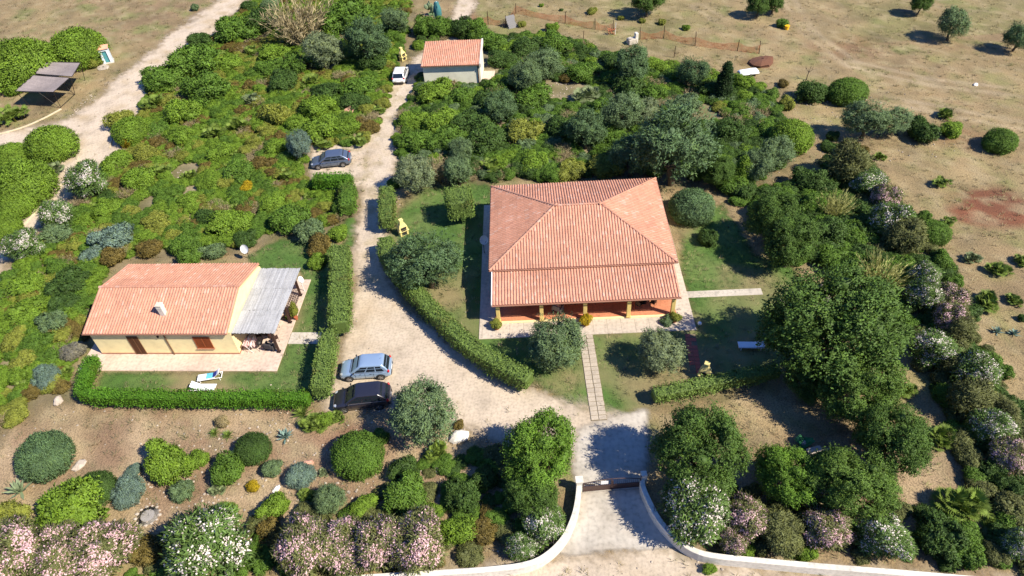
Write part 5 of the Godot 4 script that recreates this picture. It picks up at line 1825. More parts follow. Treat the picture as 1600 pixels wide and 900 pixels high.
func gate(a: Vector3, b: Vector3) -> void:
	var o := thing("gate", "dark two leaved metal gate with a blank white sign between the white walls", "gate", a, -atan2(b.z - a.z, b.x - a.x))
	var w := a.distance_to(b)
	for k in 2:
		var x0 := 0.05 + k * w * 0.5
		var x1 := w * 0.5 - 0.02 + k * w * 0.5 - (0.03 if k == 1 else 0.0)
		var rise := func(x: float) -> float: return 1.0 + 0.32 * sin(PI * 0.5 * clampf((x if k == 0 else w - x) / (w * 0.5), 0.0, 1.0))
		var f := MB.new()
		f.box(Vector3(x0, 0.55, 0), Vector3(0.06, 1.0, 0.06))
		f.box(Vector3(x1, 0.7, 0), Vector3(0.06, 1.3, 0.06))
		f.box(Vector3((x0 + x1) * 0.5, 0.1, 0), Vector3(x1 - x0 - 0.06, 0.06, 0.05))
		f.box(Vector3((x0 + x1) * 0.5, 0.6, 0), Vector3(x1 - x0 - 0.06, 0.06, 0.05))
		for i in 8:
			var xa := lerpf(x0, x1, i / 8.0)
			var xb := lerpf(x0, x1, (i + 1) / 8.0)
			f.tube(Vector3(xa, rise.call(xa), 0), Vector3(xb, rise.call(xb), 0), 0.03, 0.03, 6)
		var leaf := part(o, "gate_leaf", f.done(), mats.gate_metal)
		part(leaf, "panel", box_mesh(Vector3((x0 + x1) * 0.5, 0.35, 0), Vector3(x1 - x0 - 0.06, 0.44, 0.015)), mats.gate_metal)
		for i in 14:
			var x := lerpf(x0, x1, (i + 0.5) / 14.0)
			part(leaf, "bar", tube_mesh(Vector3(x, 0.63, 0), Vector3(x, rise.call(x) - 0.02, 0), 0.012, 0.012, 5), mats.gate_metal)
	part(o, "sign", box_mesh(Vector3(w * 0.5 - 0.5, 1.02, 0.06), Vector3(0.48, 0.34, 0.02), 0.004), mats.white_metal)
	part(o, "gate_motor", tube_mesh(Vector3(0.0, 0.75, -0.12), Vector3(0.85, 0.6, -0.1), 0.035), mats.dark_metal)

func shade_sails() -> void:
	var o := thing("shade_sails", "two sagging grey canvas shade sails on a metal frame beside the dirt track", "shade sail")
	var quads := [[Vector3(-59.9, 2.25, -84.5), Vector3(-54.5, 2.35, -83.2), Vector3(-53.6, 2.6, -86.3), Vector3(-58.9, 2.55, -88.1)], [Vector3(-59.0, 2.45, -88.6), Vector3(-53.6, 2.45, -86.9), Vector3(-53.8, 2.65, -90.4), Vector3(-59.5, 2.6, -91.9)]]
	for q in quads:
		var mb := MB.new()
		var n := 14
		var pt := func(u: float, v: float) -> Vector3:
			var p: Vector3 = q[0].lerp(q[1], u).lerp(q[3].lerp(q[2], u), v)
			var sag := 0.35 * sin(PI * u) * sin(PI * v) + 0.07 * sin(v * 26.0 + u * 3.0) * (1.0 - u * 0.6)
			return p - Vector3(0, sag, 0)
		for i in n:
			for j in n:
				var p0: Vector3 = pt.call(float(i) / n, float(j) / n)
				var p1: Vector3 = pt.call((i + 1.0) / n, float(j) / n)
				var p2: Vector3 = pt.call((i + 1.0) / n, (j + 1.0) / n)
				var p3: Vector3 = pt.call(float(i) / n, (j + 1.0) / n)
				var nr := (p1 - p0).cross(p3 - p0).normalized()
				if nr.y < 0:
					nr = -nr
				mb.quad(p0, p1, p2, p3, nr)
				mb.quad(p0 - Vector3(0, 0.012, 0), p1 - Vector3(0, 0.012, 0), p2 - Vector3(0, 0.012, 0), p3 - Vector3(0, 0.012, 0), -nr)
		part(o, "canvas", mb.done(), mats.canvas)
		for k in 4:
			part(o, "frame_bar", tube_mesh(q[k] + Vector3(0, 0.03, 0), q[(k + 1) % 4] + Vector3(0, 0.03, 0), 0.035, 0.035, 6), mats.dark_metal)
	for f in [[Vector3(-54.5, 2.35, -83.2), Vector3(-54.9, 0, -83.6)], [Vector3(-53.6, 2.5, -86.5), Vector3(-54.4, 0, -86.9)], [Vector3(-53.8, 2.6, -90.4), Vector3(-54.6, 0, -90.8)], [Vector3(-59.9, 2.25, -84.5), Vector3(-59.4, 0, -84.9)], [Vector3(-58.95, 2.5, -88.3), Vector3(-58.6, 0, -88.6)], [Vector3(-59.5, 2.6, -91.9), Vector3(-59.1, 0, -91.9)], [Vector3(-56.6, 2.25, -83.7), Vector3(-55.1, 0, -83.7)], [Vector3(-55.6, 2.4, -86.9), Vector3(-54.5, 0.05, -86.95)]]:
		part(o, "strut", tube_mesh(f[0], f[1], 0.035, 0.035, 6), mats.dark_metal)
	part(o, "brace", tube_mesh(Vector3(-54.9, 0.1, -83.6), Vector3(-54.4, 0.1, -86.9), 0.03, 0.03, 6), mats.dark_metal)

func kiosk(at: Vector3, turn: float) -> void:
	var o := thing("kiosk", "small white kiosk with orange roof and pale blue open doorway at the track", "kiosk", at, turn)
	var m := MB.new()
	for x in [-0.55, 0.55]:
		m.box(Vector3(x, 1.0, 0), Vector3(0.08, 2.0, 1.2))
	m.box(Vector3(0, 1.0, -0.56), Vector3(1.02, 2.0, 0.08))
	m.box(Vector3(-0.4, 1.0, 0.56), Vector3(0.22, 2.0, 0.08))
	m.box(Vector3(0.4, 1.0, 0.56), Vector3(0.22, 2.0, 0.08))
	m.box(Vector3(0, 1.85, 0.56), Vector3(0.58, 0.3, 0.08))
	part(o, "wall", m.done(), mats.pale_blue)
	part(o, "floor_slab", box_mesh(Vector3(0, 0.04, 0.1), Vector3(1.5, 0.08, 1.6), 0.01), mats.concrete)
	var d := part(o, "door", box_mesh(Vector3(0.0, 0.9, 0.42), Vector3(0.56, 1.6, 0.04)), mats.teal)
	part(d, "handle", box_mesh(Vector3(0.2, 0.95, 0.46), Vector3(0.03, 0.14, 0.04)), mats.dark_metal)
	var r := MB.new()
	r.loft([PackedVector3Array([Vector3(-0.72, 2.0, -0.75), Vector3(0.72, 2.0, -0.75), Vector3(0.72, 2.0, 0.75), Vector3(-0.72, 2.0, 0.75)]), PackedVector3Array([Vector3(-0.72, 2.06, -0.75), Vector3(0.72, 2.06, -0.75), Vector3(0.72, 2.06, 0.75), Vector3(-0.72, 2.06, 0.75)]), PackedVector3Array([Vector3(-0.12, 2.35, -0.12), Vector3(0.12, 2.35, -0.12), Vector3(0.12, 2.35, 0.12), Vector3(-0.12, 2.35, 0.12)])], true, true, true, Color(0.95, 0.45, 0.3))
	part(o, "roof", r.done(), mats.tile)

func net_fence() -> void:
	var rows := [[[Vector3(-0.41, 0.00, -98.65), Vector3(1.98, 0.00, -97.34), Vector3(3.67, 0.00, -101.65), Vector3(10.29, 0.00, -96.85), Vector3(14.13, 0.00, -94.23), Vector3(16.40, 0.00, -92.99)], "sagging orange net fence on dark posts uphill of the garage hedge"], [[Vector3(19.51, 0.00, -90.01), Vector3(22.62, 0.00, -89.84), Vector3(26.08, 0.00, -86.91), Vector3(30.89, 0.00, -84.57), Vector3(33.31, 0.00, -83.41)], "orange net fence on dark posts along the mown field by the red mound"], [[Vector3(-4.14, 0.00, -98.48), Vector3(-0.41, 0.00, -98.65)], "short orange net fence panel next to the prickly pear"]]
	for r in rows:
		var o := thing("net_fence", r[1], "fence", Vector3.ZERO, 0.0, "orange net fences")
		var pts: Array = r[0]
		for p in pts:
			part(o, "post", tube_mesh(p, p + Vector3(rng.randf_range(-0.1, 0.1), rng.randf_range(1.4, 1.9), rng.randf_range(-0.1, 0.1)), 0.05, 0.045, 6), mats.dark_wood)
		for i in pts.size() - 1:
			var a: Vector3 = pts[i]
			var b: Vector3 = pts[i + 1]
			var mb := MB.new()
			var ln := a.distance_to(b)
			var n := maxi(int(ln / 0.14), 2)
			var d := (b - a) / ln
			var hgt := func(t: float, h: float) -> Vector3: return a.lerp(b, t) + Vector3(0.04 * sin(t * 17.0), h * (1.15 - 0.45 * sin(PI * t)) + 0.02, 0.06 * sin(t * 23.0 + h * 5.0))
			for k in n + 1:
				var t := float(k) / n
				var p0: Vector3 = hgt.call(t, 0.0)
				var p1: Vector3 = hgt.call(t, 1.0)
				mb.quad(p0 - d * 0.016, p0 + d * 0.016, p1 + d * 0.016, p1 - d * 0.016, Vector3(0, 0, 1))
			for h in 9:
				for k in n:
					var p0: Vector3 = hgt.call(float(k) / n, h / 8.0)
					var p1: Vector3 = hgt.call(float(k + 1) / n, h / 8.0)
					mb.quad(p0 - Vector3(0, 0.014, 0), p1 - Vector3(0, 0.014, 0), p1 + Vector3(0, 0.014, 0), p0 + Vector3(0, 0.014, 0), Vector3(0, 0, 1))
			part(o, "net", mb.done(), mats.net, "stuff")
	for q in [[Vector3(7.19, 0.00, -93.25), "lone dark stake standing behind the garage thicket"], [Vector3(12.00, 0.00, -90.59), "lone dark stake on bare earth above the thicket"], [Vector3(22.73, 0.00, -84.18), "lone leaning stake below the orange net by the well"]]:
		var s := thing("wooden_stake", q[1], "stake", q[0])
		part(s, "shaft", tube_mesh(Vector3.ZERO, Vector3(0.08, 1.5, 0.03), 0.05, 0.04, 6), mats.dark_wood)
		part(s, "point", tube_mesh(Vector3(0.08, 1.5, 0.03), Vector3(0.085, 1.62, 0.03), 0.04, 0.005, 6), mats.dark_wood)

func far_things() -> void:
	var w := thing("concrete_well", "pale concrete well block between the two orange net fences", "well", Vector3(18.23, 0.00, -89.08), 0.3)
	part(w, "base", box_mesh(Vector3(0, 0.35, 0), Vector3(1.2, 0.7, 0.9), 0.05), mats.concrete)
	part(w, "upright", box_mesh(Vector3(0.55, 0.7, 0.1), Vector3(0.4, 1.4, 0.5), 0.03), mats.white_wall)
	part(w, "lid", tube_mesh(Vector3(-0.2, 0.7, 0), Vector3(-0.2, 0.8, 0), 0.35, 0.33, 14), mats.concrete)
	var hut := thing("net_bundle", "bundled orange netting with a pale post at the end of the upper net fence", "net bundle", Vector3(16.27, 0.00, -92.20))
	part(hut, "post", tube_mesh(Vector3(0.25, 0, 0), Vector3(0.3, 1.6, 0), 0.06, 0.05), mats.white_wall)
	var hb := MB.new()
	for k in 26:
		var p := Vector3(rng.randf_range(-0.7, 0.2), rng.randf_range(0.05, 0.9), rng.randf_range(-0.25, 0.25))
		hb.box(p, Vector3(0.5, 0.05, 0.03), Basis.from_euler(rv()))
	part(hut, "netting", hb.done(), mats.net, "stuff")
	var tp := thing("tarpaulin", "grey tarpaulin leaning on a frame at the end of the orange net", "tarpaulin", Vector3(3.02, 0.00, -96.72), 0.5)
	var tm := MB.new()
	for i in 6:
		var a := i / 6.0
		var b := (i + 1) / 6.0
		var f := func(t: float, x: float) -> Vector3: return Vector3(x + 0.06 * sin(t * 9.0), t * 1.5, -t * 0.9 + 0.1 * sin(t * 7.0 + x * 3.0))
		tm.quad(f.call(a, -0.7), f.call(a, 0.7), f.call(b, 0.6), f.call(b, -0.6), Vector3(0, 0.5, 0.85).normalized())
	part(tp, "sheet", tm.done(), mats.grey_cloth)
	part(tp, "pole", tube_mesh(Vector3(-0.6, 0, -0.9), Vector3(-0.6, 1.7, -0.95), 0.035), mats.dark_wood)
	part(tp, "pole", tube_mesh(Vector3(0.6, 0, -0.9), Vector3(0.6, 1.7, -0.95), 0.035), mats.dark_wood)
	# prickly pear: jointed pads
	var pp := thing("prickly_pear", "pale prickly pear cactus clump where the drive leaves the picture", "cactus", Vector3(-8.44, 0.00, -103.30))
	for k in 26:
		var t := rng.randf() * TAU
		var lvl := k % 3
		var c := Vector3(cos(t), 0, sin(t)) * rng.randf_range(0.1, 1.0) + Vector3(0, 0.4 + lvl * 0.55, 0)
		var mb := MB.new()
		mb.ball(c, Vector3(0.28, 0.38, 0.06), 10, 8, Basis.from_euler(Vector3(rng.randf_range(-0.5, 0.5), rng.randf() * TAU, rng.randf_range(-0.5, 0.5))))
		part(pp, "pad", mb.done(), tint("gg" if lvl > 0 else "o"))
	var tn := thing("netted_pole", "dark teal shade net hanging folded on a pole beside the prickly pear", "shade net", Vector3(-7.44, 0.00, -100.41))
	part(tn, "pole", tube_mesh(Vector3.ZERO, Vector3(0, 3.1, 0), 0.05), mats.white_metal)
	var nm := MB.new()
	var rings := []
	for i in 8:
		var ring := PackedVector3Array()
		for k in 14:
			var t := TAU * k / 14
			var r := (0.16 + 0.34 * sin(i / 7.0 * 2.4 + 0.4)) * (1.0 + 0.3 * sin(k * 2.8 + i))
			ring.append(Vector3(cos(t) * r, 0.7 + i * 0.33, sin(t) * r))
		rings.append(ring)
	nm.loft(rings)
	part(tn, "net", nm.done(), mats.teal_net)
	var bk := thing("bucket", "yellow plastic bucket standing in the field", "bucket", Vector3(38.87, 0.00, -89.63))
	part(bk, "shell", tube_mesh(Vector3.ZERO, Vector3(0, 0.5, 0), 0.24, 0.32, 14), mats.yellow_plastic)
	part(bk, "rim", tube_mesh(Vector3(0, 0.48, 0), Vector3(0, 0.53, 0), 0.34, 0.34, 14), mats.yellow_plastic)
	var lg := thing("fallen_log", "bleached fallen log beside the topmost oleander of the belt", "log", Vector3(24.83, 0.00, -35.53), 0.0)
	part(lg, "trunk", tube_mesh(Vector3(25.02, 0.00, -36.53) - Vector3(24.83, 0.00, -35.53) + Vector3(0, 0.15, 0), Vector3(24.72, 0.00, -34.49) - Vector3(24.83, 0.00, -35.53) + Vector3(0, 0.25, 0), 0.16, 0.1), mats.bark)
	part(lg, "branch", tube_mesh(Vector3(0, 0.2, 0), Vector3(0.5, 0.7, -0.3), 0.06, 0.02), mats.bark)
	var tr := thing("dry_sapling", "bare dry sapling beside the dark shrub that starts the stone wall row", "sapling", Vector3(36.62, 0.00, -75.90))
	part(tr, "trunk", limbs_mesh(0.9, 0.05, 4, 0.4, 1.8), mats.bark)
	var bw := thing("dry_stone_wall", "low dry stone wall running through the bushes at the field rim", "wall")
	var wa := Vector3(25.94, 0.00, -41.68)
	var wb := Vector3(24.61, 0.00, -37.05)
	for i in 22:
		var p := wa.lerp(wb, i / 21.0) + Vector3(rng.randf_range(-0.15, 0.15), 0, 0)
		var st := part(bw, "stone", rock_mesh(Vector3(0.3, 0.26, 0.26) * rng.randf_range(0.7, 1.3), i), mats.rock)
		st.position = p + Vector3(0, 0.25 * (i % 2), 0)

func trailer(at: Vector3, turn: float) -> void:
	var o := thing("covered_trailer", "low white covered trailer half hidden by bushes behind the dark cypress", "trailer", at, turn)
	var m := MB.new()
	var rings := []
	for q in [[-1.5, 0.5], [-1.42, 0.8], [-1.1, 0.95], [0.9, 1.0], [1.3, 0.92], [1.5, 0.6]]:
		var r := PackedVector3Array()
		for k in 12:
			var t := PI * k / 11.0
			r.append(Vector3(q[0], 0.42 + sin(t) * 0.62 * q[1], cos(t) * 0.8 * (0.85 + 0.15 * q[1])))
		rings.append(r)
	m.loft(rings)
	part(o, "cover", m.done(), mats.lounger_cloth)
	o.scale = Vector3.ONE * 0.78
	part(o, "bed", box_mesh(Vector3(0, 0.4, 0), Vector3(2.9, 0.12, 1.45), 0.02), mats.dark_metal)
	for sd in [-1.0, 1.0]:
		wheel(o, Vector3(0.1, 0.3, sd * 0.78), 0.3, sd)
	part(o, "drawbar", tube_mesh(Vector3(1.4, 0.4, 0), Vector3(2.3, 0.36, 0), 0.04), mats.dark_metal)

func swing() -> void:
	var o := thing("wooden_trestle", "grey wooden post frame in tree shade near the lower right palms", "frame", Vector3(19.23, 0.00, -25.21), 0.2)
	part(o, "beam", box_mesh(Vector3(0, 1.25, 0), Vector3(1.5, 0.1, 0.12), 0.01), mats.rock)
	for x in [-0.1, 0.7]:
		part(o, "post", box_mesh(Vector3(x, 0.6, 0), Vector3(0.1, 1.2, 0.1), 0.01), mats.bark)
	part(o, "tabletop", box_mesh(Vector3(0.1, 0.55, -0.5), Vector3(1.0, 0.06, 0.6), 0.01), mats.rock)
	var g := thing("green_tarpaulin", "crumpled bright green sheet lying beside the grey wooden post frame", "tarpaulin", Vector3(18.88, 0.00, -26.65), 0.3)
	var mb := MB.new()
	var n := 10
	var f := func(u: float, v: float) -> Vector3: return Vector3((u - 0.5) * 1.0, 0.35 + 0.3 * sin(u * 5.0) * cos(v * 4.0) + 0.12 * fbm2.get_noise_2d(u * 60.0, v * 60.0), (v - 0.5) * 0.8)
	for i in n:
		for j in n:
			var p0: Vector3 = f.call(float(i) / n, float(j) / n)
			var p1: Vector3 = f.call((i + 1.0) / n, float(j) / n)
			var p2: Vector3 = f.call((i + 1.0) / n, (j + 1.0) / n)
			var p3: Vector3 = f.call(float(i) / n, (j + 1.0) / n)
			var nr := (p2 - p0).cross(p3 - p1).normalized()
			if nr.y < 0:
				nr = -nr
			mb.quad(p0, p1, p2, p3, nr)
			mb.quad(p0 - Vector3(0, 0.02, 0), p1 - Vector3(0, 0.02, 0), p2 - Vector3(0, 0.02, 0), p3 - Vector3(0, 0.02, 0), -nr)
	part(g, "sheet", mb.done(), mats.green_cloth)
	part(g, "weight", rock_mesh(Vector3(0.2, 0.3, 0.2), 5), mats.rock)

func build_plants() -> void:
	var rows := [
		["D", "g1", -62.69, -92.27, 4.67, "broad rounded bright green shrub behind the grey shade sails at the left edge"],
		["D", "g1", -56.80, -96.78, 3.79, "rounded bright green shrub between the shade sails and the small white kiosk"],
		["P", "pg", -56.13, -97.83, 1.65, "grey green fan palm growing against the round shrub beside the white kiosk"],
		["M", "y", -55.00, -94.98, 1.24, "low yellowish bush at the foot of the fan palm near the white kiosk"],
		["M", "g1", -62.79, -88.48, 1.39, "small green bush under the near end of the grey shade sails"],
		["P", "p", -59.31, -81.72, 2.07, "big clump of light green fan palms below the shade sails"],
		["P", "p", -60.40, -80.72, 1.65, "light green fan palm cut off by the left edge below the shade sails"],
		["M", "g3", -41.24, -99.29, 1.81, "lone dark bush at the inner edge of the pale dirt track near the top"],
		["M", "o", -45.69, -112.46, 0.76, "tiny grey green bush alone in the dry field above the dirt track"],
		["M", "y", -45.10, -77.90, 1.91, "yellowish green round bush standing alone where the dirt track forks"],
		["D", "g1", -50.79, -72.43, 2.86, "smooth dome shrub in the fork of the dirt track, roundest of that group"],
		["D", "g1", -54.83, -70.84, 2.09, "dome shrub at the left edge beside the roundest shrub of the track fork"],
		["P", "pg", -48.85, -71.79, 0.84, "small grey fan palm at the outer edge of the track beside a dome shrub"],
		["P", "pg", -49.53, -68.32, 1.36, "grey green fan palm clump between two dome shrubs of the track fork"],
		["P", "pg", -50.99, -68.29, 1.11, "small fan palm squeezed behind the lowest dome shrub of the track fork"],
		["D", "g1", -50.06, -64.05, 3.22, "wide dome shrub lowest in the fork of the dirt track, half beside the kerb"],
		["L", "w", -43.24, -63.66, 2.22, "white flowering oleander where the lower track arm narrows, uppermost of the three"],
		["M", "g2", -36.02, -100.82, 3.48, "dark leafy shrub at the outer side of the thicket where the track leaves the picture"],
		["M", "g3", -36.81, -110.74, 1.47, "very dark bush beside the shaded top end of the dirt track"],
		["M", "g2", -39.44, -91.16, 3.66, "large dark green shrub bulging towards the dirt track across from the kiosk"],
		["M", "g2", -42.56, -87.51, 3.02, "deep green shrub at the thicket edge next to the widest part of the track"],
		["M", "g1", -35.09, -90.77, 2.12, "fresh light green bush behind the large dark shrub facing the kiosk"],
		["P", "p", -33.31, -94.59, 1.53, "fan palm half hidden near the top of the left thicket"],
		["M", "g2", -35.96, -82.87, 3.17, "broad mid green shrub in the middle of the upper left thicket"],
		["P", "p", -42.30, -81.68, 2.07, "yellow green fan palm at the thicket edge opposite the track fork"],
		["M", "y", -40.53, -81.96, 1.45, "yellow green bush behind the fan palm opposite the track fork"],
		["M", "b", -33.23, -84.57, 1.21, "rusty brown low bush in the upper left thicket"],
		["P", "pg", -30.11, -80.40, 1.64, "pale fan palm beside the rusty bush of the upper left thicket"],
		["M", "g1", -37.52, -78.53, 2.43, "bright green shrub above the bare corner of the thicket by the track fork"],
		["D", "g1", -42.35, -74.50, 2.29, "smooth light green shrub at the thicket corner beside the track fork"],
		["E", "gold", -42.64, -73.07, 1.10, "small golden spurge tuft in front of the smooth shrub at the thicket corner"],
		["M", "g2", -40.09, -74.73, 1.61, "mid green bush behind the golden spurge of the thicket corner"],
		["M", "g1", -36.62, -73.36, 2.08, "leafy bright bush in the left thicket, a few metres in from the track fork"],
		["P", "p", -32.70, -73.11, 1.67, "yellowish fan palm in a sunny gap of the left thicket"],
		["P", "p", -30.24, -74.13, 1.69, "wide fan palm higher up beside the sunny gap of the left thicket"],
		["M", "g1", -42.49, -68.74, 1.99, "lush green bush on the thicket rim facing the lower track arm"],
		["M", "y", -39.45, -69.76, 1.78, "yellow tinged bush behind the lush bush facing the lower track arm"],
		["M", "g1", -38.62, -64.63, 2.14, "bright green shrub above the white oleanders of the lower track arm"],
		["P", "p", -36.60, -66.45, 1.45, "fan palm beside the bare patch in the left thicket"],
		["P", "p", -33.53, -65.10, 1.08, "small fan palm standing on the bare patch of the left thicket"],
		["M", "g2", -27.83, -64.80, 2.03, "round green shrub uphill of the bare patch in the left thicket"],
		["M", "g1", -30.48, -63.23, 1.45, "light green shrub just below the bare patch in the left thicket"],
		["E", "gold", -26.52, -62.02, 0.87, "golden spurge tuft on the lower side of the left thicket"],
		["M", "g1", -30.75, -69.16, 1.77, "soft green bush between the fan palms of the left thicket"],
		["M", "g3", -32.86, -102.91, 3.08, "dark green shrub beside the bleached dry bush, on its track side"],
		["M", "o", -33.46, -109.89, 1.95, "grey green bush touching the top edge beside the bleached dry bush"],
		["R", "dry", -26.21, -97.30, 4.20, "tall bleached dry bush with bare twigs near the top of the drive"],
		["M", "g2", -19.77, -100.16, 4.21, "large dark green shrub between the bleached dry bush and the upper drive"],
		["O", "og", -16.02, -88.96, 2.95, "dark grey green tree beside the upper drive below the large shrub"],
		["O", "gg", -21.88, -88.59, 2.42, "pale grey green olive tree below the bleached dry bush"],
		["M", "g1", -22.73, -98.50, 1.50, "light green bush between the pale olive tree and the large dark shrub"],
		["M", "g3", -15.54, -87.62, 2.20, "dark green shrub next to the yellow barbecue by the white car"],
		["O", "o", -13.24, -97.47, 1.88, "grey green tree at the fence line beside the top of the drive"],
		["M", "g2", -13.39, -95.85, 1.40, "small green bush under the tree at the top of the drive"],
		["M", "g2", -12.72, -92.88, 0.94, "smallest green bush on the kerb of the drive above the yellow barbecue"],
		["M", "g1", -29.26, -93.05, 2.30, "bright green bush at the outer top of the thicket below the dry bush"],
		["M", "g2", -29.00, -88.54, 2.08, "mid green bush in the upper thicket, second below the bleached dry bush"],
		["M", "g2", -25.91, -88.47, 2.22, "rounded bush in the upper thicket below the pale olive tree"],
		["M", "g3", -26.51, -84.13, 2.28, "dark bush in the thicket middle above the yellowish shrubs"],
		["P", "p", -23.50, -84.89, 1.56, "fan palm among dark bushes below the pale olive tree"],
		["M", "g3", -20.56, -80.88, 2.35, "dark olive green shrub inland of the drive across from the garage"],
		["M", "g2", -16.79, -81.22, 2.48, "broad shrub on the drive edge directly below the white car"],
		["M", "g3", -16.78, -78.03, 1.91, "low dark shrub on the drive edge beside the pale boulder"],
		["M", "y", -26.26, -75.83, 2.37, "yellowish green shrub in the middle of the left thicket, widest of the yellow ones"],
		["M", "g1", -21.39, -76.80, 2.39, "bright green shrub uphill of the pale boulder by the drive"],
		["M", "g1", -23.32, -74.11, 1.60, "light green shrub between the yellow shrub and the grey hatchback"],
		["M", "y", -26.43, -72.81, 1.46, "small yellow shrub below the widest yellow shrub of the thicket"],
		["M", "g1", -20.20, -72.01, 2.41, "big fresh green shrub above the bay of the grey hatchback"],
		["M", "g1", -17.40, -72.19, 1.70, "bright shrub on the drive edge above the grey hatchback"],
		["P", "p", -15.44, -69.28, 1.31, "fan palm at the drive edge above the rear of the grey hatchback"],
		["O", "gb", -21.89, -67.77, 1.47, "small blue grey tree beside the parked grey hatchback"],
		["P", "pg", -18.86, -71.72, 1.15, "pale fan palm behind the roof of the grey hatchback"],
		["P", "p", -19.48, -69.25, 1.24, "yellowish fan palm just behind the grey hatchback"],
		["M", "g1", -25.19, -69.51, 1.42, "green shrub behind the rusty shrubs near the grey hatchback"],
		["M", "b", -25.60, -66.20, 1.38, "rusty orange shrub in front of the grey hatchback"],
		["M", "b", -24.40, -64.36, 0.90, "small rust brown bush below the rusty orange shrub"],
		["P", "p", -22.48, -63.42, 1.29, "fan palm at the lower corner of the grey hatchback bay"],
		["M", "g2", -20.52, -61.45, 0.99, "small dark bush below the parking bay next to the clipped hedge"],
		["M", "g1", -7.54, -78.16, 2.42, "bright leafy shrub in front of the garage wall, nearest the drive"],
		["M", "g2", -4.25, -77.34, 1.90, "green shrub in front of the middle of the garage wall"],
		["M", "g3", -1.25, -75.60, 1.87, "dark shrub below the corner of the garage with the paved slab"],
		["M", "g1", -9.72, -72.23, 1.94, "bright green shrub on the drive rim below the garage"],
		["M", "g1", -6.63, -71.26, 2.51, "large bright green shrub in the second row below the garage"],
		["M", "g2", -9.16, -67.93, 2.09, "shrub on the drive rim opposite the pale boulder, lower one"],
		["M", "g2", -5.64, -67.24, 2.31, "thick dark green shrub in the right thicket, third row below the garage"],
		["M", "g3", -2.80, -70.68, 2.50, "very dark shrub in the right thicket below the garage corner"],
		["M", "g3", -1.24, -66.85, 2.53, "wide dark shrub in the heart of the right thicket"],
		["O", "og", 0.28, -71.52, 1.75, "dark grey green tree in the right thicket behind the very dark shrub"],
		["M", "g2", 0.63, -78.87, 1.67, "green shrub beside the paved slab of the garage"],
		["O", "gg", -8.80, -59.41, 1.97, "wispy grey olive tree at the drive beside the villa lawn"],
		["R", "dry", -6.87, -61.23, 1.50, "dry grey bush between the wispy olive and the villa trees"],
		["O", "o", -4.49, -60.08, 1.67, "grey green tree behind the villa lawn, next to the dry grey bush"],
		["O", "o", -4.21, -64.25, 1.31, "greyish tree above the villa lawn at the edge of the thicket"],
		["P", "p", -1.42, -62.11, 1.51, "fan palm behind the left roof corner of the villa"],
		["M", "g1", 0.44, -64.26, 1.24, "light green bush behind the villa roof, beside the fan palm"],
		["D", "g2", -11.14, -60.89, 0.79, "small round bush at the drive edge under the wispy olive"],
		["M", "g2", -8.97, -96.86, 1.92, "shrub behind the rear wall of the garage, nearest the drive"],
		["M", "g2", -6.57, -96.26, 2.06, "shrub behind the rear wall of the garage, second from the drive"],
		["M", "g3", -4.21, -95.48, 2.05, "dark shrub behind the rear wall of the garage, third from the drive"],
		["M", "g2", -1.88, -94.55, 2.18, "shrub behind the rear corner of the garage, fourth from the drive"],
		["M", "g2", 0.04, -90.77, 2.26, "leafy shrub beside the parapet of the garage, towards the field"],
		["M", "g3", 1.25, -86.38, 2.05, "dark shrub between the paved slab of the garage and the field fence"],
		["M", "y", 14.32, -99.55, 0.83, "brightest young citrus bush in the field beyond the orange net fence"],
		["M", "y", 17.98, -96.66, 0.50, "young yellowish bush in the field row, second from the brightest"],
		["M", "y", 20.81, -95.23, 0.53, "young yellowish bush in the field row, third from the brightest"],
		["M", "y", 23.34, -94.26, 0.64, "young yellowish bush in the field row, fourth and upright"],
		["M", "g1", 25.99, -91.94, 0.66, "young green bush at the end of the field row nearest the mound"],
		["M", "g3", 10.25, -101.33, 0.34, "tiny dark seedling in the field beside the brightest young bush"],
		["M", "g1", 7.52, -103.33, 0.40, "tiny green seedling in the field near the top edge"],
		["T", "t", 36.15, -94.09, 1.54, "dark tree cut by the top edge with a long shadow on the field"],
		["T", "t", 21.81, -97.06, 2.13, "dark tree mostly above the top edge over the young bushes"],
		["M", "g1", 8.33, -94.76, 0.95, "light green bush leaning on the orange net fence"],
		["M", "y", 4.23, -97.13, 0.67, "small yellowish plant at the fence beside the grey tarpaulin"],
		["M", "g3", 4.12, -88.33, 2.35, "dark shrub at the upper rim of the right thicket behind the garage"],
		["M", "g2", 8.01, -88.28, 2.63, "large green shrub at the upper rim of the right thicket, under the fence"],
		["M", "g3", 10.73, -87.90, 1.66, "narrow dark shrub beside the bare earth under the fence"],
		["O", "o", 5.98, -80.56, 2.14, "grey green tree in the upper right thicket below its rim"],
		["O", "o", 3.50, -78.34, 1.98, "grey green rounded tree between garage and bare clearing"],
		["M", "g2", 10.66, -80.78, 2.21, "mid green shrub above the bare clearing of the right thicket"],
		["M", "b", 8.52, -80.31, 0.98, "brownish little bush on the edge of the bare clearing"],
		["M", "g3", 14.90, -82.72, 1.86, "dark shrub below the white concrete well on the thicket rim"],
		["O", "og", 16.23, -78.06, 2.22, "round grey green tree below the white concrete well"],
		["M", "g1", 19.88, -81.02, 1.83, "brightest shrub of the thicket rim between the well and the cypress"],
		["M", "g2", 21.07, -78.59, 1.54, "green shrub sloping down towards the cypress shadow"],
		["P", "pg", 10.53, -74.79, 2.08, "greyish palm clump beside the bare clearing"],
		["M", "g2", 4.25, -75.42, 2.49, "broad shrub at the near side of the bare clearing"],
		["M", "g3", 15.75, -75.61, 2.49, "dark spreading shrub in the middle of the right thicket"],
		["M", "g2", 18.16, -74.42, 1.98, "green shrub beside the dark spreading shrub of the right thicket"],
		["M", "o", 21.41, -71.33, 1.80, "grey green bush at the rim of the second bare clearing, below the cypress"],
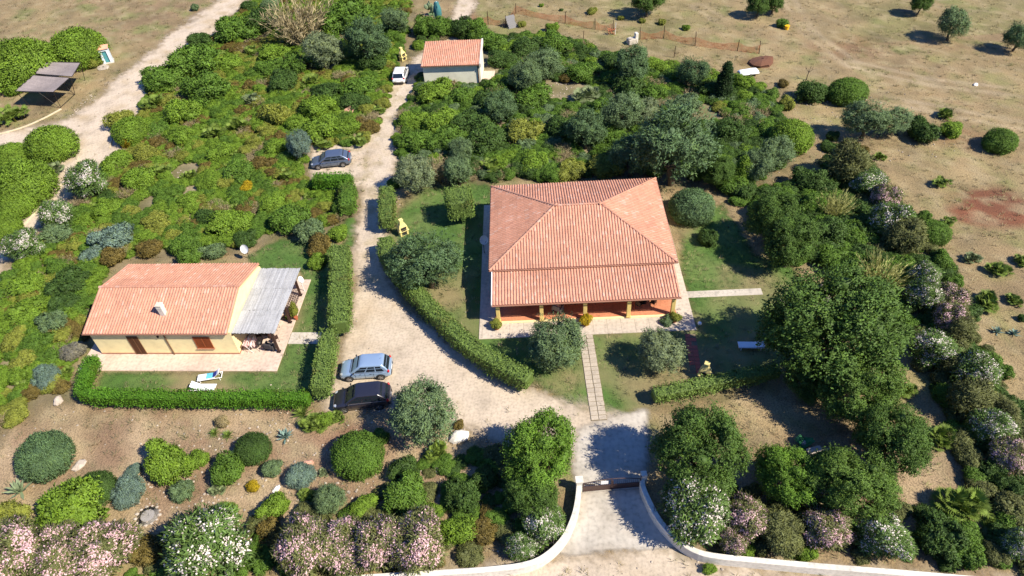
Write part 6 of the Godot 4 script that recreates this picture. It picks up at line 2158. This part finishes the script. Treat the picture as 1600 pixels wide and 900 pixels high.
		["O", "og", 23.09, -76.48, 1.83, "dark olive tree at the white van beside the cypress"],
		["C", "cy", 25.86, -73.05, 1.02, "tall dark cypress in front of the white van"],
		["M", "g1", 28.83, -75.20, 1.49, "bright green bush at the foot of the cypress beside the white van"],
		["M", "g1", 30.21, -74.30, 1.11, "green bush below the hood of the white van"],
		["M", "y", 24.85, -70.92, 1.02, "yellowish bush between the cypress and the second bare clearing"],
		["M", "g2", 26.83, -70.34, 1.31, "dark round bush below the cypress on its field side"],
		["O", "o", 13.37, -67.74, 2.13, "grey green tree in the central right thicket above the big olive"],
		["M", "g2", 12.05, -72.41, 1.70, "mid green shrub next to the grey tree of the central thicket"],
		["O", "gg", 15.90, -68.72, 1.60, "paler grey tree in the central right thicket"],
		["M", "y", 2.73, -67.74, 2.32, "yellow green shrub in the thicket straight above the villa left corner"],
		["M", "g3", 6.50, -68.15, 2.21, "dark green shrub in the thicket above the villa ridge"],
		["O", "og", 9.10, -64.99, 2.08, "dark grey green tree in the thicket above the villa ridge"],
		["O", "og", 16.58, -57.37, 3.96, "largest spreading grey green tree right behind the villa"],
		["O", "og", 12.81, -59.41, 2.17, "dark tree leaning over the back eave of the villa"],
		["M", "g2", 12.14, -65.36, 1.93, "deep green shrub behind the dark tree at the villa back eave"],
		["M", "g1", 3.04, -62.50, 1.99, "bright green bush close behind the villa, above its left half"],
		["M", "y", 6.98, -60.19, 1.73, "yellow green bush directly behind the villa roof edge"],
		["M", "y", 10.49, -60.50, 1.95, "taller yellow green bush behind the middle of the villa roof"],
		["M", "g2", 4.77, -59.75, 1.19, "small mid green bush touching the villa back eave"],
		["M", "g3", 24.57, -65.05, 2.15, "dark shrub beside the smooth tall shrub at the field edge"],
		["K", "g1", 23.27, -56.57, 1.09, "bright green slender young conifer behind the villa corner"],
		["T", "t", 20.79, -56.40, 1.50, "dark tree at the rear right corner of the villa"],
		["O", "o", 24.73, -56.85, 1.62, "blue green tree behind the slender young conifer"],
		["M", "g3", 24.92, -74.21, 1.85, "shaded bush lying in the shadow of the cypress"],
		["T", "t", 38.62, -94.82, 1.27, "dark tree at the top edge above the red soil mound"],
		["T", "t", 56.80, -90.89, 1.37, "dark round tree cut by the top edge over the mown field"],
		["O", "o", 56.86, -83.00, 1.93, "leaning olive tree with its trunk showing on the mown field"],
		["O", "og", 62.71, -78.91, 1.68, "dark olive tree at the right edge of the mown field"],
		["M", "g2", 38.63, -90.63, 0.92, "small bush beside the yellow bucket in the field"],
		["M", "g3", 35.35, -71.55, 1.81, "dark rounded bush at the start of the stone wall row"],
		["D", "g2", 39.24, -70.84, 2.16, "glossy dome shrub behind the grey tree of the stone wall row"],
		["O", "o", 37.75, -62.86, 2.14, "grey green tree in the middle of the stone wall row"],
		["O", "o", 40.91, -63.04, 1.51, "smaller grey green tree beside the middle tree of the stone wall row"],
		["M", "g3", 43.42, -62.08, 1.82, "dark brownish shrub near the end of the stone wall row"],
		["P", "p", 48.03, -65.52, 1.14, "tall fan palm at the end of the stone wall row"],
		["M", "g1", 46.77, -62.41, 1.33, "leafy bush under the tall fan palm at the end of the row"],
		["D", "g2", 50.02, -59.19, 1.65, "single dark round shrub alone on the field near the right edge"],
		["P", "p", 37.83, -58.74, 0.81, "small round palm on the field beside the belt of oleanders"],
		["M", "b", 36.62, -60.21, 0.71, "small brownish bush beside the small round palm of the field"],
		["M", "g3", 34.67, -63.10, 0.73, "little dark bush in the shadow of the stone wall row"],
		["M", "b", 33.48, -74.90, 0.75, "dry little bush beside the red soil mound"],
		["M", "g2", 31.52, -72.51, 0.91, "small green bush at the rubble near the red soil mound"],
		["M", "y", 32.37, -70.02, 1.07, "olive yellow bush below the red soil mound"],
		["P", "p", 41.49, -53.66, 1.07, "bushy palm on the dry field left of the bare red patch"],
		["D", "g1", 30.02, -62.44, 2.27, "tall smooth bright green shrub at the field edge of the thicket"],
		["M", "g2", 28.84, -64.79, 1.70, "shrub joined to the tall smooth shrub at the field edge"],
		["O", "o", 26.98, -58.36, 1.65, "grey green tree below the tall smooth shrub at the field edge"],
		["M", "g3", 29.16, -54.92, 1.74, "dark shrub left of the topmost oleander of the belt"],
		["L", "n", 33.20, -55.65, 2.28, "topmost oleander of the belt, mostly leaves, by the fallen log"],
		["L", "w", 34.11, -53.09, 1.64, "white oleander second from the top of the belt"],
		["D", "g1", -49.72, -57.72, 1.85, "low dome shrub inside the track bend at the left edge"],
		["D", "g1", -50.04, -61.32, 2.03, "dome shrub along the white kerb of the lower track arm"],
		["L", "w", -44.23, -58.30, 1.74, "white flowering oleander of the track arm, middle of the three"],
		["L", "w", -45.61, -53.84, 1.77, "white flowering oleander lowest on the track arm"],
		["M", "o", -43.62, -56.40, 1.66, "grey green bush beside the white oleanders of the track arm"],
		["M", "g1", -40.22, -59.95, 1.62, "bright bush in the left thicket below the bare patch"],
		["M", "y", -37.68, -59.20, 1.18, "yellowish bush in the left thicket beside the second bare gap"],
		["M", "g3", -41.23, -62.44, 1.11, "dark bush right above the bright bush of the lower thicket"],
		["M", "gb", -37.51, -54.57, 2.34, "large blue grey bush behind the bungalow"],
		["M", "gb", -39.13, -52.77, 1.20, "smaller blue grey bush downhill of the large one behind the bungalow"],
		["M", "b", -36.95, -52.03, 1.24, "rusty brown bush at the back gable corner of the bungalow"],
		["M", "b", -33.75, -52.99, 1.31, "reddish bush behind the bungalow roof"],
		["M", "y", -34.16, -57.11, 1.57, "yellow green bush uphill of the reddish bush"],
		["M", "g3", -29.45, -57.19, 1.57, "dark green bush upslope of the bungalow"],
		["M", "g1", -26.60, -55.77, 2.16, "bright broad bush upslope of the bungalow dish"],
		["M", "g2", -30.53, -53.30, 1.71, "green bush behind the middle of the bungalow roof"],
		["M", "o", -27.40, -51.77, 1.29, "greyish bush behind the bungalow roof, near the dish"],
		["M", "g2", -29.33, -51.64, 1.39, "low green bush touching the bungalow back eave"],
		["M", "g3", -24.75, -53.30, 1.31, "dark bush beside the satellite dish"],
		["M", "b", -25.58, -59.26, 0.86, "brown bush in the thicket straight above the satellite dish"],
		["M", "g1", -31.86, -60.08, 1.41, "light green bush in the thicket between grey hatchback and bungalow"],
		["M", "g1", -43.81, -48.82, 1.91, "large fresh green bush at the left edge above the bungalow level"],
		["M", "g3", -39.46, -48.55, 2.00, "large dark green bush beside the bungalow gable"],
		["M", "g2", -41.71, -51.32, 1.38, "green bush above the large dark bush at the bungalow gable"],
		["M", "g1", -41.84, -45.57, 1.75, "bright bush at the left edge level with the bungalow front"],
		["M", "g3", -38.91, -45.99, 1.58, "dark bush against the bungalow end wall"],
		["M", "b", -42.23, -44.65, 0.82, "rusty low bush among the bright bushes at the left edge"],
		["M", "o", -39.18, -43.89, 1.45, "grey green bush next to the pale lavender mound"],
		["M", "y", -41.67, -42.13, 1.33, "yellow green bush low at the left edge"],
		["M", "g2", -39.33, -41.64, 1.32, "green bush between the left edge and the pale lavender mound"],
		["M", "y", -39.67, -39.31, 1.45, "yellow bush above the bare earth at the left edge"],
		["G", "gr", -36.07, -40.37, 1.14, "tall pale grey lavender mound at the bungalow corner"],
		["G", "gb", -37.08, -37.65, 1.24, "pale blue green cushion plant near the corner of the clipped hedge"],
		["P", "p", -36.04, -38.07, 0.89, "yellow green palm beside the pale blue cushion plant"],
		["M", "g1", -40.65, -38.45, 1.10, "bright bush at the left edge level with the corner of the clipped hedge"],
		["M", "g1", -23.25, -58.39, 1.70, "bright green bush below the parking bay of the grey hatchback"],
		["M", "g2", -21.12, -55.74, 2.16, "boxy dark bush below the parking bay, at the open soil"],
		["M", "g2", -15.91, -57.31, 1.37, "dense green bush on the drive edge below the clipped bay hedge"],
		["M", "y", -17.84, -57.87, 0.90, "light green bush beside the red earth gap below the bay"],
		["M", "o", -18.77, -53.39, 1.51, "soft pale green bush over the garden of the bungalow"],
		["M", "g1", -15.97, -53.29, 1.11, "feathery bright green bush at the drive edge above the long hedge"],
		["M", "b", -17.58, -51.41, 1.43, "brown topped round bush at the end of the long hedge"],
		["M", "g1", -17.32, -49.22, 1.01, "green skirted bush at the foot of the brown topped bush"],
		["O", "og", -6.91, -45.15, 2.80, "big round olive tree inside the bend of the drive"],
		["O", "o", 2.86, -35.48, 2.10, "wispy olive tree in front of the veranda on the drive side of the path"],
		["O", "gg", 10.59, -34.18, 1.77, "thin olive tree in front of the veranda on the barbecue side of the path"],
		["D", "og", 17.20, -52.17, 2.10, "rounded pale green trimmed shrub at the villa lawn beside the roof corner"],
		["M", "g3", 17.75, -48.21, 1.05, "low dark bush lying in tree shade on the villa lawn"],
		["T", "t", 23.09, -47.39, 2.15, "dark broad tree at the far corner of the villa lawn"],
		["T", "t", 22.03, -32.57, 4.54, "huge dark broadleaf tree beside the villa lawn, largest of all"],
		["T", "t2", 22.81, -28.86, 2.77, "mid green broad tree joined to the near side of the huge tree"],
		["T", "t", 20.17, -30.67, 1.53, "dark lower tree between the huge tree and the end of the low hedge"],
		["T", "t", 23.49, -44.31, 2.24, "second dark tree beside the dark broad tree at the far lawn corner"],
		["M", "g3", 28.47, -47.30, 2.06, "dark shrub above the huge tree"],
		["M", "g3", 31.54, -47.14, 1.22, "dark shrub behind the huge tree next to the oleander belt"],
		["M", "g2", 28.13, -51.42, 1.58, "green shrub between the dark broad tree and the oleander belt"],
		["R", "reed", 29.99, -50.35, 1.46, "pale feathery reed clump uphill of the huge tree"],
		["R", "reed", 30.08, -40.91, 1.84, "pale feathery reed clump at the crown edge of the huge tree"],
		["L", "p", 34.76, -50.82, 1.49, "pink oleander third from the top of the belt"],
		["L", "w", 33.26, -47.17, 1.86, "white oleander fourth from the top of the belt"],
		["L", "n", 33.73, -45.10, 1.82, "leafy oleander beside the dome shrub of the belt"],
		["D", "g2", 37.14, -46.31, 1.44, "dome shrub on the field side of the oleander belt"],
		["P", "p", 39.33, -47.88, 0.90, "fan palm behind the dome shrub of the oleander belt"],
		["M", "g2", 37.65, -49.11, 0.77, "small bush above the dome shrub of the oleander belt"],
		["P", "pg", 38.95, -43.00, 0.90, "grey fan palm alone on the dry field in the right half"],
		["P", "p", 40.39, -41.62, 1.11, "fan palm beside the right edge, lower of two touching ones"],
		["P", "p", 42.53, -42.46, 0.85, "fan palm at the right edge, upper of two touching ones"],
		["P", "p", 37.58, -37.96, 1.24, "broad fan palm casting a dark shadow beside the oleander belt"],
		["P", "p", 39.76, -38.06, 0.80, "fan palm at the right edge level with the broad one"],
		["A", "gb", 36.69, -35.11, 0.49, "blue agave in the field, first of the agave pair"],
		["A", "gb", 37.80, -34.77, 0.49, "blue agave in the field, second of the agave pair near the edge"],
		["M", "g3", 39.22, -36.19, 0.41, "tiny dark bush at the right edge above the agaves"],
		["M", "g2", 36.01, -42.47, 1.25, "dark green bush in the oleander belt below the dome shrub"],
		["M", "g2", 35.95, -40.45, 0.87, "small green bush on the field side of the oleander belt"],
		["L", "w", 33.41, -40.75, 1.43, "white oleander beside the pale feathery reeds"],
		["L", "w", 32.25, -38.34, 1.48, "white oleander shaded by the huge tree"],
		["L", "p", 34.36, -37.95, 1.38, "pink oleander on the field side of the belt, upper one"],
		["L", "p", 33.08, -35.95, 1.44, "pink oleander on the field side of the belt, lower one"],
		["L", "n", 33.34, -34.74, 1.23, "leafy oleander of the belt level with the agaves"],
		["L", "w", 30.36, -32.82, 1.65, "white oleander of the belt below the huge tree crown"],
		["L", "w", 32.19, -30.40, 1.68, "large white oleander at the bulge of the belt"],
		["L", "n", 31.24, -31.57, 1.26, "shaded leafy oleander behind the large white one"],
		["M", "g2", 34.80, -31.13, 0.77, "green bush on the field side of the large white oleander"],
		["D", "og", -33.74, -29.92, 1.97, "round grey green bush alone on the bare earth"],
		["D", "g3", -29.21, -27.09, 1.38, "dark round bush below the grey green one on the bare earth"],
		["M", "g1", -30.00, -25.15, 2.37, "wide bright green bush above the pink oleander row"],
		["M", "y", -34.17, -25.41, 1.34, "yellow green bush at the left edge above the pink oleander row"],
		["A", "gg", -34.88, -27.74, 0.95, "pale agave at the left edge beside the round grey green bush"],
		["G", "gb", -26.91, -26.79, 1.29, "pale silvery cushion shrub beside the ring of ashes"],
		["G", "gb", -27.27, -28.58, 0.63, "small blue silver shrub behind the silvery cushion shrub"],
		["M", "g1", -24.73, -28.43, 1.91, "large bright green bush uphill of the ring of ashes"],
		["M", "g1", -22.76, -28.99, 0.97, "bright bush between the large one and the dark dome"],
		["M", "g2", -20.33, -27.79, 1.35, "dark green bush under the dome beside the golden shrub"],
		["M", "o", -23.14, -26.55, 0.86, "soft pale green bush uphill of the ring of ashes"],
		["P", "pg", -20.98, -26.41, 0.68, "pale spiky palm between the ring of ashes and golden shrub"],
		["D", "g3", -19.00, -29.41, 1.27, "dark clipped dome bush under the bungalow hedge"],
		["Y", "p", -22.33, -31.32, 0.58, "spiky yucca on the earth side of the golden grass clump"],
		["Y", "p", -21.30, -31.03, 0.58, "spiky yucca below the golden grass clump, next to the dark dome"],
		["E", "dry", -21.96, -32.16, 0.66, "golden dry grass clump under the bungalow hedge"],
		["E", "gold", -18.51, -26.57, 0.57, "bright golden yellow shrub on the bare earth"],
		["M", "g1", -19.73, -24.86, 0.77, "light bush between golden shrub and big white oleander"],
		["L", "p", -31.50, -22.07, 2.24, "pink oleander at the bottom left corner of the row"],
		["L", "p", -28.96, -21.90, 2.16, "pink oleander second along the bottom row"],
		["L", "p", -26.33, -21.89, 2.16, "pale pink oleander third along the bottom row"],
		["M", "b", -24.13, -22.19, 1.21, "brown green bush between the pink oleanders and the white one"],
		["L", "w", -19.50, -21.40, 2.66, "big white flowering oleander in the bottom row"],
		["M", "g2", -18.21, -20.69, 0.85, "green bush at the foot of the big white oleander"],
		["Y", "p", -16.07, -32.38, 0.94, "tall yucca at the end of the clipped front hedge"],
		["P", "p", -15.13, -31.06, 1.21, "green palm clump in front of the black car"],
		["P", "p", -13.29, -31.90, 0.74, "small palm under the front bumper of the black car"],
		["M", "g1", -14.35, -31.64, 0.70, "leafy low bush beside the small palm near the black car"],
		["A", "gb", -17.04, -30.54, 0.73, "blue agave below the end of the clipped front hedge"],
		["D", "g2", -11.37, -28.00, 1.84, "tall rounded green bush below the black car"],
		["M", "g2", -10.12, -29.60, 0.90, "green bush between the tall rounded one and the grey olive"],
		["O", "o", -6.79, -29.68, 2.22, "round grey olive tree beside the black car"],
		["P", "p", -6.30, -28.16, 1.01, "fan palm under the round grey olive beside the black car"],
		["G", "gb", -15.27, -26.96, 1.07, "silvery blue cushion shrub on the bare earth bed"],
		["P", "p", -14.59, -25.67, 0.75, "fan palm below the silvery blue cushion shrub"],
		["P", "pg", -13.78, -27.31, 0.46, "small palm beside the tall rounded green bush"],
		["O", "o", -12.82, -24.56, 1.01, "soft grey green bush above the pink hedge of oleanders"],
		["M", "g1", -10.80, -24.34, 0.97, "fresh green bush above the pink hedge of oleanders"],
		["M", "g2", -8.09, -24.49, 1.80, "wide dark green bush above the drive end of the pink oleanders"],
		["M", "g3", -8.27, -26.69, 1.15, "dark glossy bush on the red earth below the grey olive"],
		["M", "g3", -4.38, -24.46, 1.32, "shaded dark bush at the foot of the gate tree"],
		["M", "g3", -2.68, -25.64, 1.06, "dark bush in the shade behind the gate tree"],
		["M", "g1", -16.55, -24.71, 1.15, "bright lime bush right of the golden shrub"],
		["M", "o", -17.48, -27.79, 0.81, "grey low bush on the bed beside the golden shrub"],
		["L", "p", -13.64, -21.12, 1.98, "pink oleander at the start of the second bottom row"],
		["L", "p", -11.32, -21.05, 1.83, "pink oleander second in the second bottom row"],
		["L", "p", -9.23, -21.02, 1.83, "pink oleander third in the second bottom row"],
		["L", "p", -6.99, -20.88, 2.05, "pink oleander fourth in the second bottom row beside the green bush"],
		["M", "g1", -4.65, -21.97, 1.27, "bright green bush after the pink oleanders in the bottom row"],
		["M", "b", -3.06, -21.74, 1.06, "orange brown bush at the white wall before the gate tree"],
		["M", "b", -16.47, -22.85, 1.15, "brown bush between the white oleander and the pink ones"],
		["M", "g2", -16.71, -21.11, 0.86, "green bush at the bottom edge beside the big white oleander"],
		["M", "b", -4.56, -30.33, 0.46, "low dry plant beside the white boulder at the drive"],
		["T", "tb", 0.96, -25.78, 2.45, "tall bright green tree standing beside the entrance gate"],
		["T", "t", 0.20, -23.51, 1.69, "darker lower tree leaning below the bright gate tree"],
		["L", "w", 0.83, -21.79, 1.47, "white oleander inside the curved wall beside the gate"],
		["L", "w", -0.65, -20.57, 0.99, "white oleander at the curve of the white wall before the gate"],
		["T", "t", 10.87, -24.52, 2.78, "wide dark tree over the gate shade on its right side"],
		["L", "w", 10.19, -21.45, 2.36, "big white oleander inside the right curved wall"],
		["L", "p", 13.12, -20.86, 1.53, "pink oleander beside the big white one at the right wall"],
		["L", "p", 11.98, -19.81, 0.98, "low pink oleander on the right wall crest"],
		["M", "g1", 12.88, -19.30, 0.58, "bright small bush on the right wall crest"],
		["M", "g1", 10.44, -18.54, 0.44, "grass green bush outside the right wall beside the ramp"],
		["T", "tb", 16.11, -23.09, 1.86, "yellow green tree behind the right wall"],
		["T", "t2", 19.36, -21.74, 2.39, "mid green tree between the yellow green tree and bare patch"],
		["T", "t", 23.27, -24.66, 2.29, "dark green tree on the bare ground below the huge tree"],
		["P", "p", 28.08, -25.90, 1.27, "palm with drooping fronds below the oleander belt"],
		["P", "p", 26.60, -21.50, 1.67, "largest fan palm beside the bare patch at lower right"],
		["L", "n", 14.91, -19.92, 1.43, "faded oleander behind the right wall, near the yellow green tree"],
		["L", "p", 17.57, -19.91, 1.58, "pink oleander behind the right wall under the mid green tree"],
		["L", "w", 20.62, -19.16, 1.63, "white oleander behind the right wall in the bottom row"],
		["M", "g3", 24.08, -19.05, 1.65, "dark conifer like bush near the bottom right corner"],
		["M", "g2", 25.21, -18.13, 1.25, "dark green bush at the bottom edge near the corner"],
		["L", "w", 28.28, -18.17, 1.03, "white oleander at the bottom right corner"],
		["M", "g3", 30.25, -22.10, 1.07, "dark shaded bush in the belt near the bottom right"],
		["L", "w", 30.82, -26.02, 1.33, "white oleander of the belt below the large white one"],
		["L", "p", 30.92, -23.90, 1.29, "pink oleander of the belt beside the right edge"],
		["P", "p", 28.04, -19.91, 0.75, "small palm between largest palm and corner oleander"],
		["M", "g3", 29.67, -23.24, 1.02, "very dark bush under the pink oleander near the right edge"],
		["M", "g1", 16.28, -18.98, 0.76, "low green bush on the right wall crest in the bottom row"],
		["L", "n", 30.66, -28.33, 1.63, "leafy oleander of the belt above the drooping palm"],
		["L", "n", 32.22, -27.49, 1.28, "leafy oleander of the belt on its field side, lower part"],
		["P", "p", 27.50, -30.06, 0.88, "fan palm in the shade at the foot of the huge tree"],
	]
	for r in rows:
		plant(r[0], r[1], r[2], r[3], r[4], r[5])

func build_cover() -> void:
	undergrowth("undergrowth", thicket_a, 0.85, 0.6, 1.1, ["g2", "g2", "g1", "g1", "g2", "g1", "p", "y", "g1", "g1", "y", "dry", "g1", "b"], [[Vector2(-34.32, -66.40), 2.0], [Vector2(-32.59, -62.62), 1.2], [Vector2(-36.94, -61.51), 1.1], [Vector2(-22.57, -52.56), 1.4], [Vector2(-20.04, -55.64), 1.3], [Vector2(-17.78, -57.41), 0.9], [Vector2(-36.78, -34.93), 1.5]])
	undergrowth("undergrowth", thicket_b, 0.9, 0.65, 1.2, ["g3", "g2", "g2", "g2", "o", "g2", "dry", "g1", "g2", "g3"], [[Vector2(8.36, -77.66), 3.0], [Vector2(22.68, -70.16), 2.6], [Vector2(14.88, -75.21), 1.4], [Vector2(-5.01, -88.27), 6.0], [Vector2(-6.81, -85.68), 3.0], [Vector2(-2.70, -84.99), 4.0], [Vector2(-6.39, -62.54), 2.0], [Vector2(8.26, -88.19), 1.6], [Vector2(24.04, -78.80), 1.2]])
	undergrowth("undergrowth", thicket_c, 1.15, 0.7, 1.35, ["g3", "n", "g2", "n", "g3"], [])
	undergrowth("undergrowth", thicket_d, 1.2, 0.5, 1.0, ["g2", "n", "b", "g1"], [])
	undergrowth("undergrowth", thicket_f, 1.1, 0.45, 0.9, ["g3", "g2", "g2", "n", "g3", "g2"], [])
	undergrowth("undergrowth", thicket_g, 1.3, 0.9, 1.7, ["g3", "g2", "g2", "g3", "g3", "g2"], [])
	undergrowth("undergrowth", thicket_e, 1.2, 0.5, 1.0, ["g2", "n", "g3", "n"], [])
	# dry grass over the fields, short turf on the lawns, pebbles
	var tw := []
	var tc := []
	var m := tuft_mesh(7, 0.22, 0.018, 0.16)
	for i in 60000:
		var p := Vector2(rng.randf_range(-90, 70), rng.randf_range(-130, -12))
		var d := p.y
		if rng.randf() > 1.15 + d * 0.006:
			continue
		if Geometry2D.is_point_in_polygon(p, thicket_a) or Geometry2D.is_point_in_polygon(p, thicket_b):
			continue
		if in_clear(p):
			continue
		var n := fbm2.get_noise_2d(p.x * 4.0, p.y * 4.0) + rng.randf_range(-0.3, 0.3)
		if n < -0.12:
			continue
		var c := Color(0.40, 0.33, 0.18).lerp(Color(0.24, 0.25, 0.09), clampf(0.3 + fbm.get_noise_2d(p.x * 7.0 + 90.0, p.y * 7.0) * 1.8, 0, 1))
		tw.append(Transform3D(Basis.from_euler(Vector3(0, rng.randf() * TAU, 0)).scaled(Vector3.ONE * rng.randf_range(0.6, 1.5)), Vector3(p.x, 0, p.y)))
		tc.append(c)
	many(self, "dry_grass", m, mats.grass_blade, tw, tc)
	tw = []
	tc = []
	m = tuft_mesh(9, 0.075, 0.012, 0.14)
	for k in 2:
		var lo: Vector2 = [Vector2(-13, -60), Vector2(-36, -55)][k]
		var hi: Vector2 = [Vector2(26, -29), Vector2(-12, -33)][k]
		for i in [26000, 14000][k]:
			var p := Vector2(rng.randf_range(lo.x, hi.x), rng.randf_range(lo.y, hi.y))
			if not Geometry2D.is_point_in_polygon(p, lawn_a if k == 0 else lawn_b) or in_clear(p):
				continue
			var n := fbm.get_noise_2d(p.x * 3.0 + 40.0, p.y * 3.0)
			if n * 1.3 + rng.randf() * 0.5 > 0.45:
				continue
			var c := Color(0.11, 0.21, 0.045).lerp(Color(0.2, 0.23, 0.08), clampf(0.25 + n * 2.0 + rng.randf_range(-0.2, 0.2), 0, 1))
			tw.append(Transform3D(Basis.from_euler(Vector3(0, rng.randf() * TAU, 0)).scaled(Vector3.ONE * rng.randf_range(0.7, 1.3)), Vector3(p.x, 0.005, p.y)))
			tc.append(c)
	many(self, "lawn_grass", m, mats.grass_blade, tw, tc)
	tw = []
	tc = []
	var pm := rock_mesh(Vector3(0.06, 0.04, 0.05), 3)
	for q in [[Vector2(-13.20, -72.52), 3.0, 7.0, 120], [Vector2(-12.45, -54.69), 2.0, 9.0, 120], [Vector2(-8.46, -37.16), 5.0, 5.0, 160], [Vector2(-46.99, -80.60), 6.0, 6.0, 700], [Vector2(-47.52, -64.61), 4.0, 8.0, 400], [Vector2(-28.49, -30.72), 12.0, 5.0, 150], [Vector2(-17.26, -27.60), 10.0, 5.0, 260], [Vector2(-7.10, -27.70), 6.0, 4.0, 150], [Vector2(-25.41, -25.41), 6.0, 3.0, 100], [Vector2(32.30, -65.69), 14.0, 8.0, 400], [Vector2(7.95, -77.41), 3.0, 3.0, 150], [Vector2(4.81, -19.03), 8.0, 2.0, 120], [Vector2(-33.63, -63.91), 3.0, 3.0, 150]]:
		for i in int(q[3]):
			var p: Vector2 = q[0] + Vector2(rng.randf_range(-1, 1) * q[1], rng.randf_range(-1, 1) * q[2])
			if in_clear(p):
				continue
			var g := rng.randf_range(0.32, 0.58)
			tw.append(Transform3D(Basis.from_euler(Vector3(0, rng.randf() * TAU, 0)).scaled(Vector3.ONE * rng.randf_range(0.4, 1.7)), Vector3(p.x, 0.01, p.y)))
			tc.append(Color(g, g * 0.86, g * 0.7))
	many(self, "gravel_stones", pm, mats.tile, tw, tc)

var lawn_a := PackedVector2Array([Vector2(-11.27, -52.12), Vector2(-9.60, -59.56), Vector2(-5.70, -60.71), Vector2(-1.13, -59.53), Vector2(-1.59, -42.87), Vector2(-2.35, -39.25), Vector2(14.21, -38.03), Vector2(16.01, -53.05), Vector2(20.68, -53.44), Vector2(21.45, -45.89), Vector2(24.14, -43.89), Vector2(24.08, -36.42), Vector2(20.02, -33.27), Vector2(14.18, -31.14), Vector2(8.94, -30.51), Vector2(6.31, -29.92), Vector2(4.46, -29.71), Vector2(1.24, -33.50), Vector2(-2.43, -36.21), Vector2(-6.55, -41.52), Vector2(-8.85, -44.87)])
var lawn_b := PackedVector2Array([Vector2(-33.06, -38.16), Vector2(-18.88, -36.72), Vector2(-18.44, -42.45), Vector2(-18.21, -47.17), Vector2(-18.89, -48.52), Vector2(-23.16, -49.02), Vector2(-24.44, -51.40), Vector2(-21.51, -53.38), Vector2(-16.48, -52.28), Vector2(-15.14, -51.19), Vector2(-14.63, -40.00), Vector2(-15.01, -35.25), Vector2(-15.35, -34.17), Vector2(-32.78, -35.76)])

var dr := [[Vector2(-2.79, -112.99), 1.3], [Vector2(-5.04, -96.94), 1.6], [Vector2(-8.72, -88.72), 2.0], [Vector2(-11.55, -82.19), 1.9], [Vector2(-12.99, -74.64), 2.3], [Vector2(-12.93, -67.13), 1.9], [Vector2(-13.03, -60.01), 1.5], [Vector2(-13.20, -54.78), 1.35], [Vector2(-12.66, -48.22), 1.5], [Vector2(-11.60, -43.21), 2.1], [Vector2(-10.00, -39.02), 3.0], [Vector2(-7.14, -35.40), 3.4], [Vector2(-2.55, -31.91), 2.6], [Vector2(1.98, -30.05), 2.4], [Vector2(5.80, -28.07), 2.4], [Vector2(5.64, -25.31), 2.0]]
var tr := [[Vector2(-38.47, -123.18), 2.4], [Vector2(-42.11, -108.82), 3.2], [Vector2(-44.91, -97.14), 3.4], [Vector2(-46.78, -88.12), 4.0], [Vector2(-47.42, -80.06), 5.0], [Vector2(-51.59, -78.28), 2.9], [Vector2(-57.86, -76.75), 2.4], [Vector2(-63.61, -76.03), 2.5]]
var tr2 := [[Vector2(-46.83, -79.06), 4.5], [Vector2(-46.62, -71.29), 3.0], [Vector2(-47.16, -64.57), 1.8], [Vector2(-48.22, -59.21), 1.5], [Vector2(-48.80, -52.93), 1.6], [Vector2(-49.00, -47.37), 1.6]]
var bay := PackedVector2Array([Vector2(-21.39, -70.18), Vector2(-12.97, -69.48), Vector2(-12.97, -60.90), Vector2(-20.15, -62.10)])
var lot := PackedVector2Array([Vector2(-14.03, -41.60), Vector2(-8.66, -41.01), Vector2(-5.41, -34.91), Vector2(-5.83, -31.36), Vector2(-14.67, -32.79), Vector2(-14.26, -35.17), Vector2(-14.04, -39.44)])

# on a house, its pavement, a path or the ramp: nothing grows there
func in_clear(p: Vector2) -> bool:
	var v := Transform3D(Basis(Vector3.UP, VILLA_YAW), VILLA_AT).affine_inverse() * Vector3(p.x, 0, p.y)
	if absf(v.x) < 8.75 and v.z > -7.1 and v.z < 10.85:
		return true
	if absf(v.x + 0.2) < 0.65 and v.z > 10.0 and v.z < 19.2:
		return true
	var b := Transform3D(Basis(Vector3.UP, BUNG_YAW), BUNG_AT).affine_inverse() * Vector3(p.x, 0, p.y)
	if b.x > -1.4 and b.x < 15.3 and b.z > -8.9 and b.z < 1.9:
		return true
	var g := Transform3D(Basis(Vector3.UP, GAR_YAW), GAR_AT).affine_inverse() * Vector3(p.x, 0, p.y)
	if g.x > -0.3 and g.x < 9.0 and g.z > -5.0 and g.z < 0.3:
		return true
	if minf(minf(band_d(p, dr), poly_d(p, lot)), minf(band_d(p, tr), band_d(p, tr2))) < -0.25 and rng.randf() < 0.94:
		return true
	return p.x > 1.0 and p.x < 10.0 and p.y > -30.0 and p.y < -19.5
